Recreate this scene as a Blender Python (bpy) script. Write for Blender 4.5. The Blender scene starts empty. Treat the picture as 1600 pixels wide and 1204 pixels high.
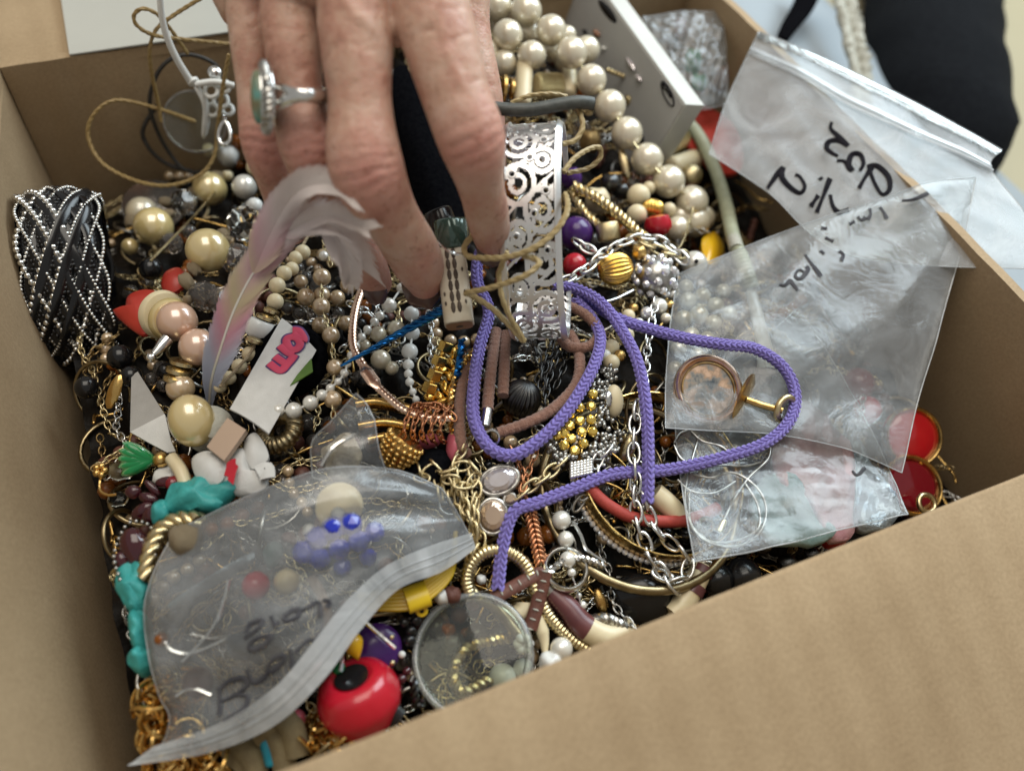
import bpy, math, random
import numpy as np
from mathutils import Matrix, Vector, Quaternion
random.seed(7); RNG = np.random.default_rng(7)
sc = bpy.context.scene
COL = sc.collection

# ------------------------------------------------------------------ camera
F = 1300.0; CX, CY = 800.0, 602.0           # focal length / centre for a 1600x1204 frame
AX = np.array([4080., -1178., F]); AX /= np.linalg.norm(AX)
AY = np.array([-965., -1907., F]); AY -= AX*(AX@AY); AY /= np.linalg.norm(AY)
AZ = np.cross(AX, AY)
RIM = 0.1183; PILE = 0.085
def ray(px, py):
    d = np.array([px-CX, py-CY, F])
    return np.array([d@AX, d@AY, d@AZ])/F
CAM = np.array([0, 0, PILE])-ray(CX, CY)*0.30
cam_d = bpy.data.cameras.new('camera'); cam_o = bpy.data.objects.new('camera', cam_d); COL.objects.link(cam_o)
cam_d.sensor_fit = 'HORIZONTAL'; cam_d.sensor_width = 36.0; cam_d.lens = 36.0*F/1600.0
cam_d.clip_start = 0.01; cam_d.clip_end = 50
R = Matrix(((AX[0], -AX[1], -AX[2]), (AY[0], -AY[1], -AY[2]), (AZ[0], -AZ[1], -AZ[2])))
cam_o.matrix_world = Matrix.Translation(Vector(CAM)) @ R.to_4x4()
cam_d.dof.use_dof = True; cam_d.dof.focus_distance = 0.285; cam_d.dof.aperture_fstop = 5.6
sc.camera = cam_o
# directions of the picture, in the world
IR = np.array([AX[0], AY[0], AZ[0]]); IU = -np.array([AX[1], AY[1], AZ[1]]); IF = np.array([AX[2], AY[2], AZ[2]])

# ------------------------------------------------------------------ world and lamps
w = bpy.data.worlds.new('World'); sc.world = w; w.use_nodes = True
bg = w.node_tree.nodes['Background']; bg.inputs[0].default_value = (1.0, 0.97, 0.91, 1); bg.inputs[1].default_value = 0.33
def area(name, loc, target, size, power, col):
    l = bpy.data.lights.new(name, 'AREA'); l.shape = 'RECTANGLE'; l.size = size[0]; l.size_y = size[1]; l.energy = power; l.color = col
    o = bpy.data.objects.new(name, l); COL.objects.link(o); o.location = loc
    o.rotation_euler = (Vector(target)-Vector(loc)).to_track_quat('-Z', 'Y').to_euler()
area('window_light', (0.85, 0.40, 0.85), (0, 0, .09), (.8, .8), 15.0, (0.80, 0.93, 1.0))
area('ceiling_light', (0.02, 0.16, 1.20), (0, 0, .09), (.8, .8), 7.5, (1.0, 0.93, 0.82))
sc.view_settings.view_transform = 'Standard'; sc.view_settings.look = 'None'; sc.view_settings.exposure = 0.0; sc.view_settings.gamma = 1.0
sc.cycles.use_denoising = True; sc.cycles.transparent_max_bounces = 24; sc.cycles.max_bounces = 10
sc.cycles.transmission_bounces = 8; sc.cycles.caustics_reflective = False; sc.cycles.caustics_refractive = False
sc.cycles.sample_clamp_indirect = 6.0

# ------------------------------------------------------------------ placing
def ss(t): t = min(1., max(0., t)); return t*t*(3-2*t)
def h(x, y):
    wl = ss((-x-.005)/.07)
    return (.090 - .036*ss((x-.06)/.115) - .030*ss((y-.07)/.11)*wl + .020*ss((y-.05)/.12)*(1-wl) - .010*ss((-x-.08)/.06) - .022*ss((-y-.02)/.08))
def at(px, py, z):
    d = ray(px, py); return CAM + d*((z-CAM[2])/d[2])
def S(px, py, dz=0.0):                       # on the heap, dz millimetres above it
    z = PILE
    for _ in range(14):
        p = at(px, py, z); z = .5*z+.5*(h(p[0], p[1])+dz*.001)
    return at(px, py, z)
def D(px, py, depth): return CAM + ray(px, py)*depth      # at a distance along the view axis
def W(px, py, y): d = ray(px, py); return CAM + d*((y-CAM[1])/d[1])
def WX(px, py, x): d = ray(px, py); return CAM + d*((x-CAM[0])/d[0])
def dep(p): return float((np.asarray(p)-CAM)@IF)
def pm(p, n): return n*dep(p)/F              # n pixels at p, in metres
def cv(ox, oy, s, pts): return [(ox+s*p[0], oy+s*p[1])+tuple(p[2:]) for p in pts]
def SP(pts, dz=0.0): return [S(p[0], p[1], p[2] if len(p) > 2 else dz) for p in pts]
def crom(P, n=8, closed=False):
    P = [np.asarray(p, float) for p in P]; N = len(P); out = []
    if N < 3 and not closed:
        return np.array([P[0]+(P[-1]-P[0])*t for t in np.linspace(0, 1, n+1)])
    g = (lambda i: P[i % N]) if closed else (lambda i: P[min(max(i, 0), N-1)])
    for i in range(N if closed else N-1):
        a, b, c, d = g(i-1), g(i), g(i+1), g(i+2)
        for k in range(n):
            t = k/n
            out.append(.5*((2*b)+(-a+c)*t+(2*a-5*b+4*c-d)*t*t+(-a+3*b-3*c+d)*t**3))
    if not closed: out.append(P[-1])
    return np.array(out)
def resample(P, step, closed=False):
    if closed: P = np.vstack([P, P[:1]])
    L = np.concatenate([[0], np.cumsum(np.linalg.norm(np.diff(P, axis=0), axis=1))])
    n = max(2, int(round(L[-1]/step))+1); s = np.linspace(0, L[-1], n)
    Q = np.stack([np.interp(s, L, P[:, k]) for k in range(3)], 1)
    return Q[:-1] if closed else Q
def nrm(v): v = np.asarray(v, float); return v/(np.linalg.norm(v)+1e-12)
def frames(P, closed=False):
    n = len(P); T = np.zeros_like(P)
    if closed: T = np.roll(P, -1, 0)-np.roll(P, 1, 0)
    else: T[1:-1] = P[2:]-P[:-2]; T[0] = P[1]-P[0]; T[-1] = P[-1]-P[-2]
    T /= np.linalg.norm(T, axis=1)[:, None]+1e-12
    a = np.cross(T[0], [0, 0, 1.]); a = a if np.linalg.norm(a) > .1 else np.cross(T[0], [1., 0, 0]); A = [nrm(a)]
    for i in range(1, n):
        v = A[-1]-T[i]*(A[-1]@T[i]); A.append(nrm(v))
    A = np.array(A); B = np.cross(T, A); return T, A, B
def up_frames(P):                             # A sideways, B as near to world up as it goes
    T, _, _ = frames(P); Z = np.array([0, 0, 1.])
    A = np.cross(T, Z); A /= np.linalg.norm(A, axis=1)[:, None]+1e-9
    return T, A, np.cross(A, T)
def basis(normal, hint=(0, 0, 1)):
    n = nrm(normal); a = np.cross(np.asarray(hint, float), n)
    if np.linalg.norm(a) < 1e-3: a = np.cross([1., 0, 0], n)
    a = nrm(a); return a, np.cross(n, a), n
def rot(v, axis, ang):
    return np.array(Quaternion(Vector(axis), ang) @ Vector(v))

# ------------------------------------------------------------------ mesh building
class MB:
    def __init__(s): s.v = []; s.f = []; s.n = 0; s.m = []; s.mi = 0
    def add(s, V, Fc):
        o = s.n; s.v.append(np.asarray(V, float)); s.n += len(V)
        s.f.extend([tuple(i+o for i in f) for f in Fc]); s.m.extend([s.mi]*len(Fc)); return s
    def tube(s, P, r, n=8, closed=False, flat=1.0, caps=True, up=False, twist=0.0):
        P = np.asarray(P, float); N = len(P); r = np.broadcast_to(np.asarray(r, float), (N,))
        T, A, B = up_frames(P) if up else frames(P, closed)
        th = np.linspace(0, 2*math.pi, n, endpoint=False)
        ph = th[None, :]+twist*np.arange(N)[:, None]
        V = P[:, None]+r[:, None, None]*(np.cos(ph)[..., None]*A[:, None]+flat*np.sin(ph)[..., None]*B[:, None])
        f = []
        for i in range(N if closed else N-1):
            j = (i+1) % N
            for k in range(n): l = (k+1) % n; f.append((i*n+k, i*n+l, j*n+l, j*n+k))
        if caps and not closed: f.append(tuple(range(n-1, -1, -1))); f.append(tuple((N-1)*n+k for k in range(n)))
        return s.add(V.reshape(-1, 3), f)
    def ell(s, c, rx, ry=None, rz=None, M=None, seg=12, rings=8):
        ry = rx if ry is None else ry; rz = rx if rz is None else rz
        V = [(0, 0, 1)]
        for i in range(1, rings):
            a = math.pi*i/rings
            for k in range(seg): b = 2*math.pi*k/seg; V.append((math.sin(a)*math.cos(b), math.sin(a)*math.sin(b), math.cos(a)))
        V.append((0, 0, -1)); V = np.array(V)*[rx, ry, rz]
        if M is not None: V = V@np.asarray(M, float)
        f = [(0, 1+k, 1+(k+1) % seg) for k in range(seg)]
        for i in range(rings-2):
            for k in range(seg): a = 1+i*seg; l = (k+1) % seg; f.append((a+k, a+seg+k, a+seg+l, a+l))
        e = len(V)-1; a = 1+(rings-2)*seg; f += [(e, a+(k+1) % seg, a+k) for k in range(seg)]
        return s.add(V+np.asarray(c), f)
    def torus(s, c, Rr, r, normal=(0, 0, 1), n=32, m=8, flat=1.0, rx=1.0, hint=(0, 0, 1), a0=0, a1=2*math.pi, tall=1.0):
        a, b, k = basis(normal, hint); full = abs(a1-a0-2*math.pi) < 1e-6
        t = np.linspace(a0, a1, n, endpoint=not full)
        P = np.asarray(c)+Rr*(np.cos(t)[:, None]*a*rx+np.sin(t)[:, None]*b)
        O = np.cos(t)[:, None]*a+np.sin(t)[:, None]*b
        th = np.linspace(0, 2*math.pi, m, endpoint=False)
        V = P[:, None]+r*(flat*np.cos(th)[None, :, None]*O[:, None]+tall*np.sin(th)[None, :, None]*k)
        f = []
        for i in range(n if full else n-1):
            j = (i+1) % n
            for q in range(m): l = (q+1) % m; f.append((i*m+q, j*m+q, j*m+l, i*m+l))
        if not full: f.append(tuple(range(m))); f.append(tuple((n-1)*m+q for q in range(m-1, -1, -1)))
        return s.add(V.reshape(-1, 3), f)
    def lathe(s, c, axis, prof, n=20, hint=(0, 0, 1), rib=0, ribd=0.0):      # prof = [(radius, along)]
        a, b, k = basis(axis, hint); th = np.linspace(0, 2*math.pi, n, endpoint=False)
        O = np.cos(th)[:, None]*a+np.sin(th)[:, None]*b
        if rib: O = O*(1-ribd*np.abs(np.sin(th*rib/2))**.6)[:, None] if ribd > 0 else O
        V = np.concatenate([np.asarray(c)+O*p[0]+k*p[1] for p in prof]); f = []
        for i in range(len(prof)-1):
            for q in range(n): l = (q+1) % n; f.append((i*n+q, i*n+l, (i+1)*n+l, (i+1)*n+q))
        f.append(tuple(range(n-1, -1, -1))); f.append(tuple((len(prof)-1)*n+q for q in range(n)))
        return s.add(V, f)
    def box(s, c, ex, ey, ez):                # half-extent vectors
        c, ex, ey, ez = map(np.asarray, (c, ex, ey, ez))
        V = [c+i*ex+j*ey+k*ez for i in (-1, 1) for j in (-1, 1) for k in (-1, 1)]
        return s.add(V, [(0, 1, 3, 2), (4, 6, 7, 5), (0, 4, 5, 1), (2, 3, 7, 6), (0, 2, 6, 4), (1, 5, 7, 3)])
    def grid(s, G, thick=0.0):                # G (n,m,3) sheet; with thickness a closed slab
        n, m = G.shape[:2]; f = [(i*m+j, i*m+j+1, (i+1)*m+j+1, (i+1)*m+j) for i in range(n-1) for j in range(m-1)]
        if not thick: return s.add(G.reshape(-1, 3), f)
        du = np.gradient(G, axis=0); dv = np.gradient(G, axis=1); N = np.cross(du, dv); N /= np.linalg.norm(N, axis=2)[..., None]+1e-12
        thick = np.asarray(thick); th = thick[..., None] if thick.ndim else thick
        V = np.concatenate([(G+N*th/2).reshape(-1, 3), (G-N*th/2).reshape(-1, 3)]); o = n*m
        g = [tuple(reversed(q)) for q in f]; g += [tuple(i+o for i in q) for q in f]
        ring = [j for j in range(m)]+[i*m+m-1 for i in range(1, n)]+[(n-1)*m+j for j in range(m-2, -1, -1)]+[i*m for i in range(n-2, 0, -1)]
        for a, b in zip(ring, ring[1:]+ring[:1]): g.append((a, b, b+o, a+o))
        return s.add(V, g)
    def poly(s, P, normal, thick):            # flat outline extruded
        P = np.asarray(P, float); k = nrm(normal)*thick; n = len(P)
        return s.add(np.vstack([P, P+k]), [tuple(range(n-1, -1, -1)), tuple(range(n, 2*n))]+[(i, (i+1) % n, n+(i+1) % n, n+i) for i in range(n)])
def ribbon(mb, P, r, normal, thick=.00018):      # flat inked line facing along normal
    P = np.asarray(P, float); T, _, _ = frames(P); A = np.cross(T, nrm(normal)); A /= np.linalg.norm(A, axis=1)[:, None]+1e-9; r = np.broadcast_to(r, (len(P),))
    n = 8; th = np.linspace(0, 2*math.pi, n, endpoint=False); k = nrm(normal)
    V = (P[:, None]+(r[:, None]*np.cos(th)[None])[..., None]*A[:, None]+thick*np.sin(th)[None, :, None]*k).reshape(-1, 3); N = len(P)
    f = [(i*n+q, i*n+(q+1) % n, (i+1)*n+(q+1) % n, (i+1)*n+q) for i in range(N-1) for q in range(n)]+[tuple(range(n-1, -1, -1)), tuple((N-1)*n+q for q in range(n))]
    return mb.add(V, f)
def helix(P, Rr, turns_per_m, phase, closed=False):
    T, A, B = frames(P, closed); L = np.concatenate([[0], np.cumsum(np.linalg.norm(np.diff(P, axis=0), axis=1))])
    a = 2*math.pi*L*turns_per_m+phase
    return P+Rr*(np.cos(a)[:, None]*A+np.sin(a)[:, None]*B)
def rope(mb, P, Rr, strands, pitch, rs, n=6):
    P = resample(P, pitch/8)
    for k in range(strands): mb.tube(helix(P, Rr, 1/pitch, 2*math.pi*k/strands), rs, n)
    return mb
def knit(mb, P, r, step):                     # cord with rows of V stitches
    P = resample(P, step); T, A, B = frames(P); n = len(P); mb.tube(P, r*.82, 8); K = 8
    for k in range(K):
        ang = 2*math.pi*k/K; sg = 1 if k % 2 else -1
        for i in range(n):
            o = math.cos(ang)*A[i]+math.sin(ang)*B[i]; tn = -math.sin(ang)*A[i]+math.cos(ang)*B[i]
            d = nrm(T[i]+sg*.62*tn); sd = np.cross(o, d)
            c = P[i]+o*r*.80+tn*sg*r*.02
            mb.ell(c, step*.72, r*.235, r*.24, M=[d, sd, o], seg=6, rings=5)
    return mb

def mesh_of(name, mb, mats, smooth=True, angle=None):
    me = bpy.data.meshes.new(name); V = np.concatenate(mb.v)
    me.from_pydata(V.tolist(), [], mb.f)
    for m in (mats if isinstance(mats, (list, tuple)) else [mats]): me.materials.append(m)
    if max(mb.m): me.polygons.foreach_set('material_index', mb.m)
    if smooth:
        me.polygons.foreach_set('use_smooth', [True]*len(me.polygons))
        if angle: me.set_sharp_from_angle(angle=math.radians(angle))
    me.update(); return me
def _par(o, parent):
    if parent is not None:
        o.parent = parent; o.matrix_parent_inverse = Matrix.Translation(-WLOC[parent.name])
WLOC = {}
def put(name, me, parent=None):
    o = bpy.data.objects.new(name, me); COL.objects.link(o)
    WLOC[o.name] = Vector((0, 0, 0)); _par(o, parent); return o
def obj(name, mb, mat, parent=None, smooth=True, angle=50): return put(name, mesh_of(name, mb, mat, smooth, angle), parent)
def thing(name, label, cat, loc=(0, 0, 0), group=None):
    o = bpy.data.objects.new(name, None); COL.objects.link(o); o.location = Vector(loc); o.empty_display_size = .005
    WLOC[o.name] = Vector(loc); o['label'] = label; o['category'] = cat
    if group: o['group'] = group
    return o
def tag(o, label, cat, group=None):
    o['label'] = label; o['category'] = cat
    if group: o['group'] = group
    return o
def inst(name, me, parent, loc, scale=1.0, M=None):      # shared mesh, M rows = local axes
    o = bpy.data.objects.new(name, me); COL.objects.link(o)
    sx = (scale,)*3 if np.isscalar(scale) else scale
    m = Matrix.Identity(3) if M is None else Matrix([tuple(r) for r in np.asarray(M, float)]).transposed()
    o.matrix_basis = Matrix.Translation(Vector(loc)) @ m.to_4x4() @ Matrix.Diagonal((*sx, 1.0))
    WLOC[o.name] = Vector((0, 0, 0)); _par(o, parent); return o

# ------------------------------------------------------------------ materials
def mat(name, col, rough=.5, metal=0.0, **k):
    m = bpy.data.materials.new(name); m.use_nodes = True; nt = m.node_tree; b = nt.nodes['Principled BSDF']
    b.inputs['Base Color'].default_value = (*col, 1); b.inputs['Roughness'].default_value = rough; b.inputs['Metallic'].default_value = metal
    for key, v in k.items():
        key = key.replace('_', ' ')
        if key in b.inputs: b.inputs[key].default_value = v
    return m
def nodes(m): return m.node_tree, m.node_tree.nodes['Principled BSDF']
def noise(nt, scale, detail=3, rough=.55, co='Object'):
    tc = nt.nodes.new('ShaderNodeTexCoord'); n = nt.nodes.new('ShaderNodeTexNoise'); nt.links.new(tc.outputs[co], n.inputs['Vector'])
    n.inputs['Scale'].default_value = scale; n.inputs['Detail'].default_value = detail; n.inputs['Roughness'].default_value = rough; return n
def ramp(nt, src, stops):
    r = nt.nodes.new('ShaderNodeValToRGB'); nt.links.new(src, r.inputs[0]); e = r.color_ramp.elements
    while len(e) < len(stops): e.new(.5)
    for x, (p, c) in zip(e, stops): x.position = p; x.color = (*c, 1) if len(c) == 3 else c
    return r
def bump(nt, b, src, strength, dist):
    n = nt.nodes.new('ShaderNodeBump'); n.inputs['Strength'].default_value = strength; n.inputs['Distance'].default_value = dist
    nt.links.new(src, n.inputs['Height']); nt.links.new(n.outputs[0], b.inputs['Normal']); return n
def mottled(name, c0, c1, rough=.5, metal=0.0, scale=200, bscale=None, bstr=.2, bdist=.0004, lo=.3, hi=.7, rvar=0.0, **k):
    m = mat(name, c0, rough, metal, **k); nt, b = nodes(m); n = noise(nt, scale, 4)
    r = ramp(nt, n.outputs['Fac'], [(lo, c0), (hi, c1)]); nt.links.new(r.outputs[0], b.inputs['Base Color'])
    if bscale: bump(nt, b, noise(nt, bscale, 3).outputs['Fac'], bstr, bdist)
    if rvar:
        q = ramp(nt, noise(nt, scale*.6, 3).outputs['Fac'], [(.3, (max(0, rough-rvar),)*3), (.7, (rough+rvar,)*3)]); nt.links.new(q.outputs[0], b.inputs['Roughness'])
    return m
def pearl(name, c0, c1): return mottled(name, c0, c1, .34, .12, 60, 300, .04, .0002, Coat_Weight=1.0, Coat_Roughness=.17, Coat_IOR=2.3, Specular_IOR_Level=.9)
M = {}
M['gold'] = mottled('gold', (.78, .53, .20), (.62, .38, .12), .24, 1, 300, 700, .25, .0003, rvar=.08)
M['brightgold'] = mottled('bright_gold', (.95, .66, .20), (.85, .50, .10), .20, 1, 300, 700, .2, .0002)
M['palegold'] = mottled('pale_gold', (.78, .66, .40), (.58, .46, .25), .28, 1, 300, 700, .3, .0003, rvar=.08)
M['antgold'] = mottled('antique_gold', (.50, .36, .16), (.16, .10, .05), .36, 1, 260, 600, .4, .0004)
M['brass'] = mottled('brass', (.42, .34, .20), (.20, .15, .08), .30, 1, 160, 500, .2, .0004)
M['silver'] = mottled('silver', (.86, .86, .84), (.66, .66, .64), .17, 1, 300, 900, .12, .0002, rvar=.06)
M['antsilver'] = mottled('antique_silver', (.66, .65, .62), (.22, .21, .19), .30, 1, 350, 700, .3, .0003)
M['gunmetal'] = mottled('gunmetal', (.14, .14, .14), (.04, .04, .04), .26, 1, 200, 500, .2, .0003)
M['copper'] = mottled('copper', (.62, .30, .16), (.38, .15, .07), .27, 1, 300, 700, .2, .0003)
M['rosegold'] = mottled('rose_gold', (.88, .66, .52), (.72, .48, .36), .22, 1, 300, 700, .1, .0002)
M['pearlcream'] = pearl('cream_pearl', (.78, .63, .30), (.70, .53, .21))
M['pearlwhite'] = pearl('white_pearl', (.82, .75, .58), (.74, .65, .46))
M['pearlpale'] = pearl('pale_pearl', (.82, .80, .73), (.76, .73, .65))
M['pearlpink'] = pearl('pink_pearl', (.76, .50, .36), (.70, .42, .28))
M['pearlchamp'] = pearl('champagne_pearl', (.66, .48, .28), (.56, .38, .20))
M['ivory'] = mottled('ivory', (.80, .70, .48), (.70, .58, .36), .35, 0, 120, 300, .1, .0003, Subsurface_Weight=.1, Subsurface_Radius=(.002, .0015, .001))
M['white'] = mottled('white_plastic', (.82, .82, .78), (.74, .74, .70), .35, 0, 80)
M['cardwhite'] = mottled('white_card', (.60, .60, .56), (.55, .55, .51), .45, 0, 80)
M['milkbead'] = mottled('milky_bead', (.78, .78, .74), (.68, .68, .66), .22, 0, 90, Subsurface_Weight=.2, Subsurface_Radius=(.002, .002, .002))
M['black'] = mottled('black_plastic', (.005, .005, .006), (.012, .012, .013), .2, 0, 120)
M['blackmatte'] = mottled('black_cloth', (.003, .003, .004), (.007, .007, .008), 1.0, 0, 600, 1500, .3, .0003, Specular_IOR_Level=.0)
M['red'] = mottled('red_plastic', (.55, .012, .03), (.42, .008, .02), .24, 0, 60, Coat_Weight=.3)
M['redmatte'] = mottled('red_shell', (.52, .05, .03), (.40, .03, .02), .38, 0, 90)
M['yellow'] = mottled('yellow_plastic', (.80, .48, .01), (.72, .38, .01), .25, 0, 60, Coat_Weight=.3)
M['yellowwire'] = mottled('yellow_lacquer', (.78, .55, .02), (.68, .44, .02), .3, 0, 60)
M['purple'] = mottled('purple_plastic', (.07, .02, .16), (.04, .01, .10), .2, 0, 60)
M['violet'] = mottled('violet_cord', (.25, .20, .56), (.18, .14, .44), .85, 0, 900, 2500, .5, .0003, Sheen_Weight=.3)
M['suede'] = mottled('brown_suede', (.33, .175, .125), (.23, .115, .08), .95, 0, 700, 1800, 1.0, .0008, Sheen_Weight=.3, Specular_IOR_Level=.1)
M['leather'] = mottled('brown_leather', (.16, .06, .04), (.10, .035, .025), .5, 0, 300, 1200, .4, .0004)
M['waxcord'] = mottled('waxed_tan_cord', (.36, .25, .10), (.26, .17, .06), .5, 0, 500, 1500, .4, .0003)
M['waxcord2'] = mottled('pale_waxed_cord', (.44, .34, .17), (.33, .24, .10), .5, 0, 500, 1500, .4, .0003)
M['blackcord'] = mottled('black_cord', (.02, .018, .016), (.05, .045, .04), .55, 0, 500)
M['greyleather'] = mottled('grey_leather', (.05, .055, .05), (.09, .095, .085), .5, 0, 300, 1200, .3, .0004)
M['sage'] = mottled('sage_leather', (.42, .44, .31), (.33, .35, .24), .45, 0, 250, 1200, .35, .0005)
M['redcord'] = mottled('red_cord', (.50, .07, .05), (.38, .05, .04), .6, 0, 800, 2000, .4, .0003)
M['bluewire'] = mottled('blue_metal', (.02, .16, .42), (.01, .10, .30), .2, .9, 300)
M['turq'] = mottled('turquoise', (.06, .42, .40), (.03, .27, .26), .5, 0, 150, 400, .5, .0008)
M['turqbright'] = mottled('bright_turquoise', (.02, .30, .42), (.01, .22, .34), .3, 0, 150)
M['glass'] = mat('clear_glass', (.92, .93, .90), .03, 0, Transmission_Weight=1.0, IOR=1.5)
M['acrylic'] = mat('clear_acrylic', (.80, .82, .72), .05, 0, Transmission_Weight=1.0, IOR=1.22)
M['smoke'] = mat('smoky_glass', (.55, .50, .46), .05, 0, Transmission_Weight=.9, IOR=1.5)
M['darkglass'] = mat('dark_purple_glass', (.10, .015, .025), .08, 0, Transmission_Weight=.5, IOR=1.5, Coat_Weight=.5)
M['blueglass'] = mat('blue_glass', (.025, .05, .65), .05, 0, Transmission_Weight=.35, IOR=1.5, Coat_Weight=.6)
M['greenglass'] = mat('green_glass', (.02, .40, .12), .08, 0, Transmission_Weight=.4, IOR=1.5)
M['amberglass'] = mat('amber_glass', (.42, .13, .02), .08, 0, Transmission_Weight=.5, IOR=1.5)
M['redglass'] = mat('red_faceted_glass', (.30, .006, .018), .06, 0, Transmission_Weight=.35, IOR=1.5, Coat_Weight=.5)
M['rhine'] = mat('rhinestone', (.86, .86, .88), .06, .55, Coat_Weight=.6)
M['topaz'] = mat('yellow_rhinestone', (.90, .62, .12), .10, .75, Coat_Weight=1.0)
M['greycloth'] = mottled('grey_white_cloth', (.42, .41, .39), (.36, .35, .33), .8, 0, 200, 2500, .4, .0003)
M['bone'] = mottled('bone', (.68, .62, .50), (.55, .46, .33), .45, 0, 150, 500, .3, .0004)
M['bonecut'] = mottled('dark_carving', (.05, .035, .025), (.10, .07, .05), .7, 0, 300)
M['beige'] = mottled('beige_metal', (.46, .34, .25), (.42, .30, .22), .4, .3, 60)
M['cloth'] = mottled('white_elastic', (.72, .72, .70), (.62, .62, .60), .8, 0, 200, 2500, .5, .0003)
M['pinkprint'] = mottled('pink_print', (.66, .06, .13), (.55, .05, .12), .6, 0, 200)
M['blueprint'] = mottled('violet_outline_print', (.12, .06, .20), (.10, .05, .17), .6, 0, 200)
M['greenprint'] = mottled('green_print', (.10, .20, .02), (.07, .15, .02), .6, 0, 200)
M['ink'] = mottled('marker_ink', (.008, .007, .010), (.018, .016, .02), .9, 0, 300, Specular_IOR_Level=.1)
M['turtle'] = mottled('tortoise_brown', (.17, .06, .06), (.10, .03, .035), .3, 0, 120)
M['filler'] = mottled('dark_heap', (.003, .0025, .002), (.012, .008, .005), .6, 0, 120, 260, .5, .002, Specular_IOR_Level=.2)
M['pinkleaf'] = mottled('pink_shell', (.55, .12, .16), (.42, .08, .10), .4, 0, 100)
M['lace'] = mottled('beige_lace', (.48, .38, .24), (.30, .22, .13), .7, 0, 400, 900, .8, .001)
M['tansuede'] = mottled('tan_suede', (.24, .19, .10), (.17, .13, .07), .9, 0, 300, 1500, .6, .0005)
M['fadedink'] = mottled('faded_marker_ink', (.05, .05, .06), (.12, .12, .13), .9, 0, 200, Specular_IOR_Level=.1)
# shared unit beads
_B = {}
def bead_mesh(kind, mk):
    key = (kind, mk)
    if key in _B: return _B[key]
    b = MB()
    if kind == 'sphere': b.ell((0, 0, 0), 1, seg=28, rings=18)
    elif kind == 'small': b.ell((0, 0, 0), 1, seg=12, rings=8)
    elif kind == 'ring': b.torus((0, 0, 0), .72, .34, n=20, m=10)
    elif kind == 'tube': b.lathe((0, 0, 0), (0, 0, 1), [(.55, -1), (.9, -.95), (1, -.8), (1, .8), (.9, .95), (.55, 1)], 20)
    elif kind == 'cube':
        b.lathe((0, 0, 0), (0, 0, 1), [(1.0, -.92), (1.22, -.8), (1.22, .8), (1.0, .92)], 4)
    elif kind == 'ribbed':
        pr = [(math.sin(t)*1.0+.001, -math.cos(t)) for t in np.linspace(.12, math.pi-.12, 14)]
        b.lathe((0, 0, 0), (0, 0, 1), pr, 96, rib=20, ribd=.13)
    elif kind == 'melon':
        pr = [(math.sin(t)*1.0+.001, -.92*math.cos(t)) for t in np.linspace(.15, math.pi-.15, 14)]
        b.lathe((0, 0, 0), (0, 0, 1), pr, 120, rib=22, ribd=.17)
    elif kind == 'facet':
        pr = [(.45, -.86), (.82, -.52), (1.0, 0), (.82, .52), (.45, .86)]
        for i, p in enumerate(pr): pass
        th = [2*math.pi*k/8 for k in range(8)]; V = []; 
        for i, p in enumerate(pr):
            V += [(p[0]*math.cos(t+(i % 2)*math.pi/8), p[0]*math.sin(t+(i % 2)*math.pi/8), p[1]) for t in th]
        f = []
        for i in range(4):
            for k in range(8):
                l = (k+1) % 8; a, c = i*8, (i+1)*8
                if i % 2 == 0: f += [(a+k, a+l, c+k), (a+l, c+l, c+k)]
                else: f += [(a+k, c+l, c+k), (a+k, a+l, c+l)]
        f += [tuple(range(7, -1, -1)), tuple(range(32, 40))]; b.add(V, f)
    elif kind == 'drop':
        b.lathe((0, 0, 0), (0, 0, 1), [(.05, -1.5), (.35, -1.1), (.7, -.6), (.95, 0), (.95, .35), (.75, .7), (.4, .9), (.1, .97)], 24)
    elif kind == 'nugget':
        b.ell((0, 0, 0), 1, seg=16, rings=11)
        V = b.v[0]; r = np.random.default_rng(3); K = r.normal(size=(7, 3))*2.2; ph = r.uniform(0, 6, 7)
        b.v[0] = V*(1+.09*np.sin(V@K.T+ph).sum(1)/1.6)[:, None]
    elif kind == 'link':                      # chain link, long axis x
        t = np.linspace(0, 2*math.pi, 18, endpoint=False)
        P = np.stack([np.cos(t)+.35*np.sign(np.cos(t))*np.abs(np.cos(t))**.5*.5, .62*np.sin(t), 0*t], 1)
        b.tube(P, .2, 6, closed=True)
    me = mesh_of(kind+'_'+mk, b, M[mk], smooth=kind not in ('facet', 'cube')); _B[key] = me; return me
def bead(parent, name, px, py, rpx, mk, kind='sphere', dz=None, axis=None, sc=(1, 1, 1), rest=True, P=None):
    p = S(px, py, (dz if dz is not None else 0)) if P is None else np.asarray(P)
    r = pm(p, rpx)
    if P is None and dz is None: p = S(px, py, r*1000*.7)
    Mx = None
    if axis is not None: a, b, k = basis(axis, (.3, .2, .9)); Mx = [a, b, k]
    return inst(name, bead_mesh(kind, mk), parent, p, tuple(r*s for s in sc), Mx)
def iv(dx, dy, dd=0.0): return nrm(IR*dx-IU*dy+IF*dd)     # picture direction (x right, y down, depth)
def chain_parts(parent, P, link, mk, name='link', wire=.2):
    P = resample(np.asarray(P), link*1.05); T, A, B = frames(P); me = bead_mesh('link', mk); s = link*.62
    for i in range(len(P)):
        a = (A[i] if i % 2 else B[i]); ang = random.uniform(-.35, .35); a = rot(a, T[i], ang+.4)
        inst(name, me, parent, P[i], s, [T[i], a, np.cross(T[i], a)])
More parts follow.
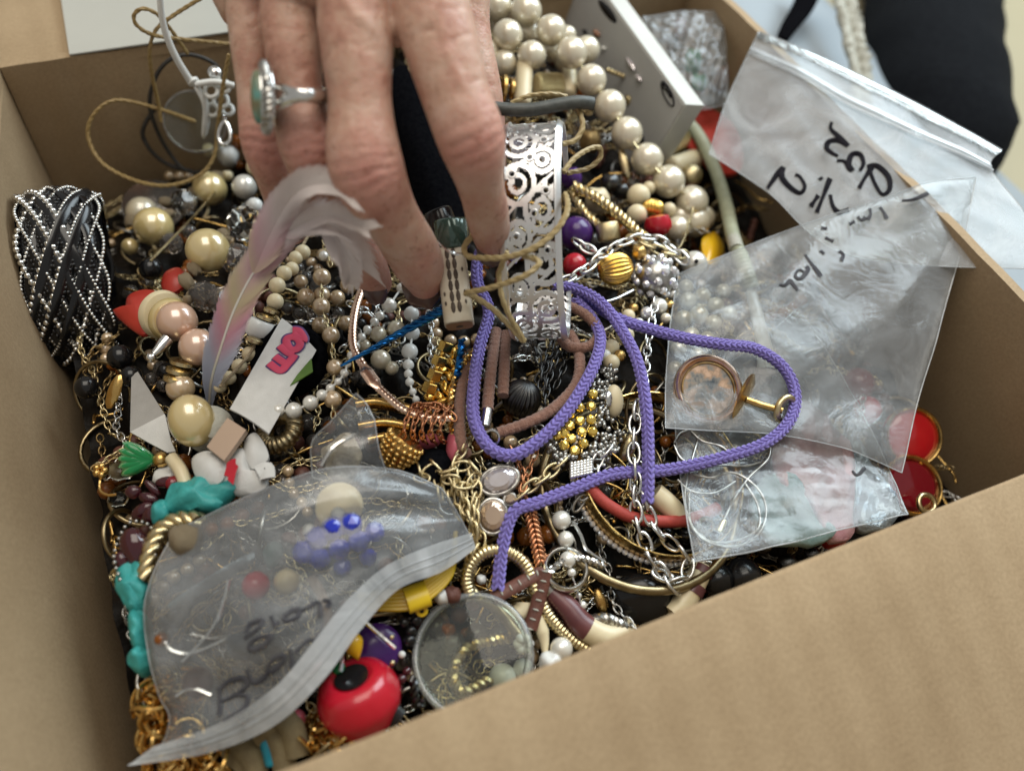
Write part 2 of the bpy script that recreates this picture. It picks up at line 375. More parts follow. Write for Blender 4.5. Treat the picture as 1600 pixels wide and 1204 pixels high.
def chain_mesh(mb, P, link, wire=.2):
    P = resample(np.asarray(P), link*.95); T, A, B = frames(P); s = link*.62; t = np.linspace(0, 2*math.pi, 10, endpoint=False)
    for i in range(len(P)):
        a = rot(A[i] if i % 2 else B[i], T[i], random.uniform(-.3, .7))
        mb.tube(P[i]+s*(1.15*np.cos(t)[:, None]*T[i]+.66*np.sin(t)[:, None]*a), wire*s, 5, closed=True)
    return mb
def film(name, milky, rough, tint=(.93, .95, .95), wr=.5, spec=1.5):
    m = bpy.data.materials.new(name); m.use_nodes = True; nt = m.node_tree; nt.nodes.remove(nt.nodes['Principled BSDF']); out = nt.nodes['Material Output']
    tp = nt.nodes.new('ShaderNodeBsdfTransparent'); tp.inputs[0].default_value = (*tint, 1); df = nt.nodes.new('ShaderNodeBsdfDiffuse'); df.inputs[0].default_value = (.74, .77, .80, 1)
    gl = nt.nodes.new('ShaderNodeBsdfGlossy'); gl.inputs['Roughness'].default_value = rough; gl.inputs[0].default_value = (1, 1, 1, 1)
    nz = noise(nt, 45, 5, .6); nz.inputs['Distortion'].default_value = 1.2; r1 = ramp(nt, nz.outputs['Fac'], [(.35, (milky*.55,)*3), (.75, (min(1, milky*1.7),)*3)])
    mx = nt.nodes.new('ShaderNodeMixShader'); nt.links.new(r1.outputs[0], mx.inputs[0]); nt.links.new(tp.outputs[0], mx.inputs[1]); nt.links.new(df.outputs[0], mx.inputs[2])
    fr = nt.nodes.new('ShaderNodeFresnel'); fr.inputs[0].default_value = 1.45; mu = nt.nodes.new('ShaderNodeMath'); mu.operation = 'MULTIPLY'; mu.inputs[1].default_value = spec; mu.use_clamp = True; nt.links.new(fr.outputs[0], mu.inputs[0])
    m2_ = nt.nodes.new('ShaderNodeMixShader'); nt.links.new(mu.outputs[0], m2_.inputs[0]); nt.links.new(mx.outputs[0], m2_.inputs[1]); nt.links.new(gl.outputs[0], m2_.inputs[2]); nt.links.new(m2_.outputs[0], out.inputs['Surface'])
    n2 = noise(nt, 70, 4, .6); n2.inputs['Distortion'].default_value = 2.0; bp = nt.nodes.new('ShaderNodeBump'); bp.inputs['Strength'].default_value = wr; bp.inputs['Distance'].default_value = .0012; nt.links.new(n2.outputs['Fac'], bp.inputs['Height'])
    for s_ in (gl, fr, df): nt.links.new(bp.outputs[0], s_.inputs['Normal'])
    return m
M['clearthin'] = film('clear_disc_plastic', .03, .05, tint=(.86, .88, .82), wr=.05, spec=.8); M['clearrim'] = film('clear_disc_rim', .22, .1, tint=(.8, .82, .74), wr=.05, spec=1.5)
# ================================================================== the setting
def cardboard():
    m = mat('kraft_cardboard', (.44, .30, .165), .8); nt, b = nodes(m)
    n1 = noise(nt, 22, 5); n2 = noise(nt, 900, 4, .7)
    r1 = ramp(nt, n1.outputs['Fac'], [(.30, (.385, .275, .16)), (.72, (.47, .345, .21))])
    r2 = ramp(nt, n2.outputs['Fac'], [(.25, (.80, .78, .74)), (.75, (1.1, 1.1, 1.1))])
    mx = nt.nodes.new('ShaderNodeMix'); mx.data_type = 'RGBA'; mx.blend_type = 'MULTIPLY'; mx.inputs[0].default_value = 1.0
    nt.links.new(r1.outputs[0], mx.inputs[6]); nt.links.new(r2.outputs[0], mx.inputs[7]); nt.links.new(mx.outputs[2], b.inputs['Base Color'])
    tc = nt.nodes.new('ShaderNodeTexCoord'); wv = nt.nodes.new('ShaderNodeTexWave'); wv.wave_type = 'BANDS'; wv.bands_direction = 'X'
    nt.links.new(tc.outputs['Object'], wv.inputs['Vector']); wv.inputs['Scale'].default_value = 21; wv.inputs['Distortion'].default_value = 1.6; wv.inputs['Detail'].default_value = 1
    ad = nt.nodes.new('ShaderNodeMath'); ad.operation = 'MULTIPLY_ADD'; ad.inputs[1].default_value = .35
    nt.links.new(n2.outputs['Fac'], ad.inputs[0]); nt.links.new(wv.outputs['Fac'], ad.inputs[2]); bump(nt, b, ad.outputs[0], .34, .0010); return m
M['card'] = cardboard()
M['cardedge'] = mottled('cardboard_edge', (.50, .37, .22), (.34, .23, .12), .9, 0, 700, 900, .8, .001)
X0, X1, Y0, Y1 = -.1443, .1775, -.1037, .189; TH = .004
box = thing('cardboard_box', 'open brown cardboard box filled with tangled costume jewellery', 'box', (0, 0, 0))
def slab(name, p0, p1, up, out, L, hgt, bow=.0, lean=0.):
    n, m2 = 40, 14; u = np.linspace(0, 1, n); v = np.linspace(0, 1, m2); G = np.zeros((n, m2, 3)); p0, p1, up, out = map(np.asarray, (p0, p1, up, out))
    for i in range(n):
        for j in range(m2):
            wob = bow*math.sin(math.pi*u[i])*v[j]+.0003*math.sin(u[i]*11+v[j]*5)*v[j]+lean*(1-u[i])*v[j]
            top = (.0003*math.sin(u[i]*17+1)+.00015*math.sin(u[i]*83))*(j == m2-1)
            G[i, j] = p0+(p1-p0)*u[i]+up*(hgt*v[j]+top)+out*(wob+TH/2)
    return obj(name, MB().grid(G, TH), M['card'], box, angle=40)
Zv = (0, 0, 1)
slab('wall', (X0, Y0-TH, 0), (X0, Y1+TH, 0), Zv, (-1, 0, 0), 0, RIM, .002, .026)['label'] = 'left inner wall of the box'
slab('wall', (X1, Y0-TH, 0), (X1, Y1+TH, 0), Zv, (1, 0, 0), 0, RIM, .001)
slab('wall', (X0, Y1, 0), (X1, Y1, 0), Zv, (0, 1, 0), 0, RIM, .002)
slab('wall', (X0, Y0, 0), (X1, Y0, 0), Zv, (0, -1, 0), 0, RIM-.0022, .0)
def flap(name, p0, p1, dirv, L, droop):
    n, m2 = 40, 16; G = np.zeros((n, m2, 3)); p0, p1, d = np.asarray(p0), np.asarray(p1), nrm(dirv)
    for i in range(n):
        for j in range(m2):
            u, v = i/(n-1), j/(m2-1)
            G[i, j] = p0+(p1-p0)*u+d*(L*v)+np.array([0, 0, 1])*(-droop*L*max(0, v-.03)**1.1-.0008+.0006*math.sin(u*9+v*4)*v)
    return obj(name, MB().grid(G, TH*.9), M['card'], box, angle=40)
flap('flap', (X0-.002, Y0-.001, RIM-.002), (X1+.002, Y0-.001, RIM-.002), (0, -1, 0), .13, .55)['label'] = 'front flap folded outwards towards the camera'
flap('flap', (X1, Y1+.001, RIM-.002), (X0, Y1+.001, RIM-.002), (0, 1, 0), .12, .12)['label'] = 'back flap folded outwards'
flap('flap', (X0-.001, Y1, RIM-.002), (X0-.027, Y0, RIM-.002), (-1, 0, 0), .12, .75)
obj('bottom', MB().box(((X0+X1)/2, (Y0+Y1)/2, .003), ((X1-X0)/2, 0, 0), (0, (Y1-Y0)/2, 0), (0, 0, .002)), M['card'], box)

M['table'] = mottled('table_top', (.40, .34, .21), (.34, .29, .17), .6, 0, 3, 60, .1, .001)
t = MB(); t.box((.2, .5, -.01), (1.3, 0, 0), (0, 1.2, 0), (0, 0, .0095)); o = obj('table_top', t, M['table']); o['kind'] = 'structure'
M['beigefloor'] = mottled('beige_carpet', (.46, .38, .22), (.38, .30, .16), .9, 0, 40, 300, .4, .002)
t = MB(); t.box((0, 2, -.75), (6, 0, 0), (0, 6, 0), (0, 0, .01)); o = obj('floor', t, M['beigefloor']); o['kind'] = 'structure'

def drape(name, x, y, z, amp, seed, m, label, cat, thick=.0006, fold=18.0, parent=None):   # crumpled sheet on functions z(u,v)
    r = np.random.default_rng(seed); K = r.normal(size=(9, 2))*fold; ph = r.uniform(0, 6.3, 9); A = r.uniform(.3, 1, 9)
    n, m2 = 70, 70; G = np.zeros((n, m2, 3))
    for i in range(n):
        for j in range(m2):
            u, v = i/(n-1), j/(m2-1); q = K@np.array([u, v])*.25+ph
            wv = (A*(1-2*np.abs(np.sin(q)))).sum()/5
            G[i, j] = (x(u, v)+amp*.6*math.sin(q[0]), y(u, v)+amp*.6*math.sin(q[1]), z(u, v)+amp*wv)
    o = obj(name, MB().grid(G, thick), m, parent, angle=60)
    if label: tag(o, label, cat)
    return o
M['whitecloth'] = mottled('white_plastic_sheet', (.33, .37, .40), (.28, .32, .35), .5, 0, 10, 60, .15, .003)
M['whitepaper'] = mottled('white_paper', (.50, .50, .45), (.44, .44, .40), .7, 0, 14, 60, .1, .002)
drape('white_sheet', lambda u, v: .186+.21*u, lambda u, v: -.30+.85*v, lambda u, v: .100-.075*u*u-.03*u*(1-v)-.01, .008, 5, M['whitecloth'],
      'crumpled white plastic sheet lying along the right side of the box', 'plastic sheet', fold=22)
drape('white_paper', lambda u, v: -.118+.31*u, lambda u, v: .1897+.22*v, lambda u, v: RIM+.0014-.022*v, .0006, 8, M['whitepaper'],
      'sheet of white paper lying on the back flap behind the hand', 'paper', fold=9)
# brown wooden thing far back left
M['wood'] = mottled('brown_wood', (.13, .085, .05), (.19, .13, .08), .5, 0, 20)
# black fabric shape, back right: a trouser leg standing behind the table edge
M['blackknit'] = mottled('black_knit_fabric', (.004, .0045, .006), (.008, .009, .011), .95, 0, 300, 1400, .5, .001, Specular_IOR_Level=.1)
pts = [D(1452, -260, .80), D(1455, -60, .66), D(1458, 70, .56), D(1468, 170, .52), D(1480, 230, .51), D(1490, 262, .52)]
rad = [pm(p, r) for p, r in zip(pts, [104, 100, 101, 106, 104, 70])]
P = crom(pts, 8); rr = np.interp(np.linspace(0, 1, len(P)), np.linspace(0, 1, 6), rad)
bl = MB().tube(P, rr, 28, flat=.85); V = bl.v[0]; bl.v[0] = V+.002*np.sin(V@np.array([[60], [90], [40.]]))*np.array([1, .5, .2])
tag(obj('black_fabric', bl, M['blackknit']), 'black knitted fabric sleeve behind the box at upper right', 'fabric')
# pale beige cushion edge right of it, small gold tip
b = MB().tube(crom([D(1335, -60, .50), D(1330, 0, .48), D(1342, 60, .465), D(1352, 120, .455), D(1340, 175, .45)], 8), [.0065]*33, 10, flat=.5)
P = crom([D(1312, -60, .50), D(1318, 0, .48), D(1332, 60, .465), D(1345, 130, .455), D(1338, 190, .45)], 10)
br = thing('braided_trim', 'pale grey braided trim hanging beside the black fabric', 'braid', P[0]); bm = MB()
for k in range(3):
    L = np.linspace(0, 1, len(P)); T_, A_, B_ = frames(P); off = .0042*np.sin(2*math.pi*(L*6+k/3))[:, None]*A_+.0022*np.cos(4*math.pi*(L*6+k/3))[:, None]*B_
    s_ = MB().tube(P+off, .0034, 8, flat=.7); obj('strand', s_, M['lacegrey'] if 'lacegrey' in M else M.setdefault('lacegrey', mottled('grey_braid', (.50, .49, .42), (.40, .39, .33), .8, 0, 300, 900, .5, .0006)), br)
st = crom([D(1275, -40, .50), D(1255, 10, .47), D(1235, 40, .45), D(1222, 62, .44)], 8)
tag(obj('black_strap', MB().tube(st, np.linspace(.0075, .0032, len(st)), 10, flat=.35), M['blackmatte']), 'narrow black strap hanging onto the top of the zip bag', 'strap')
c = D(1590, 150, .62)
tag(obj('brass_tip', MB().lathe(c, iv(-.7, .6), [(.002, -.02), (.008, -.01), (.011, .004), (.006, .016)], 16), M['brass']), 'small brass tip beside the black fabric at the right edge', 'fitting')

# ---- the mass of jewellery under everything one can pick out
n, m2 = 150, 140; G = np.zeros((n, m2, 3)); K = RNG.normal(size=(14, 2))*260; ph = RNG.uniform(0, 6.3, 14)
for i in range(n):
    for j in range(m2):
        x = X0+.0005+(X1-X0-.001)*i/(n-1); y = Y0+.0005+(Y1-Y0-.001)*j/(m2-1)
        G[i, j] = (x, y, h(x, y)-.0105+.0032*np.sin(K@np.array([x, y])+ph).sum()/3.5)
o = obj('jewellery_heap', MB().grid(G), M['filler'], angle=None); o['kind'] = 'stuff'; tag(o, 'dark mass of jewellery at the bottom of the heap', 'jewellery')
def clampb(P): P = P.copy(); P[:, 0] = np.clip(P[:, 0], X0+.005, X1-.005); P[:, 1] = np.clip(P[:, 1], Y0+.005, Y1-.005); return P
def spot():
    while True:
        px, py = random.uniform(60, 1560), random.uniform(40, 1190); p = S(px, py, -3)
        if X0+.006 < p[0] < X1-.007 and Y0+.007 < p[1] < Y1-.007: return p
def scatter(name, mk, N, fn, label, cat='jewellery', lo=-7., hi=-1.5):
    mb = MB()
    for _ in range(N):
        p = spot()+np.array([0, 0, random.uniform(lo, hi)*.001]); fn(mb, p)
    o = obj(name, mb, M[mk], angle=None); o['kind'] = 'stuff'; tag(o, label, cat)
def rdir(z=.6): return nrm(np.array([random.gauss(0, 1), random.gauss(0, 1), abs(random.gauss(0, z))]))
def f_chain(link):
    def f(mb, p):
        d = rdir(.1); q = [p]; 
        for _ in range(4): d = nrm(d+.9*np.array([random.gauss(0, 1), random.gauss(0, 1), random.gauss(0, .25)])); q.append(q[-1]+d*random.uniform(.006, .012)*np.array([1, 1, .4]))
        chain_mesh(mb, clampb(crom(q, 5)), link)
    return f
def f_ring(lo, hi, r):
    def f(mb, p): mb.torus(p, random.uniform(lo, hi), r*random.uniform(.7, 1.3), rdir(1.4), 26, 6)
    return f
def f_bead(lo, hi):
    def f(mb, p):
        d = rdir(.1)*np.array([1, 1, .3]); r = random.uniform(lo, hi)
        for k in range(random.randint(1, 5)):
            p = clampb(p[None])[0]; mb.ell(p, r, seg=10, rings=7); p = p+d*2.1*r; d = nrm(d+.3*rdir(.2))
    return f
def f_wire(mb, p):
    d = rdir(.2); q = [p]
    for _ in range(3): d = nrm(d+.8*rdir(.3)*np.array([1, 1, .3])); q.append(q[-1]+d*.011*np.array([1, 1, .4]))
    mb.tube(clampb(crom(q, 6)), .0006, 5)
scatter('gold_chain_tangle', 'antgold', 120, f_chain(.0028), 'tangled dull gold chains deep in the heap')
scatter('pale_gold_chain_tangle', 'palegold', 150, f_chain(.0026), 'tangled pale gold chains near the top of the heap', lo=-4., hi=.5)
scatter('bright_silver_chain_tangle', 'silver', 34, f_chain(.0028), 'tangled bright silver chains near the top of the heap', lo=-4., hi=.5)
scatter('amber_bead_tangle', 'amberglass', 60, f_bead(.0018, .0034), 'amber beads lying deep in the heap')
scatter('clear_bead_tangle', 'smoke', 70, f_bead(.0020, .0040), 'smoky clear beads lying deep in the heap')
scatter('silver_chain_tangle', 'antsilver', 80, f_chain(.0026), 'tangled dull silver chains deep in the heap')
scatter('black_bead_tangle', 'black', 55, f_bead(.0016, .0032), 'black beads lying deep in the heap')
scatter('brown_bead_tangle', 'leather', 50, f_bead(.0016, .0034), 'brown beads lying deep in the heap')
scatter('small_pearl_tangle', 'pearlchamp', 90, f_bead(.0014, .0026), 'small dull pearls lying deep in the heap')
scatter('ring_tangle', 'brass', 150, f_ring(.004, .012, .0007), 'thin brass hoops lying deep in the heap')
scatter('silver_ring_tangle', 'antsilver', 70, f_ring(.003, .009, .0006), 'thin silver hoops lying deep in the heap')
scatter('wire_tangle', 'gold', 110, f_wire, 'bent gold wires lying deep in the heap')
# ================================================================== the hand
def skin_mat():
    m = mat('skin', (.50, .30, .22), .45); nt, b = nodes(m)
    at_ = nt.nodes.new('ShaderNodeAttribute'); at_.attribute_name = 'flush'
    n1 = noise(nt, 75, 6, .65); n2 = noise(nt, 420, 3)
    base = ramp(nt, n1.outputs['Fac'], [(.30, (.40, .19, .135)), (.42, (.53, .29, .215)), (.52, (.56, .35, .26)), (.62, (.60, .40, .31)), (.76, (.66, .48, .39))])
    red = nt.nodes.new('ShaderNodeMix'); red.data_type = 'RGBA'; nt.links.new(at_.outputs['Fac'], red.inputs[0])
    nt.links.new(base.outputs[0], red.inputs[6]); red.inputs[7].default_value = (.58, .25, .21, 1)
    fr = nt.nodes.new('ShaderNodeMix'); fr.data_type = 'RGBA'; fr.blend_type = 'MULTIPLY'; fr.inputs[0].default_value = .6
    sp = ramp(nt, n2.outputs['Fac'], [(.30, (.62, .52, .46)), (.42, (1, 1, 1))])
    nt.links.new(red.outputs[2], fr.inputs[6]); nt.links.new(sp.outputs[0], fr.inputs[7]); nt.links.new(fr.outputs[2], b.inputs['Base Color'])
    b.inputs['Subsurface Weight'].default_value = .25; b.inputs['Subsurface Radius'].default_value = (.0035, .0012, .0006); b.inputs['Subsurface Scale'].default_value = 1.0
    b.inputs['Specular IOR Level'].default_value = .45
    tc = nt.nodes.new('ShaderNodeTexCoord'); vo = nt.nodes.new('ShaderNodeTexVoronoi'); vo.feature = 'DISTANCE_TO_EDGE'; vo.inputs['Scale'].default_value = 900
    nt.links.new(tc.outputs['Object'], vo.inputs['Vector'])
    n3 = noise(nt, 260, 4); ad = nt.nodes.new('ShaderNodeMath'); ad.operation = 'MULTIPLY_ADD'; ad.inputs[1].default_value = .5
    nt.links.new(vo.outputs[0], ad.inputs[0]); nt.links.new(n3.outputs['Fac'], ad.inputs[2]); bump(nt, b, ad.outputs[0], .42, .0008)
    return m
M['skin'] = skin_mat()
# (px, py, depth, half-width px) from the knuckle to the tip
FG = {
 'pinky': [(430, -110, .236, 38), (392, -10, .237, 38), (392, 60, .238, 35), (397, 130, .240, 31), (411, 215, .243, 35), (432, 285, .254, 28), (446, 330, .264, 26), (456, 362, .274, 21)],
 'ring': [(480, -110, .228, 44), (452, 0, .229, 46), (456, 70, .229, 43), (466, 145, .230, 38), (481, 222, .231, 47), (512, 300, .243, 37), (548, 368, .257, 35), (572, 412, .268, 33), (588, 442, .276, 24)],
 'middle': [(560, -120, .221, 54), (556, 0, .221, 58), (557, 80, .221, 56), (562, 165, .222, 51), (572, 262, .225, 60), (610, 335, .238, 46), (640, 385, .251, 43), (656, 418, .260, 40), (664, 442, .266, 29)],
 'index': [(650, -120, .223, 58), (672, 0, .222, 63), (690, 70, .222, 60), (712, 150, .223, 54), (738, 222, .226, 55), (752, 292, .238, 37), (762, 335, .250, 34), (768, 368, .260, 30), (771, 388, .266, 22)],
}
hb = MB(); AXES = {}
for nm, fp in FG.items():
    P = crom([D(*p[:3]) for p in fp], 10); ctr = np.linspace(0, 1, len(fp)); tt = np.linspace(0, 1, len(P))
    r = crom([np.array([pm(D(*p[:3]), p[3]), 0, 0]) for p in fp], 10)[:, 0]
    # rounded tip
    T = nrm(P[-1]-P[-2]); e = r[-1]; ext = [P[-1]+T*e*s for s in (.35, .6, .78, .9)]; er = [e*math.sqrt(1-s*s) for s in (.35, .62, .82, .95)]
    P = np.vstack([P, ext]); r = np.concatenate([r, er]); hb.tube(P, r, 24, flat=.94); AXES[nm] = (P, r)
# back of the hand and wrist: metacarpals, palm pad
wr = [D(470, -620, .262), D(520, -620, .252), D(575, -620, .250), D(630, -620, .256)]
for nm, wp in zip(('pinky', 'ring', 'middle', 'index'), wr):
    k = D(*FG[nm][0][:3]); k2 = D(*FG[nm][1][:3]); mid = .5*(wp+k)+IF*-.002
    P = crom([wp, mid, k, k2], 10); r = np.interp(np.linspace(0, 1, len(P)), [0, .35, .7, 1], [.016, .0125, .0118, .0105]); hb.tube(P, r, 20)
for a, b in (('pinky', 'ring'), ('ring', 'middle'), ('middle', 'index')):
    p, q = FG[a], FG[b]
    for i, rr in ((0, .0112), (1, .0095)):
        c = .5*(D(*p[i][:3])+D(*q[i][:3]))+IF*.0025; w2 = .5*(wr[0]+wr[-1])
        hb.tube(np.array([c+(w2-c)*s for s in np.linspace(0, .85, 14)]), rr, 16)
for q in ((430, -60), (520, -60), (620, -60), (460, -260), (560, -260)):      # palm pad below
    hb.ell(D(q[0], q[1], .252), .022, .026, .014, M=[IR, IU, IF], seg=16, rings=10)
# thumb, folded below the palm towards the index finger
TPp = [(600, -230, .262, 62), (700, -110, .266, 58), (722, 40, .268, 44), (742, 140, .268, 42), (756, 230, .272, 36), (765, 290, .276, 30)]
P = crom([D(*p[:3]) for p in TPp], 8); r = crom([np.array([pm(D(*p[:3]), p[3]), 0, 0]) for p in TPp], 8)[:, 0]; hb.tube(P, r, 18)
# forearm
fa = crom([D(550, -560, .256), D(560, -820, .29), D(580, -1150, .36)], 8); hb.tube(fa, np.linspace(.027, .036, len(fa)), 24, flat=.75)
tmp = put('hand_source', mesh_of('hand_source', hb, M['skin']))
md = tmp.modifiers.new('r', 'REMESH'); md.mode = 'VOXEL'; md.voxel_size = .00085; md.use_smooth_shade = True
sm = tmp.modifiers.new('s', 'SMOOTH'); sm.iterations = 6; sm.factor = .5
dg = bpy.context.evaluated_depsgraph_get(); ev = tmp.evaluated_get(dg); hm = bpy.data.meshes.new_from_object(ev); bpy.data.objects.remove(tmp)
nv = len(hm.vertices); V = np.zeros(nv*3); hm.vertices.foreach_get('co', V); V = V.reshape(-1, 3)
Nn = np.zeros(nv*3); hm.vertices.foreach_get('normal', Nn); Nn = Nn.reshape(-1, 3)
flush = np.zeros(nv); disp = np.zeros(nv)
best = np.full(nv, 1e9); bs = np.zeros(nv); bid = np.zeros(nv, int); bside = np.zeros(nv)
names = list(AXES)
for fi, nm in enumerate(names):
    P, r = AXES[nm]; L = np.concatenate([[0], np.cumsum(np.linalg.norm(np.diff(P, axis=0), axis=1))]); T, A, B = frames(P)
    d2 = ((V[:, None]-P[None])**2).sum(2); k = d2.argmin(1); d = np.sqrt(d2[np.arange(nv), k])/r[k]
    s = L[k]+((V-P[k])*T[k]).sum(1); side = ((V-P[k])*nrm(np.cross(IF, T[len(T)//2]))).sum(1)/r[k]
    up = d < best; best[up] = d[up]; bs[up] = s[up]; bid[up] = fi; bside[up] = side[up]
dors = np.clip(-(Nn@IF)*1.2, 0, 1)             # towards the camera: the back of the hand
for fi, nm in enumerate(names):
    P, r = AXES[nm]; L = np.concatenate([[0], np.cumsum(np.linalg.norm(np.diff(P, axis=0), axis=1))]); m = bid == fi
    kn = [10*4, 10*6 if nm != 'pinky' else 10*5]
    for q, (ki, amp, wid, fl) in enumerate(((40, .00052, .0075, .75), (kn[1], .0003, .0045, .35))):
        s0 = L[ki]; x = bs-s0
        wob = .0006*np.sin(bside*2.1+fi)+.00022*np.sin(bside*6+fi*2+x*300)
        env = np.exp(-(x/wid)**2)
        lines = sum(-np.exp(-((x+wob*(1+.4*c)-c*.0023)/.00042)**2)*(1-.25*abs(c)) for c in (-2, -1, 0, 1, 2.2))
        disp += np.where(m, amp*lines*dors*np.exp(-(x/(wid*1.3))**2), 0)
        flush = np.maximum(flush, np.where(m, fl*np.exp(-((x-.002)/(wid*1.1))**2)*dors, 0))
    # finger-root folds
    for s1 in (L[14], L[20]):
        x = bs-s1; disp += np.where(m, -.00016*np.exp(-((x+.0018*np.sin(bside*1.7+fi*2)+.0007*np.sin(bside*5))/.0006)**2)*dors, 0)
    tipL = L[-1]; flush = np.maximum(flush, np.where(m, .45*np.clip((bs-tipL+.022)/.016, 0, 1), 0))
def wrink(seed, n, sc_, sh):
    r = np.random.default_rng(seed); out = np.zeros(nv)
    for _ in range(n):
        k = r.normal(size=3); k /= np.linalg.norm(k); k *= sc_*r.uniform(.6, 1.5); out += sh(V@k+r.uniform(0, 6.3)+1.5*np.sin(V@(r.normal(size=3)*sc_*.25)))
    return out/n
back = ((V-CAM)@(-IU))                           # long creases over the back of the hand
disp += -.00055*np.clip(wrink(4, 5, 900, lambda a: 1-np.abs(np.sin(a)))-.45, 0, 1)*1.6*dors
disp += .0007*wrink(9, 6, 190, np.sin)
disp += -.00055*np.clip(wrink(21, 4, 520, lambda a: 1-np.abs(np.sin(a)))-.5, 0, 1)*2*dors
# tendons and a vein over the back
def ridge(pts, hgt, wid):
    P_ = crom([D(*p) for p in pts], 10); d2 = ((V[:, None]-P_[None])**2).sum(2).min(1); return hgt*np.exp(-d2/wid**2)
disp += ridge([(520, -60, .215), (545, 10, .212), (590, 45, .213), (612, 75, .216)], .0007, .0017)*dors+ridge([(430, -40, .222), (470, 20, .220), (500, 40, .219), (520, 90, .219)], .0006, .0016)*dors
disp += ridge([(700, -40, .214), (690, 30, .212), (705, 90, .213), (720, 130, .215)], .0004, .0014)*dors
V += Nn*disp[:, None]
hm.vertices.foreach_set('co', V.ravel())
a_ = hm.attributes.new('flush', 'FLOAT', 'POINT'); a_.data.foreach_set('value', np.clip(flush, 0, 1))
hm.materials.clear(); hm.materials.append(M['skin']); hm.polygons.foreach_set('use_smooth', [True]*len(hm.polygons)); hm.update(); hm.name = 'hand'
hand = put('hand', hm); tag(hand, 'adult hand reaching in from the top, back up, fingertips on the jewellery', 'hand')
M['nail'] = mottled('dark_nail_polish', (.10, .055, .05), (.075, .04, .038), .22, 0, 80, Coat_Weight=.4)
def nail(c, along, normal, ln, wd):
    along, normal = nrm(along), nrm(normal); side = nrm(np.cross(along, normal)); n, m2 = 14, 12; G = np.zeros((n, m2, 3))
    for i in range(n):
        for j in range(m2):
            u, v = -1+2*i/(n-1), -1+2*j/(m2-1); ww = wd*(1-.22*max(0, u)**2-.1*u*u)*math.sqrt(max(0, 1-abs(u)**6*.75))
            G[i, j] = c+along*ln*u+side*ww*v-normal*(wd*.42*v*v+ln*.10*u*u)
    o = obj('fingernail', MB().grid(G, .0006), M['nail'], hand); return o
nail(D(660, 456, .2655), iv(.36, .93, .55), iv(.12, .35, -.9), .0062, .0058)
nail(D(583, 442, .2705), iv(.18, .9, .45), iv(.15, .10, -1), .0075, .0040)
nail(D(452, 352, .262), iv(.3, .9, .5), iv(-.1, .2, -1), .0052, .0038)
nail(D(770, 388, .2600), iv(.2, .9, .5), iv(.1, .2, -1), .0060, .0050)
# ---- ring on the ring finger
ring = thing('finger_ring', 'silver ring with rope border and oval turquoise stone on the ring finger', 'ring', D(420, 152, .229))
nb = iv(-.93, .05, -.36); al = iv(.10, 1.0, .02); al = nrm(al-nb*(al@nb)); sd = np.cross(nb, al); c0 = D(421, 153, .2205)
def oval(mb, c, a, b, hgt, prof):
    th = np.linspace(0, 2*math.pi, 40, endpoint=False); n = len(th); Vv = []
    for f_, z in prof: Vv += [c+al*a*f_*math.cos(t)+sd*b*f_*math.sin(t)+nb*z for t in th]
    f = [(i*n+k, i*n+(k+1) % n, (i+1)*n+(k+1) % n, (i+1)*n+k) for i in range(len(prof)-1) for k in range(n)]
    f += [tuple(range(n-1, -1, -1)), tuple((len(prof)-1)*n+k for k in range(n))]; return mb.add(Vv, f)
A_, B_ = .0088, .0062
obj('bezel', oval(MB(), c0, A_, B_, 0, [(1.0, -.0006), (1.03, 0), (1.03, .0004), (.88, .0005), (.86, .0026), (.80, .0027)]), M['silver'], ring)
th = np.linspace(0, 2*math.pi, 90, endpoint=False); Pc = np.array([c0+al*A_*.97*math.cos(t)+sd*B_*.97*math.sin(t)+nb*.0010 for t in th]); Pc = np.vstack([Pc, Pc[:1]])
rp = MB(); rope(rp, Pc, .0007, 2, .0030, .0008); obj('rope_border', rp, M['antsilver'], ring)
def turq_stone():
    m = mat('banded_turquoise', (.1, .4, .35), .25, 0, Coat_Weight=.4); nt, b = nodes(m); n = noise(nt, 160, 4)
    r = ramp(nt, n.outputs['Fac'], [(.40, (.16, .12, .055)), (.49, (.17, .20, .12)), (.58, (.12, .30, .26)), (.8, (.09, .30, .30))]); nt.links.new(r.outputs[0], b.inputs['Base Color']); return m
obj('turquoise_stone', oval(MB(), c0, A_*.80, B_*.80, 0, [(1.0, .0022), (.99, .0034), (.92, .0038), (.75, .0043), (.4, .0047), (.05, .0048)]), turq_stone(), ring)
for y0, y1, nm2 in ((138, 143, 0), (168, 158, 1)):
    P = crom([D(426, y0, .2200), D(440, y0+(2 if nm2 == 0 else -6), .2172), D(462, y1+4 if nm2 == 0 else y1-6, .2150), D(484, 150, .2158), D(502, 150, .221), D(510, 150, .232)], 8)
    obj('shank', MB().tube(P, np.interp(np.linspace(0, 1, len(P)), [0, .5, .7, 1], [.0013, .0014, .0017, .0017]), 8, flat=1.2), M['silver'], ring)
P = crom([D(510, 150, .232), D(500, 152, .242), D(470, 155, .247), D(440, 155, .244), D(424, 153, .232), D(423, 153, .222)], 8)
obj('shank', MB().tube(P, .0013, 8), M['silver'], ring)
# ================================================================== left side of the heap
def pearl_row(parent, rows, mk, name='pearl', kind='sphere', dz=None):
    for r in rows: bead(parent, name, r[0], r[1], r[2], mk, kind, dz=(r[3] if len(r) > 3 else dz))
def string(parent, pts, mk, r=.0005, dz=3.0, name='thread'):
    P = crom(SP(pts, dz), 6); return obj(name, MB().tube(P, r, 6), M[mk], parent)
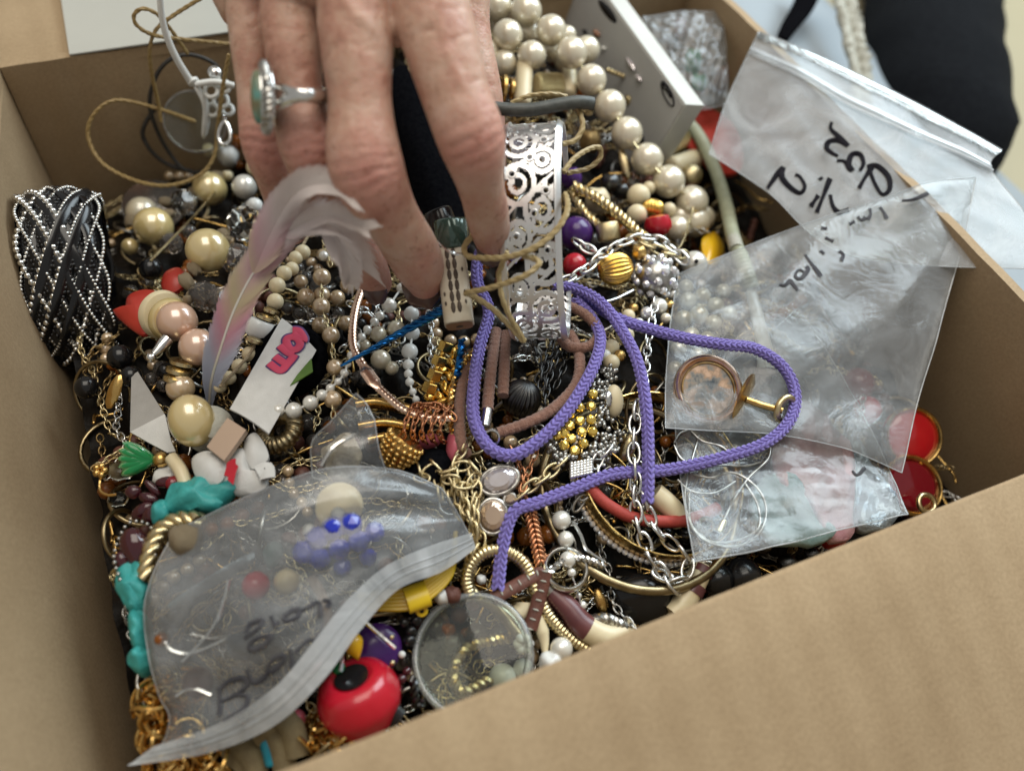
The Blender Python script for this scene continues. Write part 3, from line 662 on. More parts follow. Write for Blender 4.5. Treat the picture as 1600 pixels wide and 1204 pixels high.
# ---- black and silver wrap bracelet standing by the left wall
cb = D(110, 432, .318); axb = iv(.92, -.12, .36); ua, ub, uk = basis(axb, IU)   # ring plane ua, ub
wrapb = thing('wrap_bracelet', 'wide black bracelet of braided strands edged with rows of silver beads, by left wall', 'bracelet', cb)
RB = .0305; HWID = .0178
def bpt(th, v, off): return cb+(RB*.98+off)*(math.cos(th)*ua*.62+math.sin(th)*ub*1.03)+uk*v
for k in range(8):
    th = np.linspace(0, 2*math.pi, 150); ph = 2*math.pi*k/8+.5
    P = np.array([bpt(t, HWID*.74*(2/math.pi)*math.asin(.97*math.sin(t*1.5+ph)), .0014*math.cos(3*t+2*ph)) for t in th[:-1]])
    st = obj('strand', MB().tube(P, .0042, 10, flat=.32), M['black'], wrapb)
    T_, A_, B_ = frames(P); O = np.array([nrm(math.cos(t)*ua*.62+math.sin(t)*ub*1.03) for t in th[:-1]]); sdv = np.cross(T_, O)
    for sgn, rr, stp in ((1, .00130, .0025), (-1, .00075, .0015)):
        if k % 3 == 1: rr, stp = .00075, .0015
        lb = MB()
        for q in resample(P+sdv*sgn*.0032+O*.0012, stp): lb.ell(q, rr, seg=8, rings=5)
        obj('silver_bead_row', lb, M['silver'], st)
    cbm = MB()
    for q in resample(P+O*.0012, .0017): cbm.ell(q, .0009, seg=6, rings=4)
    obj('black_bead_row', cbm, M['black'], st)
obj('lining', MB().grid(np.array([[bpt(t, v, -.0022) for v in (-HWID*.8, 0, HWID*.8)] for t in np.linspace(0, 2*math.pi, 60)]), .0008), M['blackmatte'], wrapb)
# ---- cords against the back wall
def cord(name, label, pts, r, mk, cat='cord', dz=4.0, n=8, rend=None, sides=8):
    P = crom(SP(pts, dz), n) if not isinstance(pts, np.ndarray) else pts
    if mk.startswith('wax'): return tag(obj(name, rope(MB(), P, r*.24, 2, .0060, r*.82), M[mk]), label, cat)
    rr = r if rend is None else np.linspace(r, rend, len(P)); return tag(obj(name, MB().tube(P, rr, sides), M[mk]), label, cat)
wp = lambda pts: crom([W(p[0], p[1], p[2]) for p in pts], 8)
cord('waxed_cord', 'tan waxed cord in one large open loop against the back wall', wp([(305, 190, .170), (240, 168, .172), (180, 157, .174), (146, 180, .172), (138, 215, .168), (160, 255, .160), (210, 282, .150), (262, 290, .146), (310, 275, .146), (334, 245, .150), (340, 200, .155), (349, 130, .158), (358, 85, .16)]), .00085, 'waxcord')
cord('waxed_cord', 'tan waxed cord looping up over the back rim left of the hand', wp([(318, -5, .175), (270, 25, .174), (243, 48, .173), (234, 80, .172), (238, 120, .172), (247, 160, .172), (252, 190, .17)]), .0008, 'waxcord')
cord('waxed_cord', 'tan waxed cord with a small curled loop above the back rim', wp([(293, 84, .176), (268, 48, .175), (245, 22, .174), (222, 14, .173), (209, 25, .173), (216, 42, .172), (244, 56, .172), (300, 63, .173), (362, 69, .174)]), .0008, 'waxcord')
cord('thin_cord', 'thin black cord loop hanging on the back wall left of the hand', wp([(350, 122, .182), (335, 100, .182), (300, 86, .183), (268, 92, .183), (246, 115, .183), (234, 155, .182), (240, 190, .181), (262, 235, .178), (290, 266, .172), (330, 270, .165)]), .0009, 'blackcord')
cord('thin_cord', 'thin dark cord curling low on the back wall above the cream pearls', wp([(245, 165, .184), (226, 195, .183), (224, 215, .182), (240, 240, .179), (265, 258, .176), (300, 268, .172)]), .0010, 'blackcord')
wt = thing('white_plastic_ornament', 'white plastic filigree ornament with a long stem, left of the hand', 'ornament', W(300, 130, .165))
P = wp([(249, -20, .168), (252, 20, .167), (260, 55, .166), (276, 92, .165), (298, 128, .164)]); obj('stem', MB().tube(P, np.linspace(.0011, .0016, len(P)), 8), M['white'], wt)
c = W(302, 128, .164); obj('collar', MB().lathe(c, iv(.6, .8), [(.0016, -.0012), (.0024, -.0006), (.0024, .0006), (.0016, .0012)], 14), M['white'], wt)
P = wp([(306, 135, .163), (320, 160, .162), (322, 190, .161), (318, 216, .160)]); obj('leaf', MB().tube(P, np.interp(np.linspace(0, 1, len(P)), [0, .3, .7, .9, 1], [.0016, .0024, .0030, .0022, .0006]), 10, flat=.5), M['white'], wt)
for (x, y, r) in ((330, 142, 10), (345, 158, 11), (332, 172, 9), (350, 136, 9), (356, 172, 8)):
    p = W(x, y, .162); obj('scroll', MB().torus(p, pm(p, r), .0009, -IF, 20, 8), M['white'], wt)
P = wp([(305, 132, .163), (335, 128, .162), (366, 134, .161)]); obj('arm', MB().tube(P, .0013, 8), M['white'], wt)
p = W(336, 116, .168); tag(obj('silver_ball', MB().ell(p, pm(p, 13), seg=20, rings=14), M['silver']), 'single polished silver ball behind the white ornament', 'bead')
p = W(305, 190, .176); gd = thing('glass_disc', 'thin clear round disc leaning on the back wall', 'disc', p)
obj('disc', MB().lathe(p, iv(.40, .22, -.9), [(pm(p, 44), -.0008), (pm(p, 46), 0), (pm(p, 44), .0008)], 40), M['clearthin'], gd)
obj('rim', MB().torus(p, pm(p, 46), .0005, iv(.40, .22, -.9), 48, 6), M['antsilver'], gd)
lc = thing('lobster_clasp', 'small silver lobster clasp hanging beside the little finger', 'clasp', W(352, 212, .15))
t_ = np.linspace(0, 2*math.pi, 24, endpoint=False); c = W(351, 208, .15); q = pm(c, 1)
obj('hook', MB().tube(np.array([c+IR*q*(9*math.cos(a)*(1-.35*math.sin(a)))-IU*q*18*-math.sin(a) for a in t_]), .0009, 8, closed=True), M['silver'], lc)
obj('swivel', MB().torus(c+IU*q*24, .0011, .0004, IR, 16, 6), M['silver'], lc)
# ---- strand of stones just left of the little finger
sb = thing('stone_bead_strand', 'short strand of white and amber stone beads beside the little finger', 'bead strand', S(365, 250, 3))
for x, y, r, mk, kd in ((356, 245, 16, 'milkbead', 'nugget'), (372, 222, 12, 'amberglass', 'nugget'), (326, 235, 8, 'ivory', 'tube'), (382, 292, 19, 'pearlpale', 'sphere'), (397, 262, 12, 'ivory', 'sphere'), (356, 275, 8, 'ivory', 'nugget'), (398, 322, 13, 'milkbead', 'sphere')):
    bead(sb, 'bead', x, y, r, mk, kd, dz=9)
# ---- big cream pearl necklace with crystals
cn = thing('cream_pearl_necklace', 'necklace of large cream and pink pearls knotted with faceted crystals, left of the feather', 'necklace', S(300, 420, 0))
for x, y, r, mk, d in ((328, 295, 26, 'pearlcream', 9), (240, 354, 30, 'pearlcream', 9), (222, 332, 24, 'pearlwhite', 5), (325, 391, 34, 'pearlcream', 12), (277, 502, 31, 'pearlpink', 13), (309, 542, 29, 'pearlpink', 11), (203, 385, 13, 'pearlcream', 5)):
    bead(cn, 'pearl', x, y, r, mk, dz=d)
bead(cn, 'pearl', 300, 657, 40, 'pearlcream', dz=14, axis=iv(.25, 1, .2), sc=(.88, .88, 1.05))
for x, y, r, mk, d in ((287, 316, 21, 'glass', 8), (383, 350, 30, 'glass', 10), (372, 405, 27, 'smoke', 7), (318, 463, 25, 'smoke', 9), (345, 470, 24, 'smoke', 7), (268, 380, 18, 'smoke', 3)):
    bead(cn, 'crystal', x, y, r, mk, 'facet', dz=d, axis=rdir(.8))
for x, y, r, d in ((262, 316, 10, 8), (306, 300, 9, 9), (348, 365, 11, 10), (304, 420, 11, 11), (292, 440, 12, 11), (303, 462, 9, 10), (206, 345, 10, 6), (340, 275, 10, 8), (262, 335, 9, 7), (352, 372, 8, 9), (292, 470, 8, 12)):
    bead(cn, 'knot', x, y, r, 'lace', 'nugget', dz=d, axis=rdir(.6), sc=(1, .8, 1.2))
p = S(255, 492, 8); obj('disc_bead', MB().lathe(p, iv(.75, .15, -.65), [(pm(p, 20), -.0022), (pm(p, 36), -.0018), (pm(p, 39), 0), (pm(p, 35), .0020), (pm(p, 10), .0026)], 36), M['ivory'], cn)
p = S(268, 500, 10); obj('disc_bead', MB().lathe(p, iv(.6, .2, -.8), [(pm(p, 20), -.0022), (pm(p, 33), -.0014), (pm(p, 35), 0), (pm(p, 30), .0018), (pm(p, 8), .0024)], 36), M['pearlcream'], cn)
for x, y, r in ((288, 566, 22), (281, 579, 21), (276, 592, 20)):
    p = S(x, y, 8); obj('gold_rondelle', MB().lathe(p, iv(-.25, 1, .2), [(pm(p, r*.5), -.0014), (pm(p, r), -.0006), (pm(p, r), .0006), (pm(p, r*.5), .0014)], 26), M['palegold'], cn)
bead(cn, 'pearl', 282, 606, 22, 'pearlchamp', dz=6)
p = S(330, 668, 8); obj('ribbed_cap', MB().lathe(p, iv(.6, -.5, -.6), [(pm(p, 30)*(1-.12*(i % 2)), -.006+.0012*i) for i in range(9)]+[(pm(p, 16), .006)], 28), M['lacegrey'], cn)
cp = thing('silver_cone', 'small silver cone end cap with ball tip beside the pink pearl', 'end cap', S(245, 545, 13))
a_, b_ = S(262, 530, 14), S(238, 556, 15); ax_ = nrm(b_-a_)
obj('cone', MB().lathe(a_, ax_, [(.0022, 0), (.0020, .003), (.0011, .0072)], 16), M['silver'], cp)
obj('ball', MB().ell(a_+ax_*.0086, .0016, seg=14, rings=10), M['silver'], cp)
# ---- red shell petals
def leafshape(name, label, pts, thick, mk, cat, bulge=.003, dz=5, parent=None, rough=0.):
    O = np.array(SP(pts, dz)); O = crom(O, 5, closed=True); c = O.mean(0); rings = []
    for k, s_ in enumerate((1, .8, .55, .3, .02)): rings.append(c+(O-c)*s_+np.array([0, 0, 1])*bulge*(1-s_*s_))
    if rough:
        KR = np.random.default_rng(len(O)).normal(size=(8, 3))*420
        rings = [r_+np.array([0, 0, 1])*(rough*np.abs(np.sin(r_@KR.T)).sum(1)/8)[:, None]+(r_-c)*(.10*np.sin(r_@KR[:3].T*1.3).sum(1)/2)[:, None] for r_ in rings]
        O = rings[0]
    n = len(O); Vv = np.vstack(rings+[O-np.array([0, 0, thick])]); f = [(i*n+k, i*n+(k+1) % n, (i+1)*n+(k+1) % n, (i+1)*n+k) for i in range(4) for k in range(n)]
    f += [(k, 5*n+k, 5*n+(k+1) % n, (k+1) % n) for k in range(n)]+[tuple(4*n+k for k in range(n)), tuple(5*n+k for k in range(n-1, -1, -1))]
    o = obj(name, MB().add(Vv, f), M[mk], parent)
    if label: tag(o, label, cat)
    return o
leafshape('shell_petal', 'red shell petal with pointed tip between bracelet and pink pearl', [(176, 484), (194, 488), (200, 462), (228, 452), (250, 462), (238, 500), (226, 522), (200, 508)], .0015, 'redmatte', 'shell', dz=8)
leafshape('shell_petal', 'small red shell petal tucked under the knotted crystals', [(252, 446), (258, 425), (280, 418), (292, 436), (280, 452), (262, 458)], .0015, 'redmatte', 'shell', dz=7)
# ---- folded white tag and little things at lower left
tg = MB()
tg.poly([S(*p, 5) for p in ((206, 588), (216, 582), (262, 655), (258, 668), (204, 676))], (0, 0, 1), .0006)
tw = thing('white_fabric_tag', 'folded greyish white fabric tag left of the big cream pearl', 'tag', S(230, 640, 5)); obj('upper_fold', tg, M['greycloth'], tw, angle=20)
obj('lower_fold', MB().poly([S(*p, 6.2) for p in ((204, 676), (258, 648), (268, 690), (275, 706), (262, 708), (232, 692))], (0, 0, 1), .0006), M['cloth'], tw, angle=20)
gp = S(237, 718, 6); ge = thing('green_pendant', 'fan shaped emerald green pendant with gold cap above the turquoise', 'pendant', gp)
for k in range(5):
    d = rot(iv(-1, -.05, -.2), -IF, math.radians(-32+16*k)); obj('green_petal', MB().ell(gp+d*.0042, .0062, .0021, .0022, M=[d, np.cross(d, IF), IF], seg=10, rings=8), M['greenglass'], ge)
obj('gold_cap', MB().ell(gp+IR*.0030, .0026, seg=12, rings=8), M['gold'], ge)
# turquoise chunks
for i, (pts, lab) in enumerate((([(262, 792), (275, 768), (320, 752), (358, 758), (366, 772), (335, 800), (300, 806), (272, 804)], 'flat turquoise chunk below the white ribbon'),
    ([(186, 905), (205, 886), (232, 892), (238, 940), (228, 962), (205, 958), (188, 935)], 'large rough turquoise chunk beside the left wall'),
    ([(206, 965), (232, 962), (240, 1000), (232, 1022), (212, 1010)], 'middle turquoise chunk below the large one'),
    ([(206, 1030), (222, 1015), (246, 1020), (244, 1042), (226, 1056), (208, 1048)], 'lowest small turquoise nugget beside the left wall'),
    ([(240, 800), (262, 790), (268, 812), (250, 826), (238, 818)], 'small turquoise chip under the rope hoop'))):
    leafshape('turquoise_chunk', lab, pts, .004, 'turq', 'stone', bulge=.003, dz=5, rough=.006)['group'] = 'turquoise stones on the left'
dn = thing('dark_bead_necklace', 'cluster of dark purple glass beads beside the left wall', 'necklace', S(215, 810, 3))
for x, y, rx, ry, ang in ((212, 858, 24, 36, .3), (208, 768, 13, 11, 0), (238, 762, 17, 6, -.8), (258, 752, 16, 8, .2), (222, 798, 20, 11, .6), (240, 805, 18, 15, .2), (190, 878, 12, 18, .2), (232, 778, 16, 9, -.3)):
    p = S(x, y, 8); a = pm(p, 1); d = nrm(IR*math.cos(ang)+IU*math.sin(ang)); s_ = np.cross(-IF, d)
    obj('dark_bead', MB().ell(p, rx*a, ry*a, min(rx, ry)*a*.8, M=[d, s_, -IF], seg=14, rings=9), M['darkglass'], dn)
bead(dn, 'red_bead', 270, 755, 12, 'redglass', dz=7)
P = crom(SP([(188, 905), (178, 870), (190, 832), (206, 815), (232, 820), (246, 850), (236, 880), (215, 900)], 10), 6); sbm = MB()
for q in resample(P, .0019): sbm.ell(q, .0007, seg=6, rings=4)
obj('bead_edging', sbm, M['antsilver'], dn)
P = crom(SP([(228, 905), (236, 862), (252, 828), (280, 812), (312, 812)], 9), 8); rp = MB(); rope(rp, P, .0014, 3, .010, .0016, 8)
tag(obj('rope_hoop', rp, M['palegold']), 'twisted pale gold rope hoop at the edge of the front left bag', 'hoop')
# gold earring on the left wall
er = thing('gold_earring', 'tiny gold flower earring with wire hook against the left wall', 'earring', S(158, 735, 4))
for k in range(5):
    p = S(157+7*math.cos(k*1.257), 735+7*math.sin(k*1.257), 6); obj('petal', MB().ell(p, .0013, seg=8, rings=6), M['gold'], er)
obj('hook', MB().tube(crom(SP([(157, 745), (156, 765), (168, 773), (182, 772)], 5), 6), .0004, 5), M['gold'], er)
# small white/clear bits near wall
for x, y, r, mk, lab in ((190, 735, 22, 'acrylic', 'pale clear acrylic chip near the left wall'), (262, 745, 24, 'milkbead', 'frosted white glass chunk under the green pendant'), (185, 780, 16, 'acrylic', 'small clear acrylic chip beside the dark beads')):
    p = S(x, y, 3); tag(inst('acrylic_chip', bead_mesh('nugget', mk), None, p, (pm(p, r), pm(p, r*.8), pm(p, r*.4))), lab, 'bead')
P = [S(x, y, 6) for x, y in ((270, 735), (278, 748), (290, 752), (296, 765))]
p = S(283, 725, 8); tag(obj('ivory_stick', MB().tube(crom([S(268, 715, 8), S(282, 735, 8), S(290, 757, 7)], 6), [.0022]*13, 8), M['ivory']), 'short ivory stick bead beside the white ribbon knot', 'bead')
# black balls; those below the wrap bracelet stand in for a dark void
for x, y, r, lab in ((188, 558, 20, 'large black ball standing in for the dark void below the wrap bracelet'), (236, 420, 18, 'black bead right of the wrap bracelet'), (135, 605, 18, 'black ball standing in for the dark void at the left wall under the bracelet'), (205, 588, 17, 'black bead above the folded white tag'), (255, 470, 14, 'small black bead behind the red petal')):
    p = S(x, y, 3); tag(inst('black_bead', bead_mesh('sphere', 'black'), None, p, pm(p, r)), lab, 'bead', 'black beads on the left')
p = S(178, 612, 8); tag(obj('gold_shard', MB().ell(p, .0024, .0062, .001, M=[IR, nrm(IU+.3*IR), -IF], seg=10, rings=6), M['gold']), 'small gold leaf shaped shard below the bracelet', 'charm')
p = S(240, 320, 3); tag(obj('grey_oval', MB().lathe(p, iv(.2, -.4, -.9), [(pm(p, 44), -.001), (pm(p, 47), 0), (pm(p, 44), .001)], 36), M['smoke']), 'thin smoky oval disc behind the cream pearls', 'disc')
pw = crom(SP([(235, 408), (270, 372), (310, 330), (335, 300)], 10), 6); tag(obj('wire_pin', MB().tube(pw, .0005, 6), M['palegold']), 'straight pale wire lying across the cream pearls', 'pin')
# ================================================================== feather
def feather_mat():
    m = mat('dyed_feather', (.7, .6, .6), .75, 0, Sheen_Weight=.2); nt, b = nodes(m)
    tc = nt.nodes.new('ShaderNodeAttribute'); tc.attribute_name = 'along'
    r = ramp(nt, tc.outputs['Fac'], [(.0, (.60, .66, .78)), (.22, (.68, .70, .80)), (.32, (.82, .50, .60)), (.42, (.80, .72, .52)), (.52, (.82, .62, .66)), (.66, (.90, .84, .84)), (1.0, (.92, .87, .84))])
    nt.links.new(r.outputs[0], b.inputs['Base Color'])
    tr = nt.nodes.new('ShaderNodeBsdfTranslucent'); nt.links.new(r.outputs[0], tr.inputs[0]); tp = nt.nodes.new('ShaderNodeBsdfTransparent')
    m1 = nt.nodes.new('ShaderNodeMixShader'); m1.inputs[0].default_value = .45; nt.links.new(b.outputs[0], m1.inputs[1]); nt.links.new(tr.outputs[0], m1.inputs[2])
    m2 = nt.nodes.new('ShaderNodeMixShader'); m2.inputs[0].default_value = .30; nt.links.new(m1.outputs[0], m2.inputs[1]); nt.links.new(tp.outputs[0], m2.inputs[2])
    nt.links.new(m2.outputs[0], nt.nodes['Material Output'].inputs['Surface']); return m
M['feather'] = feather_mat()
fe = thing('feather', 'pale pink and lavender dyed feather curving up from the big pearl to the fingers', 'feather', D(325, 645, .295))
def plume(P, wl, wr, n, ph, lift, off=0., a0=0., a1=1.):
    P = resample(P, .0006); T, A, B = frames(P); N = len(P); mb = MB(); al_ = []
    tt = np.linspace(0, 1, N)
    for sgn, wd in ((-1, wl), (1, wr)):
        for i in np.linspace(2, N-1, n).astype(int):
            t = tt[i]; L = wd(t)*(random.uniform(.55, 1.1) if random.random() < .25 else random.uniform(.88, 1.06))
            if L < .0004: continue
            side = nrm(np.cross(T[i], -IF))*sgn; d = nrm(T[i]*1.15+side*1.0)
            q = [P[i]+d*L*s+T[i]*L*.55*s*s-IF*(lift*math.sin(s*2.2)*L+.0006*random.random()*s) for s in (0, .25, .5, .75, 1.0)]
            w_ = .00034; Vv = []; T2 = nrm(np.cross(d, IF))
            for k, c in enumerate(q): ww = w_*(1.5 if k < 3 else 1.1 if k == 3 else .25); Vv += [c-T2*ww, c+T2*ww]
            mb.add(Vv, [(2*k, 2*k+1, 2*k+3, 2*k+2) for k in range(4)]); al_ += [a0+(a1-a0)*t]*10
    o = obj('vane', mb, M['feather'], fe); at2 = o.data.attributes.new('along', 'FLOAT', 'POINT'); at2.data.foreach_set('value', al_)
    return o
Q = [D(328, 648, .290), D(330, 600, .277), D(345, 545, .268), D(368, 480, .262), D(400, 420, .257), D(440, 368, .248), D(490, 345, .238), (D(535, 362, .240)), D(560, 415, .249)]
P = crom(Q, 10); PF = P
obj('rachis', MB().tube(P, np.linspace(.0007, .0002, len(P)), 6), M['pearlpale'], fe)
wf = lambda t: .0098*min(1, t*5)*(1-.25*max(0, t-.5))*(.25 if t < .03 else 1)
plume(P, lambda t: .0078*min(1, t*5), wf, 300, 0, .1)
P2 = crom([D(395, 430, .256), D(430, 350, .245), D(465, 300, .230), D(510, 288, .224), D(545, 300, .222)], 10)
plume(P2, lambda t: .0085*(1-.4*t), lambda t: .0085*(1-.4*t), 220, 0, .1, a0=.45, a1=1.)
P3 = crom([D(440, 368, .248), D(500, 338, .234), D(545, 345, .231), D(572, 358, .228)], 8)
plume(P3, lambda t: .0045, lambda t: .0055*(1-.5*t), 120, 0, .1, a0=.6, a1=1.)
P4 = crom([D(500, 350, .238), D(530, 385, .241), D(545, 420, .246), D(548, 438, .250)], 8)
plume(P4, lambda t: .0070*(1-.5*t), lambda t: .0070*(1-.5*t), 130, 0, .1, a0=.75, a1=1.)
# ================================================================== strap with letters, ribbon, rings
bs_ = thing('black_hair_tie', 'thick black elastic ring behind the white lettered strap', 'hair tie', S(458, 560, 4))
p = S(452, 562, 5); obj('ring', MB().torus(p, pm(p, 46), pm(p, 14), iv(.1, -.2, -1), 40, 12), M['blackmatte'], bs_)
st = thing('lettered_strap', 'white elastic strap printed with pink letters and a beige metal clip', 'strap', S(400, 620, 10))
def quadsheet(c00, c10, c11, c01, n=12, m2=8, bulge=.0):
    G = np.zeros((n, m2, 3))
    for i in range(n):
        for j in range(m2):
            u, v = i/(n-1), j/(m2-1); G[i, j] = (c00*(1-u)+c10*u)*(1-v)+(c01*(1-u)+c11*u)*v+np.array([0, 0, bulge])*4*v*(1-v)
    return G
SD = 12
a, b, c, d = S(441, 498, SD), S(360, 640, SD+1), S(420, 678, SD), S(494, 548, SD-1)
obj('band', MB().grid(quadsheet(a, b, c, d, 24, 12, .0012), .0009), M['cloth'], st)
sx, sy = nrm(d-a), nrm(b-a); up_ = nrm(np.cross(sx, sy)); up_ = up_ if up_@IF < 0 else -up_
def onstrap(px, py, lift): 
    n_ = up_; d_ = ray(px, py); t_ = ((a+up_*lift-CAM)@n_)/(d_@n_); return CAM+d_*t_
def stroke(parent, name, pts, r, mk, lift, n=5, flat=.25):
    P = crom([onstrap(x, y, lift) for x, y in pts], n); T_, _, _ = frames(P)
    mb = MB(); A_ = np.cross(T_, up_); th = np.linspace(0, 2*math.pi, 8, endpoint=False)
    Vv = (P[:, None]+r*(np.cos(th)[None, :, None]*A_[:, None]+flat*np.sin(th)[None, :, None]*up_)).reshape(-1, 3); N = len(P)
    f = [(i*8+k, i*8+(k+1) % 8, (i+1)*8+(k+1) % 8, (i+1)*8+k) for i in range(N-1) for k in range(8)]+[tuple(range(7, -1, -1)), tuple((N-1)*8+k for k in range(8))]
    mb.add(Vv, f); return obj(name, mb, M[mk], parent)
lt = cv(360, 470, .1163, [(520, 830), (660, 930), (735, 870), (600, 740), (735, 870), (805, 760), (660, 640)])
ss1 = [cv(360, 470, .1163, q) for q in ([(525, 835), (640, 925), (700, 920), (760, 850)], [(600, 745), (700, 815), (760, 850)], [(760, 850), (830, 770), (860, 720)], [(665, 600), (770, 690), (850, 720)],
   [(850, 480), (770, 500), (755, 560), (800, 640), (880, 650), (935, 590), (915, 520), (850, 480)], [(835, 390), (920, 400), (985, 500), (975, 540)], [(850, 430), (890, 470), (960, 500)])]
for q in ss1: stroke(st, 'letter_outline', q, .0019, 'blueprint', .0018)
for q in ss1: stroke(st, 'letter', q, .0013, 'pinkprint', .0023)
gq = cv(360, 470, .1163, [(1090, 780), (1110, 960), (800, 1150), (900, 1000)])
obj('green_patch', MB().poly([onstrap(x, y, .0012) for x, y in gq], up_, .0005), M['greenprint'], st)
a2, b2, c2, d2 = S(357, 655, 13), S(325, 700, 13.5), S(352, 722, 13), S(386, 674, 12.5)
obj('clip', MB().grid(quadsheet(a2, b2, c2, d2, 6, 6), .0022), M['beige'], st, angle=30)
rb = thing('white_ribbon', 'knotted white ribbon with a red star under the beige clip', 'ribbon', S(360, 740, 8))
def puff(pts, dz, parent, mk, bulge): return leafshape('knot_fold', None, pts, .002, mk, None, bulge=bulge, dz=dz, parent=parent)
puff([(300, 716), (326, 704), (352, 720), (350, 746), (332, 758), (308, 748)], 10, rb, 'cloth', .003)
puff([(348, 748), (356, 715), (380, 700), (392, 735), (416, 740), (414, 762), (378, 772), (356, 762)], 8, rb, 'cloth', .003)
puff([(382, 690), (400, 676), (420, 712), (398, 732), (384, 720)], 8, rb, 'cloth', .002)
P = crom(SP([(402, 738), (416, 732), (418, 748)], 11), 5); obj('loop', MB().tube(P, .0024, 8, flat=.3), M['cloth'], rb)
star = cv(300, 640, .1329, [(415, 630), (470, 590), (520, 580), (515, 640), (548, 670), (520, 740), (490, 890), (420, 830), (430, 790), (380, 780), (400, 700)])
obj('star', MB().poly([S(x, y, 13.2) for x, y in star], (0, 0, 1), .0005), M['red'], rb)
p = S(437, 672, 4); rh = MB(); n_ = 60
bz = thing('ribbed_hoop', 'ribbed antique brass hoop earring under the white strap', 'hoop', p)
aa, bb_, kk = basis(iv(-.35, -.55, -.8)); t_ = np.linspace(0, 2*math.pi, 200, endpoint=False)
obj('ring', MB().tube(np.array([p+pm(p, 27)*(math.cos(x)*aa+math.sin(x)*bb_) for x in t_]), pm(p, 15)*(1-.16*np.abs(np.sin(t_*13))), 12, closed=True), M['brass'], bz)
# ================================================================== strands between feather and fingers
iv_ = thing('ivory_bead_necklace', 'necklace of small ivory beads with gold rondelles beside the feather', 'necklace', S(430, 470, 3))
pearl_row(iv_, [(485, 362, 9, 9), (473, 394, 12, 9), (462, 403, 11, 9), (456, 420, 11, 9), (444, 427, 12, 11), (433, 446, 13, 11), (430, 471, 13, 11), (386, 487, 10, 6), (390, 553, 12, 7), (374, 572, 12, 7), (358, 590, 11, 7), (344, 604, 10, 6)], 'ivory', 'bead')
for x, y, r in ((424, 486, 13), (417, 497, 17), (398, 532, 14)):
    p = S(x, y, 10); obj('gold_rondelle', MB().lathe(p, iv(-.4, 1, .1), [(pm(p, r*.5), -.0012), (pm(p, r), -.0005), (pm(p, r), .0005), (pm(p, r*.5), .0012)], 20), M['palegold'], iv_)
p = S(408, 514, 9); obj('white_disc', MB().lathe(p, iv(-.4, 1, .1), [(pm(p, 20), -.0030), (pm(p, 24), -.0018), (pm(p, 24), .0018), (pm(p, 20), .0030)], 24), M['milkbead'], iv_)
string(iv_, [(485, 362), (460, 405), (433, 446), (426, 485), (408, 515), (390, 553), (344, 604)], 'lace', .0006, 9)
ch = thing('champagne_pearl_chain', 'chain of champagne pearls joined by wire loops left of the fingertips', 'necklace', S(510, 500, 5))
CH = [(503, 433, 14), (502, 479, 14), (517, 524, 14), (523, 574, 13), (520, 624, 14)]
pearl_row(ch, [(x, y, r, 9) for x, y, r in CH], 'pearlchamp')
for (x0, y0, _), (x1, y1, _) in zip(CH, CH[1:]+[(521, 660, 0)]):
    chain_parts(ch, [S(x0+(x1-x0)*s, y0+(y1-y0)*s, 9) for s in (.35, .65)], .0021, 'palegold', 'wire_loop')
bead(ch, 'pearl', 506, 400, 8, 'pearlpale', dz=9); chain_parts(ch, SP([(505, 380), (512, 396), (516, 412)], 9), .0021, 'palegold', 'wire_loop')
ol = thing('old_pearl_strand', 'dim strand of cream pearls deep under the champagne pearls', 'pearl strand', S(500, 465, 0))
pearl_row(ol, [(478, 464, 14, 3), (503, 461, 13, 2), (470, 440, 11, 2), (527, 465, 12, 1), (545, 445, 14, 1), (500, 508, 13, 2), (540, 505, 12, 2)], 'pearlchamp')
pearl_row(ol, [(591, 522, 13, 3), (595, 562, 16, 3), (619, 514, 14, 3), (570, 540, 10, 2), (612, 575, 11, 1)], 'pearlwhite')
W1 = [(627, 450, 8), (608, 477, 12), (594, 493, 7), (585, 503, 7), (574, 515, 7), (565, 527, 7), (556, 541, 7), (549, 555, 7), (543, 569, 6), (538, 583, 7), (528, 596, 6), (516, 606, 7), (503, 617, 9), (485, 629, 12), (459, 641, 13), (435, 641, 10)]
w1 = thing('small_white_bead_strand', 'strand of small white pearls running diagonally from fingertips to the strap', 'bead strand', S(565, 530, 5))
pearl_row(w1, [(x, y, r, 11) for x, y, r in W1], 'pearlpale', 'pearl'); string(w1, [p[:2] for p in W1], 'white', .0004, 11)
W2 = [(646, 466, 6), (643, 490, 12), (644, 520, 12), (640, 549, 13), (638, 570, 9), (638, 584, 7), (640, 597, 7), (645, 612, 6), (650, 624, 6)]
w2 = thing('white_bead_drop', 'vertical strand of translucent white beads below the middle fingertip', 'bead strand', S(641, 540, 5))
pearl_row(w2, [(x, y, r, 9) for x, y, r in W2], 'milkbead', 'bead'); string(w2, [p[:2] for p in W2], 'white', .0004, 9)
# snake chain with flat plate
sn = thing('snake_chain', 'rose gold snake chain with one flat plate below the feather', 'chain', S(560, 540, 8))
P = crom(SP([(566, 450), (556, 480), (551, 515), (553, 545), (566, 568), (580, 592), (605, 618), (632, 640), (665, 651), (705, 652)], 12), 12); P = resample(P, .0005)
obj('chain', MB().tube(P, .0013+.00028*np.abs(np.sin(np.arange(len(P))*1.05)), 8, flat=.7), M['rosegold'], sn)
P = crom(SP([(565, 568), (578, 588), (592, 606)], 13), 10); obj('plate', MB().tube(P, np.interp(np.linspace(0, 1, len(P)), [0, .3, .7, 1], [.0006, .0022, .0022, .0006]), 4, flat=.35, up=True), M['rosegold'], sn)
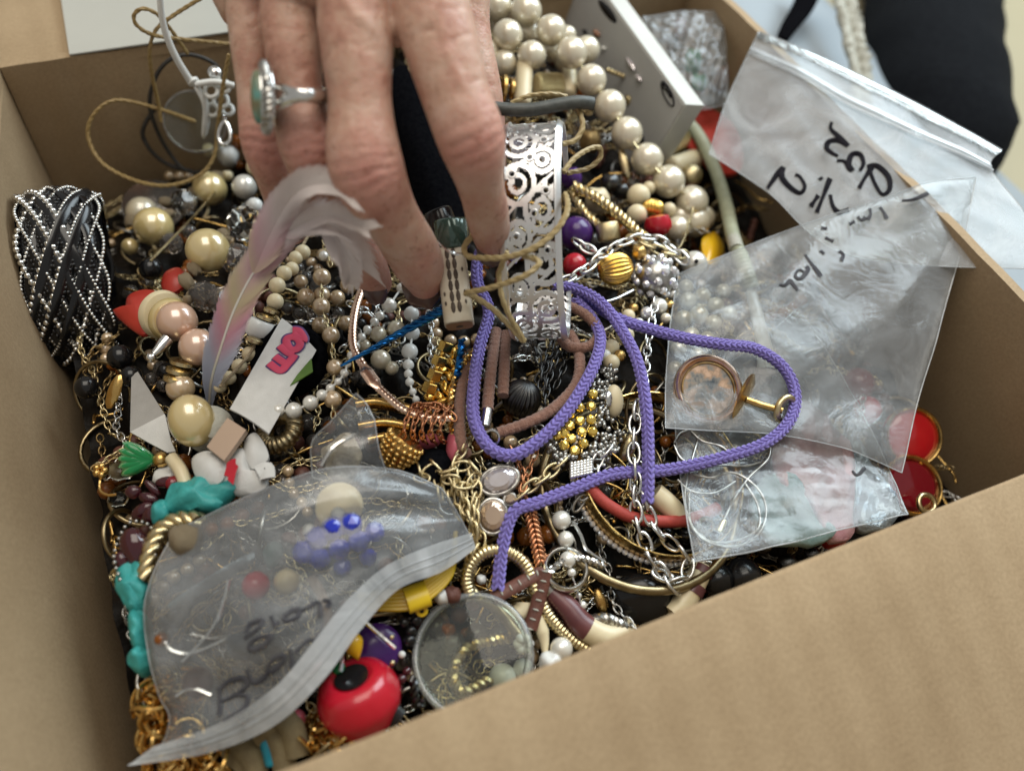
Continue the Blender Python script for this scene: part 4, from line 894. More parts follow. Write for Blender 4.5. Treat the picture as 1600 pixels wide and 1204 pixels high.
# blue twisted cord
bt = MB(); P = crom([D(700, 478, .272), S(640, 512, 17), S(590, 540, 17), S(550, 562, 16), S(532, 572, 15)], 10); P = resample(P, .0006); q = np.linspace(1, .12, len(P))**.7
for k in range(3):
    hx = helix(P, .0010, 1/.011, 2*math.pi*k/3); hx = P+(hx-P)*q[:, None]; bt.tube(hx, .0011*q, 8)
tag(obj('blue_twisted_wire', bt, M['bluewire']), 'metallic blue twisted cord ending in a point below the fingertips', 'cord')
P = crom(SP([(722, 530), (719, 560), (714, 590)], 11), 8); bt = MB(); rope(bt, P, .0007, 2, .006, .0008)
tag(obj('blue_twisted_wire', bt, M['bluewire']), 'short metallic blue twisted cord beside the gold cubes', 'cord')
# carved bone bead
bn = thing('carved_bone_bead', 'flat white bone tube bead with dark carved lines beside the bangle', 'bead', D(715, 450, .268))
a, b = D(704, 392, .2685), D(718, 508, .2640); ax_ = nrm(b-a); sd_ = nrm(np.cross(ax_, IF)); nn = np.cross(sd_, ax_); nn = nn if nn@IF < 0 else -nn
L_ = np.linalg.norm(b-a)/2; c = (a+b)/2; G = []; w_ = pm(c, 23); t2 = .0048
prof = [(math.cos(t)*w_*(abs(math.cos(t))**-.55 if abs(math.cos(t)) > .02 else 1), math.sin(t)*t2*(abs(math.sin(t))**-.45 if abs(math.sin(t)) > .02 else 1)) for t in np.linspace(0, 2*math.pi, 32, endpoint=False)]
mb = MB(); rings_ = [(-1, .9), (-.98, 1), (-.5, 1.0), (0, 1.01), (.5, 1), (.97, 1), (1, .92)]
Vv = [c+ax_*L_*s+sd_*x*k+nn*y*k for s, k in rings_ for x, y in prof]; n_ = 32
mb.add(Vv, [(i*n_+k, i*n_+(k+1) % n_, (i+1)*n_+(k+1) % n_, (i+1)*n_+k) for i in range(6) for k in range(n_)]+[tuple(range(n_-1, -1, -1)), tuple(6*n_+k for k in range(n_))]); obj('tube', mb, M['bone'], bn)
obj('end_face', MB().add([c+ax_*(L_+.0003)+sd_*x*.9+nn*y*.9 for x, y in prof], [tuple(range(n_))]), M['amberwood'] if 'amberwood' in M else M.setdefault('amberwood', mottled('cut_bone_end', (.34, .19, .09), (.26, .14, .06), .6, 0, 200)), bn)
obj('hole', MB().lathe(c+ax_*(L_+.0004), ax_, [(.0011, 0), (.0011, .0002)], 12), M['bonecut'], bn)
for k in (-1, 1):
    for s in np.linspace(-.8, .62, 6):
        obj('carved_line', MB().ell(c+ax_*L_*s+sd_*k*.0010+nn*(t2*1.0), .00075, .0020, .0004, M=[sd_, ax_, nn], seg=8, rings=6), M['bonecut'], bn)
for k in (-1, 1):
    for s in (-.35, .25, .5):
        obj('carved_line', MB().ell(c+ax_*L_*s+sd_*k*.0032+nn*(t2*.97), .0004, .0008, .0003, M=[sd_, ax_, nn], seg=6, rings=5), M['bonecut'], bn)
p = D(706, 366, .268); a_ = iv(.1, 1, .1)
def abalone():
    m = mat('abalone_shell', (.05, .15, .12), .15, .3, Coat_Weight=.8); nt, b2_ = nodes(m); r = ramp(nt, noise(nt, 260, 4).outputs['Fac'], [(.32, (.008, .008, .01)), (.5, (.02, .05, .04)), (.62, (.10, .22, .17)), (.75, (.28, .22, .26))]); nt.links.new(r.outputs[0], b2_.inputs['Base Color']); return m
M['abalone'] = abalone()
tag(inst('abalone_bead', bead_mesh('tube', 'abalone'), None, p, (.0056, .0056, .0050), [*basis(a_)]), 'dark green abalone bead above the bone tube under the index finger', 'bead')
p = D(690, 350, .275); tag(inst('black_tube_bead', bead_mesh('tube', 'black'), None, p, (.0050, .0050, .0050), [*basis(iv(.4, 1, .1))]), 'glossy black tube bead beside the abalone bead', 'bead')
P = crom([D(674, 367, .258), D(688, 382, .256), D(704, 394, .254), D(722, 397, .255), D(728, 388, .258)], 8); tag(obj('silver_pin', MB().tube(P, np.linspace(.0002, .0006, len(P)), 6), M['silver']), 'thin silver wire hook across the top of the bone bead', 'pin')
# gold cubes
gc = thing('gold_cube_strand', 'strand of bright gold cube beads hanging below the bone bead', 'bead strand', S(686, 565, 6))
for x, y in ((696, 542), (686, 564), (679, 586), (671, 606)): bead(gc, 'cube_bead', x, y, 9, 'brightgold', 'cube', dz=11, axis=iv(-.4, 1, .1))
for x, y in ((691, 553), (683, 575), (675, 596)): bead(gc, 'spacer', x, y, 5, 'brightgold', 'small', dz=10)
gn = thing('gold_nugget_chain', 'chain of gold nugget links beside the gold cube beads', 'chain', S(700, 580, 4))
for x, y, r in ((708, 552, 8), (703, 566, 8), (696, 580, 9), (706, 592, 9), (694, 604, 10), (702, 612, 9), (684, 618, 9), (672, 622, 8), (712, 575, 7), (690, 628, 8), (668, 640, 7), (718, 545, 6)): bead(gn, 'nugget', x, y, r, 'brightgold', 'nugget', dz=6, axis=rdir(.5), sc=(.8, .8, 1.3))
sv = thing('silver_chain', 'thin silver chain hanging from the middle fingertip', 'chain', S(673, 530, 6)); chain_parts(sv, crom(SP([(668, 482), (674, 510), (672, 540), (676, 570), (680, 590)], 8), 6), .0026, 'silver')
# ================================================================== filigree bangle
fb = thing('filigree_bangle', 'wide silver bangle pierced with flowers and scrolls, standing beside the index finger', 'bangle', D(838, 362, .268))
topP, botP = D(832, 196, .2625), D(842, 528, .2775); cen = (topP+botP)/2
axu = nrm(topP-botP); Rv = np.linalg.norm(topP-botP)/2*1.02; axw = nrm(iv(1, .02, -.14)-axu*(iv(1, .02, -.14)@axu)); axd = np.cross(axw, axu); axd = axd if axd@IF < 0 else -axd
Rd = .0205; cen = cen+axd*-.006; HWd = pm(cen, 45)
NU, NV = 560, 52
def flower(u, v, u0, v0, r, a0=0):
    du, dv = u-u0, v-v0; d = math.hypot(du, dv); an = math.atan2(dv, du)
    return d, d < r*(.72+.28*math.cos(5*an+a0))
rgf = random.Random(5); fl = []; L_ = 2*math.pi*.027
k = 0
while k*.0052 < L_:
    fl.append((k*.0052+rgf.uniform(-.0006, .0006), (-1, .1, .95)[k % 3]*HWd*.52+rgf.uniform(-.001, .001), rgf.uniform(.0026, .0033), rgf.uniform(0, 6))); k += 1
arcs = []
for i in range(26):
    u0 = i*L_/26; s = 1 if i % 2 else -1; arcs.append((u0, s*HWd*.40, .0052 if i % 3 else .0036, s))
def solid(u, v):
    if abs(v) > HWd*.80: return True
    hole = False
    for u0, v0, r, a0 in fl:
        du = (u-u0+L_/2) % L_-L_/2
        if abs(du) > r*1.2: continue
        dv = v-v0; d = math.hypot(du, dv)
        if d < r*(.70+.30*math.cos(5*math.atan2(dv, du)+a0)):
            return not d < .0008
    for u0, v0, r, s in arcs:
        du = (u-u0+L_/2) % L_-L_/2
        if abs(du) > r+.002: continue
        d = math.hypot(du, v-v0)
        if abs(d-r) < .00072: return True
        if abs(d-r*.45) < .0006: return True
    return abs(math.sin(u*300-v*210)) < .13
us = np.linspace(0, 2*math.pi, NU, endpoint=False); vs = np.linspace(-HWd, HWd, NV)
Vv = np.zeros((NU, NV, 2, 3))
for i, t in enumerate(us):
    o_ = math.cos(t)*axd*Rd+math.sin(t)*axu*Rv; nn_ = nrm(math.cos(t)*axd/Rd+math.sin(t)*axu/Rv)
    for j, v in enumerate(vs):
        q = abs(v)/HWd; prof = -.0011*max(0, (q-.80)/.20)**1.5+(.0009 if q > .80 else 0)*1
        base = cen+o_+axw*v; Vv[i, j, 0] = base+nn_*(prof+.00035); Vv[i, j, 1] = base+nn_*(prof-.00045)
Vf = Vv.reshape(-1, 3); idx = lambda i, j, s: ((i % NU)*NV+j)*2+s
cell = np.zeros((NU, NV-1), bool)
for i in range(NU):
    for j in range(NV-1): cell[i, j] = math.cos(2*math.pi*i/NU) > -.80 and solid((i+.5)/NU*L_, (vs[j]+vs[j+1])/2)
def mkpart(sel, name, mk):
    f = []
    for i in range(NU):
        for j in range(NV-1):
            if not sel(i, j): continue
            f.append((idx(i, j, 0), idx(i+1, j, 0), idx(i+1, j+1, 0), idx(i, j+1, 0))); f.append((idx(i, j, 1), idx(i, j+1, 1), idx(i+1, j+1, 1), idx(i+1, j, 1)))
            for (di, dj, e) in ((-1, 0, ((i, j), (i, j+1))), (1, 0, ((i+1, j+1), (i+1, j))), (0, -1, ((i+1, j), (i, j))), (0, 1, ((i, j+1), (i+1, j+1)))):
                ii, jj = (i+di) % NU, j+dj
                if jj < 0 or jj > NV-2 or not sel(ii, jj): f.append((idx(*e[0], 0), idx(*e[1], 0), idx(*e[1], 1), idx(*e[0], 1)))
    used = sorted({q for x in f for q in x}); mp = {q: n for n, q in enumerate(used)}
    mb = MB().add(Vf[used], [tuple(mp[q] for q in x) for x in f]); return obj(name, mb, M[mk], fb, angle=35)
rimj = [j for j in range(NV-1) if abs((vs[j]+vs[j+1])/2) > HWd*.80]; rs = set(rimj)
M['brightsilver'] = mottled('bright_silver', (.90, .90, .90), (.82, .82, .81), .36, 1, 300, 1100, .15, .0002)
mkpart(lambda i, j: cell[i, j] and j not in rs, 'filigree_band', 'brightsilver'); mkpart(lambda i, j: cell[i, j] and j in rs, 'edge_rim', 'brightsilver')
dc = MB()
for u0, v0, r, a0 in fl:
    if math.cos(u0/L_*2*math.pi) < -.78: continue
    t = u0/L_*2*math.pi; o_ = math.cos(t)*axd*Rd+math.sin(t)*axu*Rv; nn_ = nrm(math.cos(t)*axd/Rd+math.sin(t)*axu/Rv)
    dc.torus(cen+o_+axw*v0+nn_*.0005, .0011, .00035, nn_, 14, 6)
obj('flower_centres', dc, M['brightsilver'], fb)
# ================================================================== cords around the bangle
def dcord(name, label, pts, r, mk, cat='cord'): P = crom([D(*p) for p in pts], 8); return tag(obj(name, rope(MB(), P, r*.24, 2, .0060, r*.82) if mk.startswith('wax') else MB().tube(P, r, 8), M[mk]), label, cat)
q7 = lambda pts, d: [(700+.2658*x, 250+.2658*y, dd) for (x, y), dd in zip(pts, d)]
dcord('waxed_cord', 'pale waxed cord wrapped across the middle of the filigree bangle', q7([(320, 365), (180, 420), (100, 500), (110, 560), (200, 575), (350, 570), (500, 520), (620, 430), (690, 330), (705, 260), (690, 200)], [.262, .257, .255, .253, .250, .2465, .244, .2445, .246, .250, .256]), .00095, 'waxcord2')
dcord('waxed_cord', 'pale waxed cord crossing the lower bangle with its end pointing down', q7([(440, 560), (530, 590), (520, 630), (430, 690), (250, 750), (110, 780), (150, 800), (280, 890), (440, 1060)], [.247, .245, .244, .244, .249, .254, .256, .258, .262]), .00095, 'waxcord2')
dcord('waxed_cord', 'pale waxed cord strand running down the left edge of the bangle', q7([(350, 540), (315, 620), (300, 700), (340, 870), (450, 1065)], [.249, .252, .254, .256, .262]), .0009, 'waxcord2')
q3 = lambda pts, d: [(700+.2908*x, .2908*y, dd) for (x, y), dd in zip(pts, d)]
dcord('waxed_cord', 'tan waxed cord loop to the right of the bangle top', q3([(690, 570), (715, 620), (722, 690), (680, 755), (610, 775)], [.268, .266, .265, .264, .262]), .0009, 'waxcord2')
dcord('waxed_cord', 'tan waxed cord loop over the dark beads right of the bangle', q3([(620, 925), (680, 850), (760, 800), (815, 795), (815, 850), (750, 905), (640, 930)], [.258, .262, .268, .272, .274, .274, .272]), .0009, 'waxcord2')
dcord('grey_leather_cord', 'thick dark grey leather cord lying above the top of the bangle', q3([(250, 580), (340, 590), (460, 588), (600, 562), (700, 548), (775, 555)], [.262, .262, .262, .263, .264, .266]), .0021, 'greyleather')
dcord('waxed_cord', 'thin tan cord just above the dark grey leather cord', q3([(340, 555), (440, 515), (560, 505), (640, 520)], [.264, .265, .266, .268]), .0008, 'waxcord2')
# dark cloth between index and middle finger
p = S(655, 250, 4)
tag(leafshape('black_fabric_scrap', None, [(610, 120), (640, 110), (700, 240), (735, 340), (700, 380), (650, 320), (630, 260), (612, 190)], .004, 'blackmatte', None, bulge=.004, dz=10), 'black fabric scrap seen between index and middle finger', 'fabric')
# ================================================================== purple cord
pc = thing('knitted_cord', 'knitted purple cord looping over the bangle and across the zip bag', 'cord', S(900, 620, 10))
segs = [[(806, 402, 24), (775, 382, 23), (750, 396, 21), (746, 440, 18), (764, 486, 16), (750, 540, 15), (741, 600, 14), (741, 655, 13), (764, 698, 13), (800, 711, 13), (842, 688, 14), (888, 640, 15), (926, 576, 16), (938, 530, 15), (925, 498, 14), (900, 470, 14)],
        [(868, 446, 14), (902, 452, 16), (938, 472, 18), (968, 510, 18), (996, 565, 17), (1010, 640, 15), (1013, 720, 14), (1012, 782, 13)],
        [(905, 458, 11), (958, 494, 14), (1010, 512, 14), (1070, 528, 15), (1130, 538, 17), (1180, 545, 18), (1222, 572, 18), (1242, 612, 18), (1235, 655, 18), (1195, 692, 17), (1120, 717, 15), (1040, 734, 12), (960, 740, 11), (900, 762, 11), (840, 785, 11), (803, 800, 10), (786, 850, 9), (778, 918, 8)]]
for sg in segs:
    P = crom(SP(sg), 10); obj('cord_run', knit(MB(), P, .00210, .00195), M['violet'], pc)
# ================================================================== brown suede
su = thing('brown_suede_cord', 'soft brown suede cord looping below the bangle with a metal tip', 'cord', S(850, 600, 8))
for pts in ([(885, 476, 14), (915, 492, 15), (936, 518, 14), (922, 540, 13), (892, 542, 12), (876, 528, 11)], [(890, 520, 10), (905, 555, 11), (900, 600, 11), (862, 640, 11), (820, 662, 10), (778, 676, 9)],
            [(775, 515, 10), (768, 570, 11), (763, 620, 11), (762, 640, 11)], [(790, 520, 9), (788, 570, 10), (786, 618, 10)], [(738, 550, 8), (724, 590, 9), (718, 640, 10), (720, 690, 9), (730, 712, 6)]):
    Q_ = resample(crom(SP(pts), 8), .0007); obj('cord_run', MB().tube(Q_, .00195+.00014*np.sin(np.arange(len(Q_))*1.9), 12, flat=.85), M['suede'], su)
a_, b_ = S(762, 640, 11), S(758, 666, 10); obj('metal_tip', MB().lathe(a_, b_-a_, [(.0019, 0), (.0019, np.linalg.norm(b_-a_)), (.001, np.linalg.norm(b_-a_)*1.1)], 12), M['silver'], su)
p = S(767, 684, 10); obj('jump_ring', MB().torus(p, .0027, .0005, iv(.3, .2, -1), 20, 6), M['silver'], su)
# ================================================================== copper, gold chain clusters, charms
cc = thing('copper_chain', 'bundle of copper chain wrapped around the snake chain', 'chain', S(670, 655, 10))
for k in range(5):
    x = 640+k*14; P = crom(SP([(x+14, 634, 9), (x+2, 640, 14), (x-6, 660, 15), (x-9, 678, 13), (x-3, 690, 8)]), 6); chain_parts(cc, P, .0024, 'copper')
chain_parts(cc, crom(SP([(638, 640, 12), (660, 632, 14), (690, 636, 14), (706, 650, 13)]), 6), .0028, 'copper')
cs = thing('copper_chain', 'copper chain running down between crystals and silver chain', 'chain', S(825, 730, 6))
for pts in ([(800, 702, 9), (815, 735, 9), (818, 760, 9), (828, 800, 8)], [(840, 700, 9), (826, 735, 9), (818, 760, 10)], [(812, 720, 7), (808, 750, 7), (820, 780, 7)]): chain_parts(cs, crom(SP(pts), 6), .0026, 'copper')
cf = thing('copper_herringbone_chain', 'flat copper herringbone chain hanging below the purple cord', 'chain', S(835, 830, 6))
P = crom(SP([(826, 790, 8), (833, 820, 8), (839, 850, 8), (845, 880, 7)]), 10); P = resample(P, .0017); T_, A_, B_ = up_frames(P); hb_ = MB()
for i in range(len(P)):
    for s in (-1, 1): d = nrm(T_[i]+s*.8*A_[i]); hb_.ell(P[i]+A_[i]*s*.0011, .0019, .0008, .0007, M=[d, np.cross(B_[i], d), B_[i]], seg=8, rings=6)
obj('plaited_links', hb_, M['copper'], cf)
gb_ = [((556, 634), (590, 630), (640, 640), 'broad gold bar bangle behind the snake chain'), ((560, 668), (600, 662), (640, 668), 'second gold bar bangle under the copper chain'), ((575, 690), (605, 684), (636, 684), 'third gold bar bangle above the basket charm')]
for a, b, c, lab in gb_:
    tag(obj('bar_bangle', MB().tube(crom(SP([a, b, c], 4), 10), .0017, 10, flat=1.5), M['gold']), lab, 'bangle', 'gold bar bangles')
bk = thing('gold_basket_charm', 'gold basket textured dome charm beside the front left bag', 'charm', S(620, 702, 8)); p = S(622, 706, 9); axc = iv(-.55, .75, .1)
obj('dome', MB().lathe(p, axc, [(.0058, -.0052), (.0062, -.0042), (.0060, -.001), (.0050, .0025), (.0034, .0048), (.0010, .0058)], 26), M['gold'], bk)
aa, bb_, kk = basis(axc); bm = MB()
for i, (r_, z_) in enumerate([(.0061, -.0042), (.0062, -.0024), (.0059, -.0006), (.0053, .0012), (.0046, .0028), (.0035, .0043)]):
    n_ = int(r_*2*math.pi/.0021)
    for k in range(n_): t = 2*math.pi*(k+.5*(i % 2))/n_; bm.ell(p+aa*r_*math.cos(t)+bb_*r_*math.sin(t)+kk*z_, .00095, seg=8, rings=5)
obj('woven_studs', bm, M['gold'], bk); obj('stem', MB().tube(np.array([p+axc*.005, p+axc*.011]), .0008, 8), M['palegold'], bk)
tag(leafshape('black_crochet_piece', None, [(632, 742), (650, 715), (680, 700), (704, 712), (708, 745), (690, 765), (660, 770)], .003, 'blackmatte', None, bulge=.004, dz=6), 'black crochet piece beside the gold basket charm', 'fabric')
tag(leafshape('pink_shell', None, [(698, 706), (700, 680), (716, 664), (726, 676), (722, 705), (710, 720)], .002, 'pinkleaf', None, bulge=.003, dz=7), 'pink shell petal behind the brown suede cord', 'shell')
tag(leafshape('pink_shell', None, [(655, 686), (672, 676), (690, 682), (682, 692), (664, 696)], .002, 'pinkleaf', None, bulge=.002, dz=5), 'small pink shell under the copper chain', 'shell')
gcl = thing('gold_chain', 'heap of looped pale gold chain left of the oval crystals', 'chain', S(735, 780, 6))
for pts in ([(728, 696, 8), (716, 715, 10), (708, 740, 10), (716, 770, 10), (722, 800, 9)], [(655, 732, 7), (660, 748, 9), (668, 740, 9), (680, 724, 9), (684, 745, 9), (688, 770, 8)], [(700, 735, 10), (722, 728, 11), (742, 730, 11), (738, 752, 11), (715, 758, 12), (698, 745, 11), (704, 775, 10), (716, 800, 9)],
            [(738, 745, 10), (745, 770, 10), (735, 800, 10), (742, 830, 9), (732, 856, 8), (736, 880, 7)], [(725, 770, 11), (728, 800, 11), (740, 820, 11), (736, 850, 10)], [(745, 790, 9), (742, 815, 9), (752, 840, 8), (742, 862, 8)]):
    chain_parts(gcl, crom(SP(pts), 6), .0040, 'palegold')
gf = thing('gold_rope_chain', 'thin gold rope chain coiled beside the blue cord', 'chain', S(735, 570, 6))
for pts in ([(745, 545, 9), (726, 565, 10), (712, 590, 10), (706, 620, 10), (705, 655, 9), (710, 680, 8)], [(742, 555, 10), (735, 585, 9), (728, 610, 9)]):
    m_ = MB(); rope(m_, crom(SP(pts), 8), .0007, 2, .0042, .0007); obj('rope', m_, M['gold'], gf)
# oval crystals
def cab(name, label, px, py, rx, ry, ang, mk, rim, dz=7, facet=True):
    p = S(px, py, dz); q = pm(p, 1); t = thing(name, label, 'crystal', p); nrm_ = iv(.05, -.25, -1); u = nrm(IR*math.cos(ang)+IU*math.sin(ang)); u = nrm(u-nrm_*(u@nrm_)); v = np.cross(nrm_, u)
    th = np.linspace(0, 2*math.pi, 16 if facet else 30, endpoint=False); n = len(th); prof = [(1.0, -.0018), (1.0, 0), (.82, .0016), (.55, .0024), (.02, .0024)] if facet else [(1, -.0012), (1, 0), (.9, .0014), (.6, .0025), (.02, .0030)]
    Vv = [p+u*rx*q*f*math.cos(x+(i % 2)*math.pi/n)+v*ry*q*f*math.sin(x+(i % 2)*math.pi/n)+nrm_*z for i, (f, z) in enumerate(prof) for x in th]
    fc = [(i*n+k, i*n+(k+1) % n, (i+1)*n+(k+1) % n, (i+1)*n+k) for i in range(4) for k in range(n)]+[tuple(range(n-1, -1, -1)), tuple(4*n+k for k in range(n))]
    obj('stone', MB().add(Vv, fc), M[mk], t, smooth=not facet); tt = np.linspace(0, 2*math.pi, 40, endpoint=False)
    obj('rim', MB().tube(np.array([p+u*rx*q*1.04*math.cos(x)+v*ry*q*1.04*math.sin(x)-nrm_*.0004 for x in tt]), .0008, 8, closed=True), M[rim], t)
    obj('back_plate', MB().add([p+u*rx*q*1.0*math.cos(x)+v*ry*q*1.0*math.sin(x)-nrm_*.0022 for x in tt], [tuple(range(40))]), M[rim], t); return t
M['foil'] = mottled('foiled_crystal', (.80, .78, .84), (.66, .58, .56), .12, .6, 90, Coat_Weight=.8)
M['peachfoil'] = mottled('peach_crystal', (.62, .46, .33), (.50, .36, .26), .12, .5, 60, Coat_Weight=.8)
cab('oval_crystal', 'oval clear faceted crystal in silver rim left of the copper chain', 780, 750, 30, 20, .35, 'foil', 'antsilver', 9)
cab('oval_crystal', 'oval peach coloured crystal below the clear one', 770, 806, 22, 26, 0, 'peachfoil', 'antsilver', 8)
cab('oval_crystal', 'tiny pale round crystal between the copper chain and peach crystal', 797, 780, 9, 9, 0, 'peachfoil', 'antsilver', 8)
# dark ribbed bead and black chains
p = S(815, 622, 6); rbd = thing('dark_ribbed_bead', 'gunmetal ribbed melon bead inside the purple cord loop', 'bead', p); inst('body', bead_mesh('melon', 'gunmetal'), rbd, p, pm(p, 33), [*basis(iv(.35, -.85, -.55))])
bc = thing('black_chain', 'black curb chain hanging below the bangle', 'chain', S(855, 570, 4))
for pts in ([(880, 535, 9), (868, 560, 9), (858, 590, 8), (852, 625, 7)], [(862, 540, 8), (852, 570, 8), (846, 600, 7)], [(838, 548, 6), (846, 575, 6), (858, 560, 7), (842, 590, 6)], [(885, 545, 7), (880, 575, 7), (870, 600, 6)]): chain_parts(bc, crom(SP(pts), 6), .0032, 'gunmetal')
# ================================================================== yellow rhinestone brooch
q = lambda x, y: (700+.2658*x, 520+.2658*y)
bro = thing('rhinestone_brooch', 'star shaped silver brooch set with rows of yellow rhinestones', 'brooch', S(910, 640, 8))
for x, y in ((850, 360), (840, 430), (840, 510), (850, 580), (775, 440), (775, 515), (785, 580), (795, 650), (715, 545), (725, 620), (745, 690), (680, 590), (682, 660), (640, 600), (715, 480)):
    p = S(*q(x, y), 11); r_ = pm(p, 8.6)
    o = inst('yellow_stone', bead_mesh('facet', 'topaz'), bro, p, (r_, r_, r_*.75), [*basis(nrm(iv(.1, -.2, -1)+.25*rdir(.5)))])
    obj('setting', MB().torus(p-iv(.1, -.2, -1)*.0004, r_*1.0, .0004, iv(.1, -.2, -1), 14, 5), M['antsilver'], o)
for x, y, sx_, sy_, n_ in ((940, 235, 45, 50, 22), (900, 340, 55, 70, 26), (905, 500, 40, 80, 22), (970, 610, 60, 70, 30), (930, 690, 55, 55, 24), (620, 660, 60, 50, 26), (690, 730, 60, 40, 22), (860, 690, 55, 60, 22), (860, 280, 35, 40, 14)):
    m_ = MB()
    for _ in range(n_): p = S(*q(x+random.gauss(0, .55)*sx_, y+random.gauss(0, .55)*sy_), random.uniform(8, 11)); m_.ell(p, random.uniform(.0007, .0011), seg=8, rings=6)
    obj('silver_bead_cluster', m_, M['antsilver'], bro)
p = S(*q(775, 800), 10); m_ = MB()
for i in range(7):
    for j in range(6): m_.ell(S(*q(725+i*19, 770+j*15-i*4), 11), .0008, seg=7, rings=5)
obj('beaded_tail', m_, M['silver'], bro)
p = S(*q(975, 400), 7); tag(inst('white_cabochon', bead_mesh('sphere', 'ivory'), None, p, (pm(p, 15), pm(p, 26), pm(p, 13)), [IR, IU, -IF]), 'smooth oval ivory cabochon tucked under the brooch', 'bead')
p = S(*q(940, 390), 9); tag(inst('silver_cabochon', bead_mesh('sphere', 'silver'), None, p, (pm(p, 8), pm(p, 14), pm(p, 8)), [IR, IU, -IF]), 'small shiny silver oval on the brooch edge', 'bead')
p = S(*q(1060, 670), 6); tag(obj('gold_textured_leaf', MB().ell(p, pm(p, 13), pm(p, 24), .002, M=[IR, nrm(IU+.3*IR), -IF], seg=14, rings=10), M['palegold']), 'small textured gold leaf right of the brooch', 'charm')
# ================================================================== silver cable chains
sc1 = thing('silver_cable_chain', 'silver cable chain falling beside the purple cord end', 'chain', S(995, 780, 6)); e8 = lambda pts, d: [(780+.2408*x, 720+.2408*y, d) for x, y in pts]
chain_parts(sc1, crom(SP([(995, 640, 12), (990, 690, 12), (993, 750, 12)]+e8([(885, 140), (882, 220), (885, 310), (900, 420), (940, 520), (1000, 640), (1080, 745), (1120, 800)], 11)), 6), .0050, 'silver')
sc2 = thing('silver_cable_chain', 'silver cable chain swinging down to the corner of the chain bag', 'chain', S(1050, 850, 6))
chain_parts(sc2, crom(SP(e8([(935, 250), (960, 320), (990, 390), (1060, 490), (1150, 560), (1220, 620), (1225, 690), (1170, 770), (1100, 770), (1060, 740)], 11)), 6), .0050, 'silver')
sc3 = thing('silver_cable_chain', 'silver cable chain left of the brooch with copper beside it', 'chain', S(850, 740, 6))
chain_parts(sc3, crom(SP([q(430, 950)+(9,), q(500, 890)+(10,), q(560, 850)+(10,), q(630, 790)+(10,), q(660, 760)+(10,)]), 6), .0044, 'palegold')
chain_parts(sc3, crom(SP([q(860, 830)+(9,), q(880, 750)+(10,), q(930, 690)+(10,)]), 6), .0044, 'silver')
chain_parts(sc3, crom(SP([q(860, 870)+(9,), q(800, 950)+(8,), q(770, 1000)+(7,)]), 6), .0044, 'antsilver')
sc4 = thing('silver_cable_chain', 'fine silver chain dropping from the rhinestone ball', 'chain', S(1012, 540, 6)); chain_parts(sc4, crom(SP([(1024, 470, 8), (1018, 505, 8), (1012, 540, 8), (1008, 590, 8), (1000, 640, 8)]), 6), .0034, 'silver')
sc5 = thing('silver_cable_chain', 'short silver chain end below the corner of the chain bag', 'chain', S(1095, 882, 4)); chain_parts(sc5, SP([(1082, 890, 5), (1095, 884, 6), (1108, 886, 6), (1118, 880, 6)]), .0040, 'silver')
# ================================================================== bangles and hoops in front
def bangle(name, label, px, py, rx, mk, tube_r, dz=4, flat=1.0, tall=1.0, tilt=(0, 0, 1), n=90):
    p = S(px, py, dz); t = thing(name, label, 'bangle', p); o = obj('band', MB().torus(p, pm(p, rx), tube_r, tilt, n, 10, flat=flat, tall=tall), M[mk], t); return t, p
bangle('gold_bangle', 'plain thin brass bangle lying flat below the brooch', 1000, 770, 156, 'brass', .0016, 1, tilt=(.05, -.10, 1))
t, p = bangle('rhinestone_bangle', 'broad gold bangle edged with clear rhinestones under the red cord', 1030, 740, 134, 'gold', .0008, 3, flat=.8, tall=5.0, tilt=(.10, -.22, 1))
a, b, k = basis((.10, -.22, 1)); rr = pm(p, 134)
for x in np.linspace(0, 2*math.pi, 96, endpoint=False):
    o_ = math.cos(x)*a+math.sin(x)*b; inst('rhinestone', bead_mesh('facet', 'rhine'), t, p+o_*(rr+.0012)-k*.0026, .0011, [a, b, k])
cord('woven_cord', 'glossy red woven cord curving under the purple cord end into the bag', e8([(590, 175), (650, 240), (730, 300), (850, 360), (1000, 388), (1180, 388), (1320, 350), (1420, 300)], 9), .0021, 'redcord')
ho = S(884, 888, 8); hp = thing('silver_hoop', 'polished silver hoop with one flat side below the brooch', 'hoop', ho)
obj('ring', MB().torus(ho, pm(ho, 33), .0010, iv(.2, -.5, -.9), 50, 8, tall=1.6), M['silver'], hp)
P = crom(SP(e8([(480, 390), (530, 480), (560, 560), (600, 600), (680, 650)], 8)), 8); tag(obj('wire_hoop', MB().tube(P, .0006, 6), M['silver']), 'bent silver wire end beside the rhinestone bangle', 'wire')
P = crom(SP([(848, 905, 9), (872, 882, 10), (895, 872, 10), (915, 873, 10), (945, 885, 9)]), 10); m_ = MB(); rope(m_, P, .0006, 2, .004, .0007); tag(obj('rope_chain', m_, M['silver']), 'thin twisted silver rope arching over the silver hoop', 'chain')
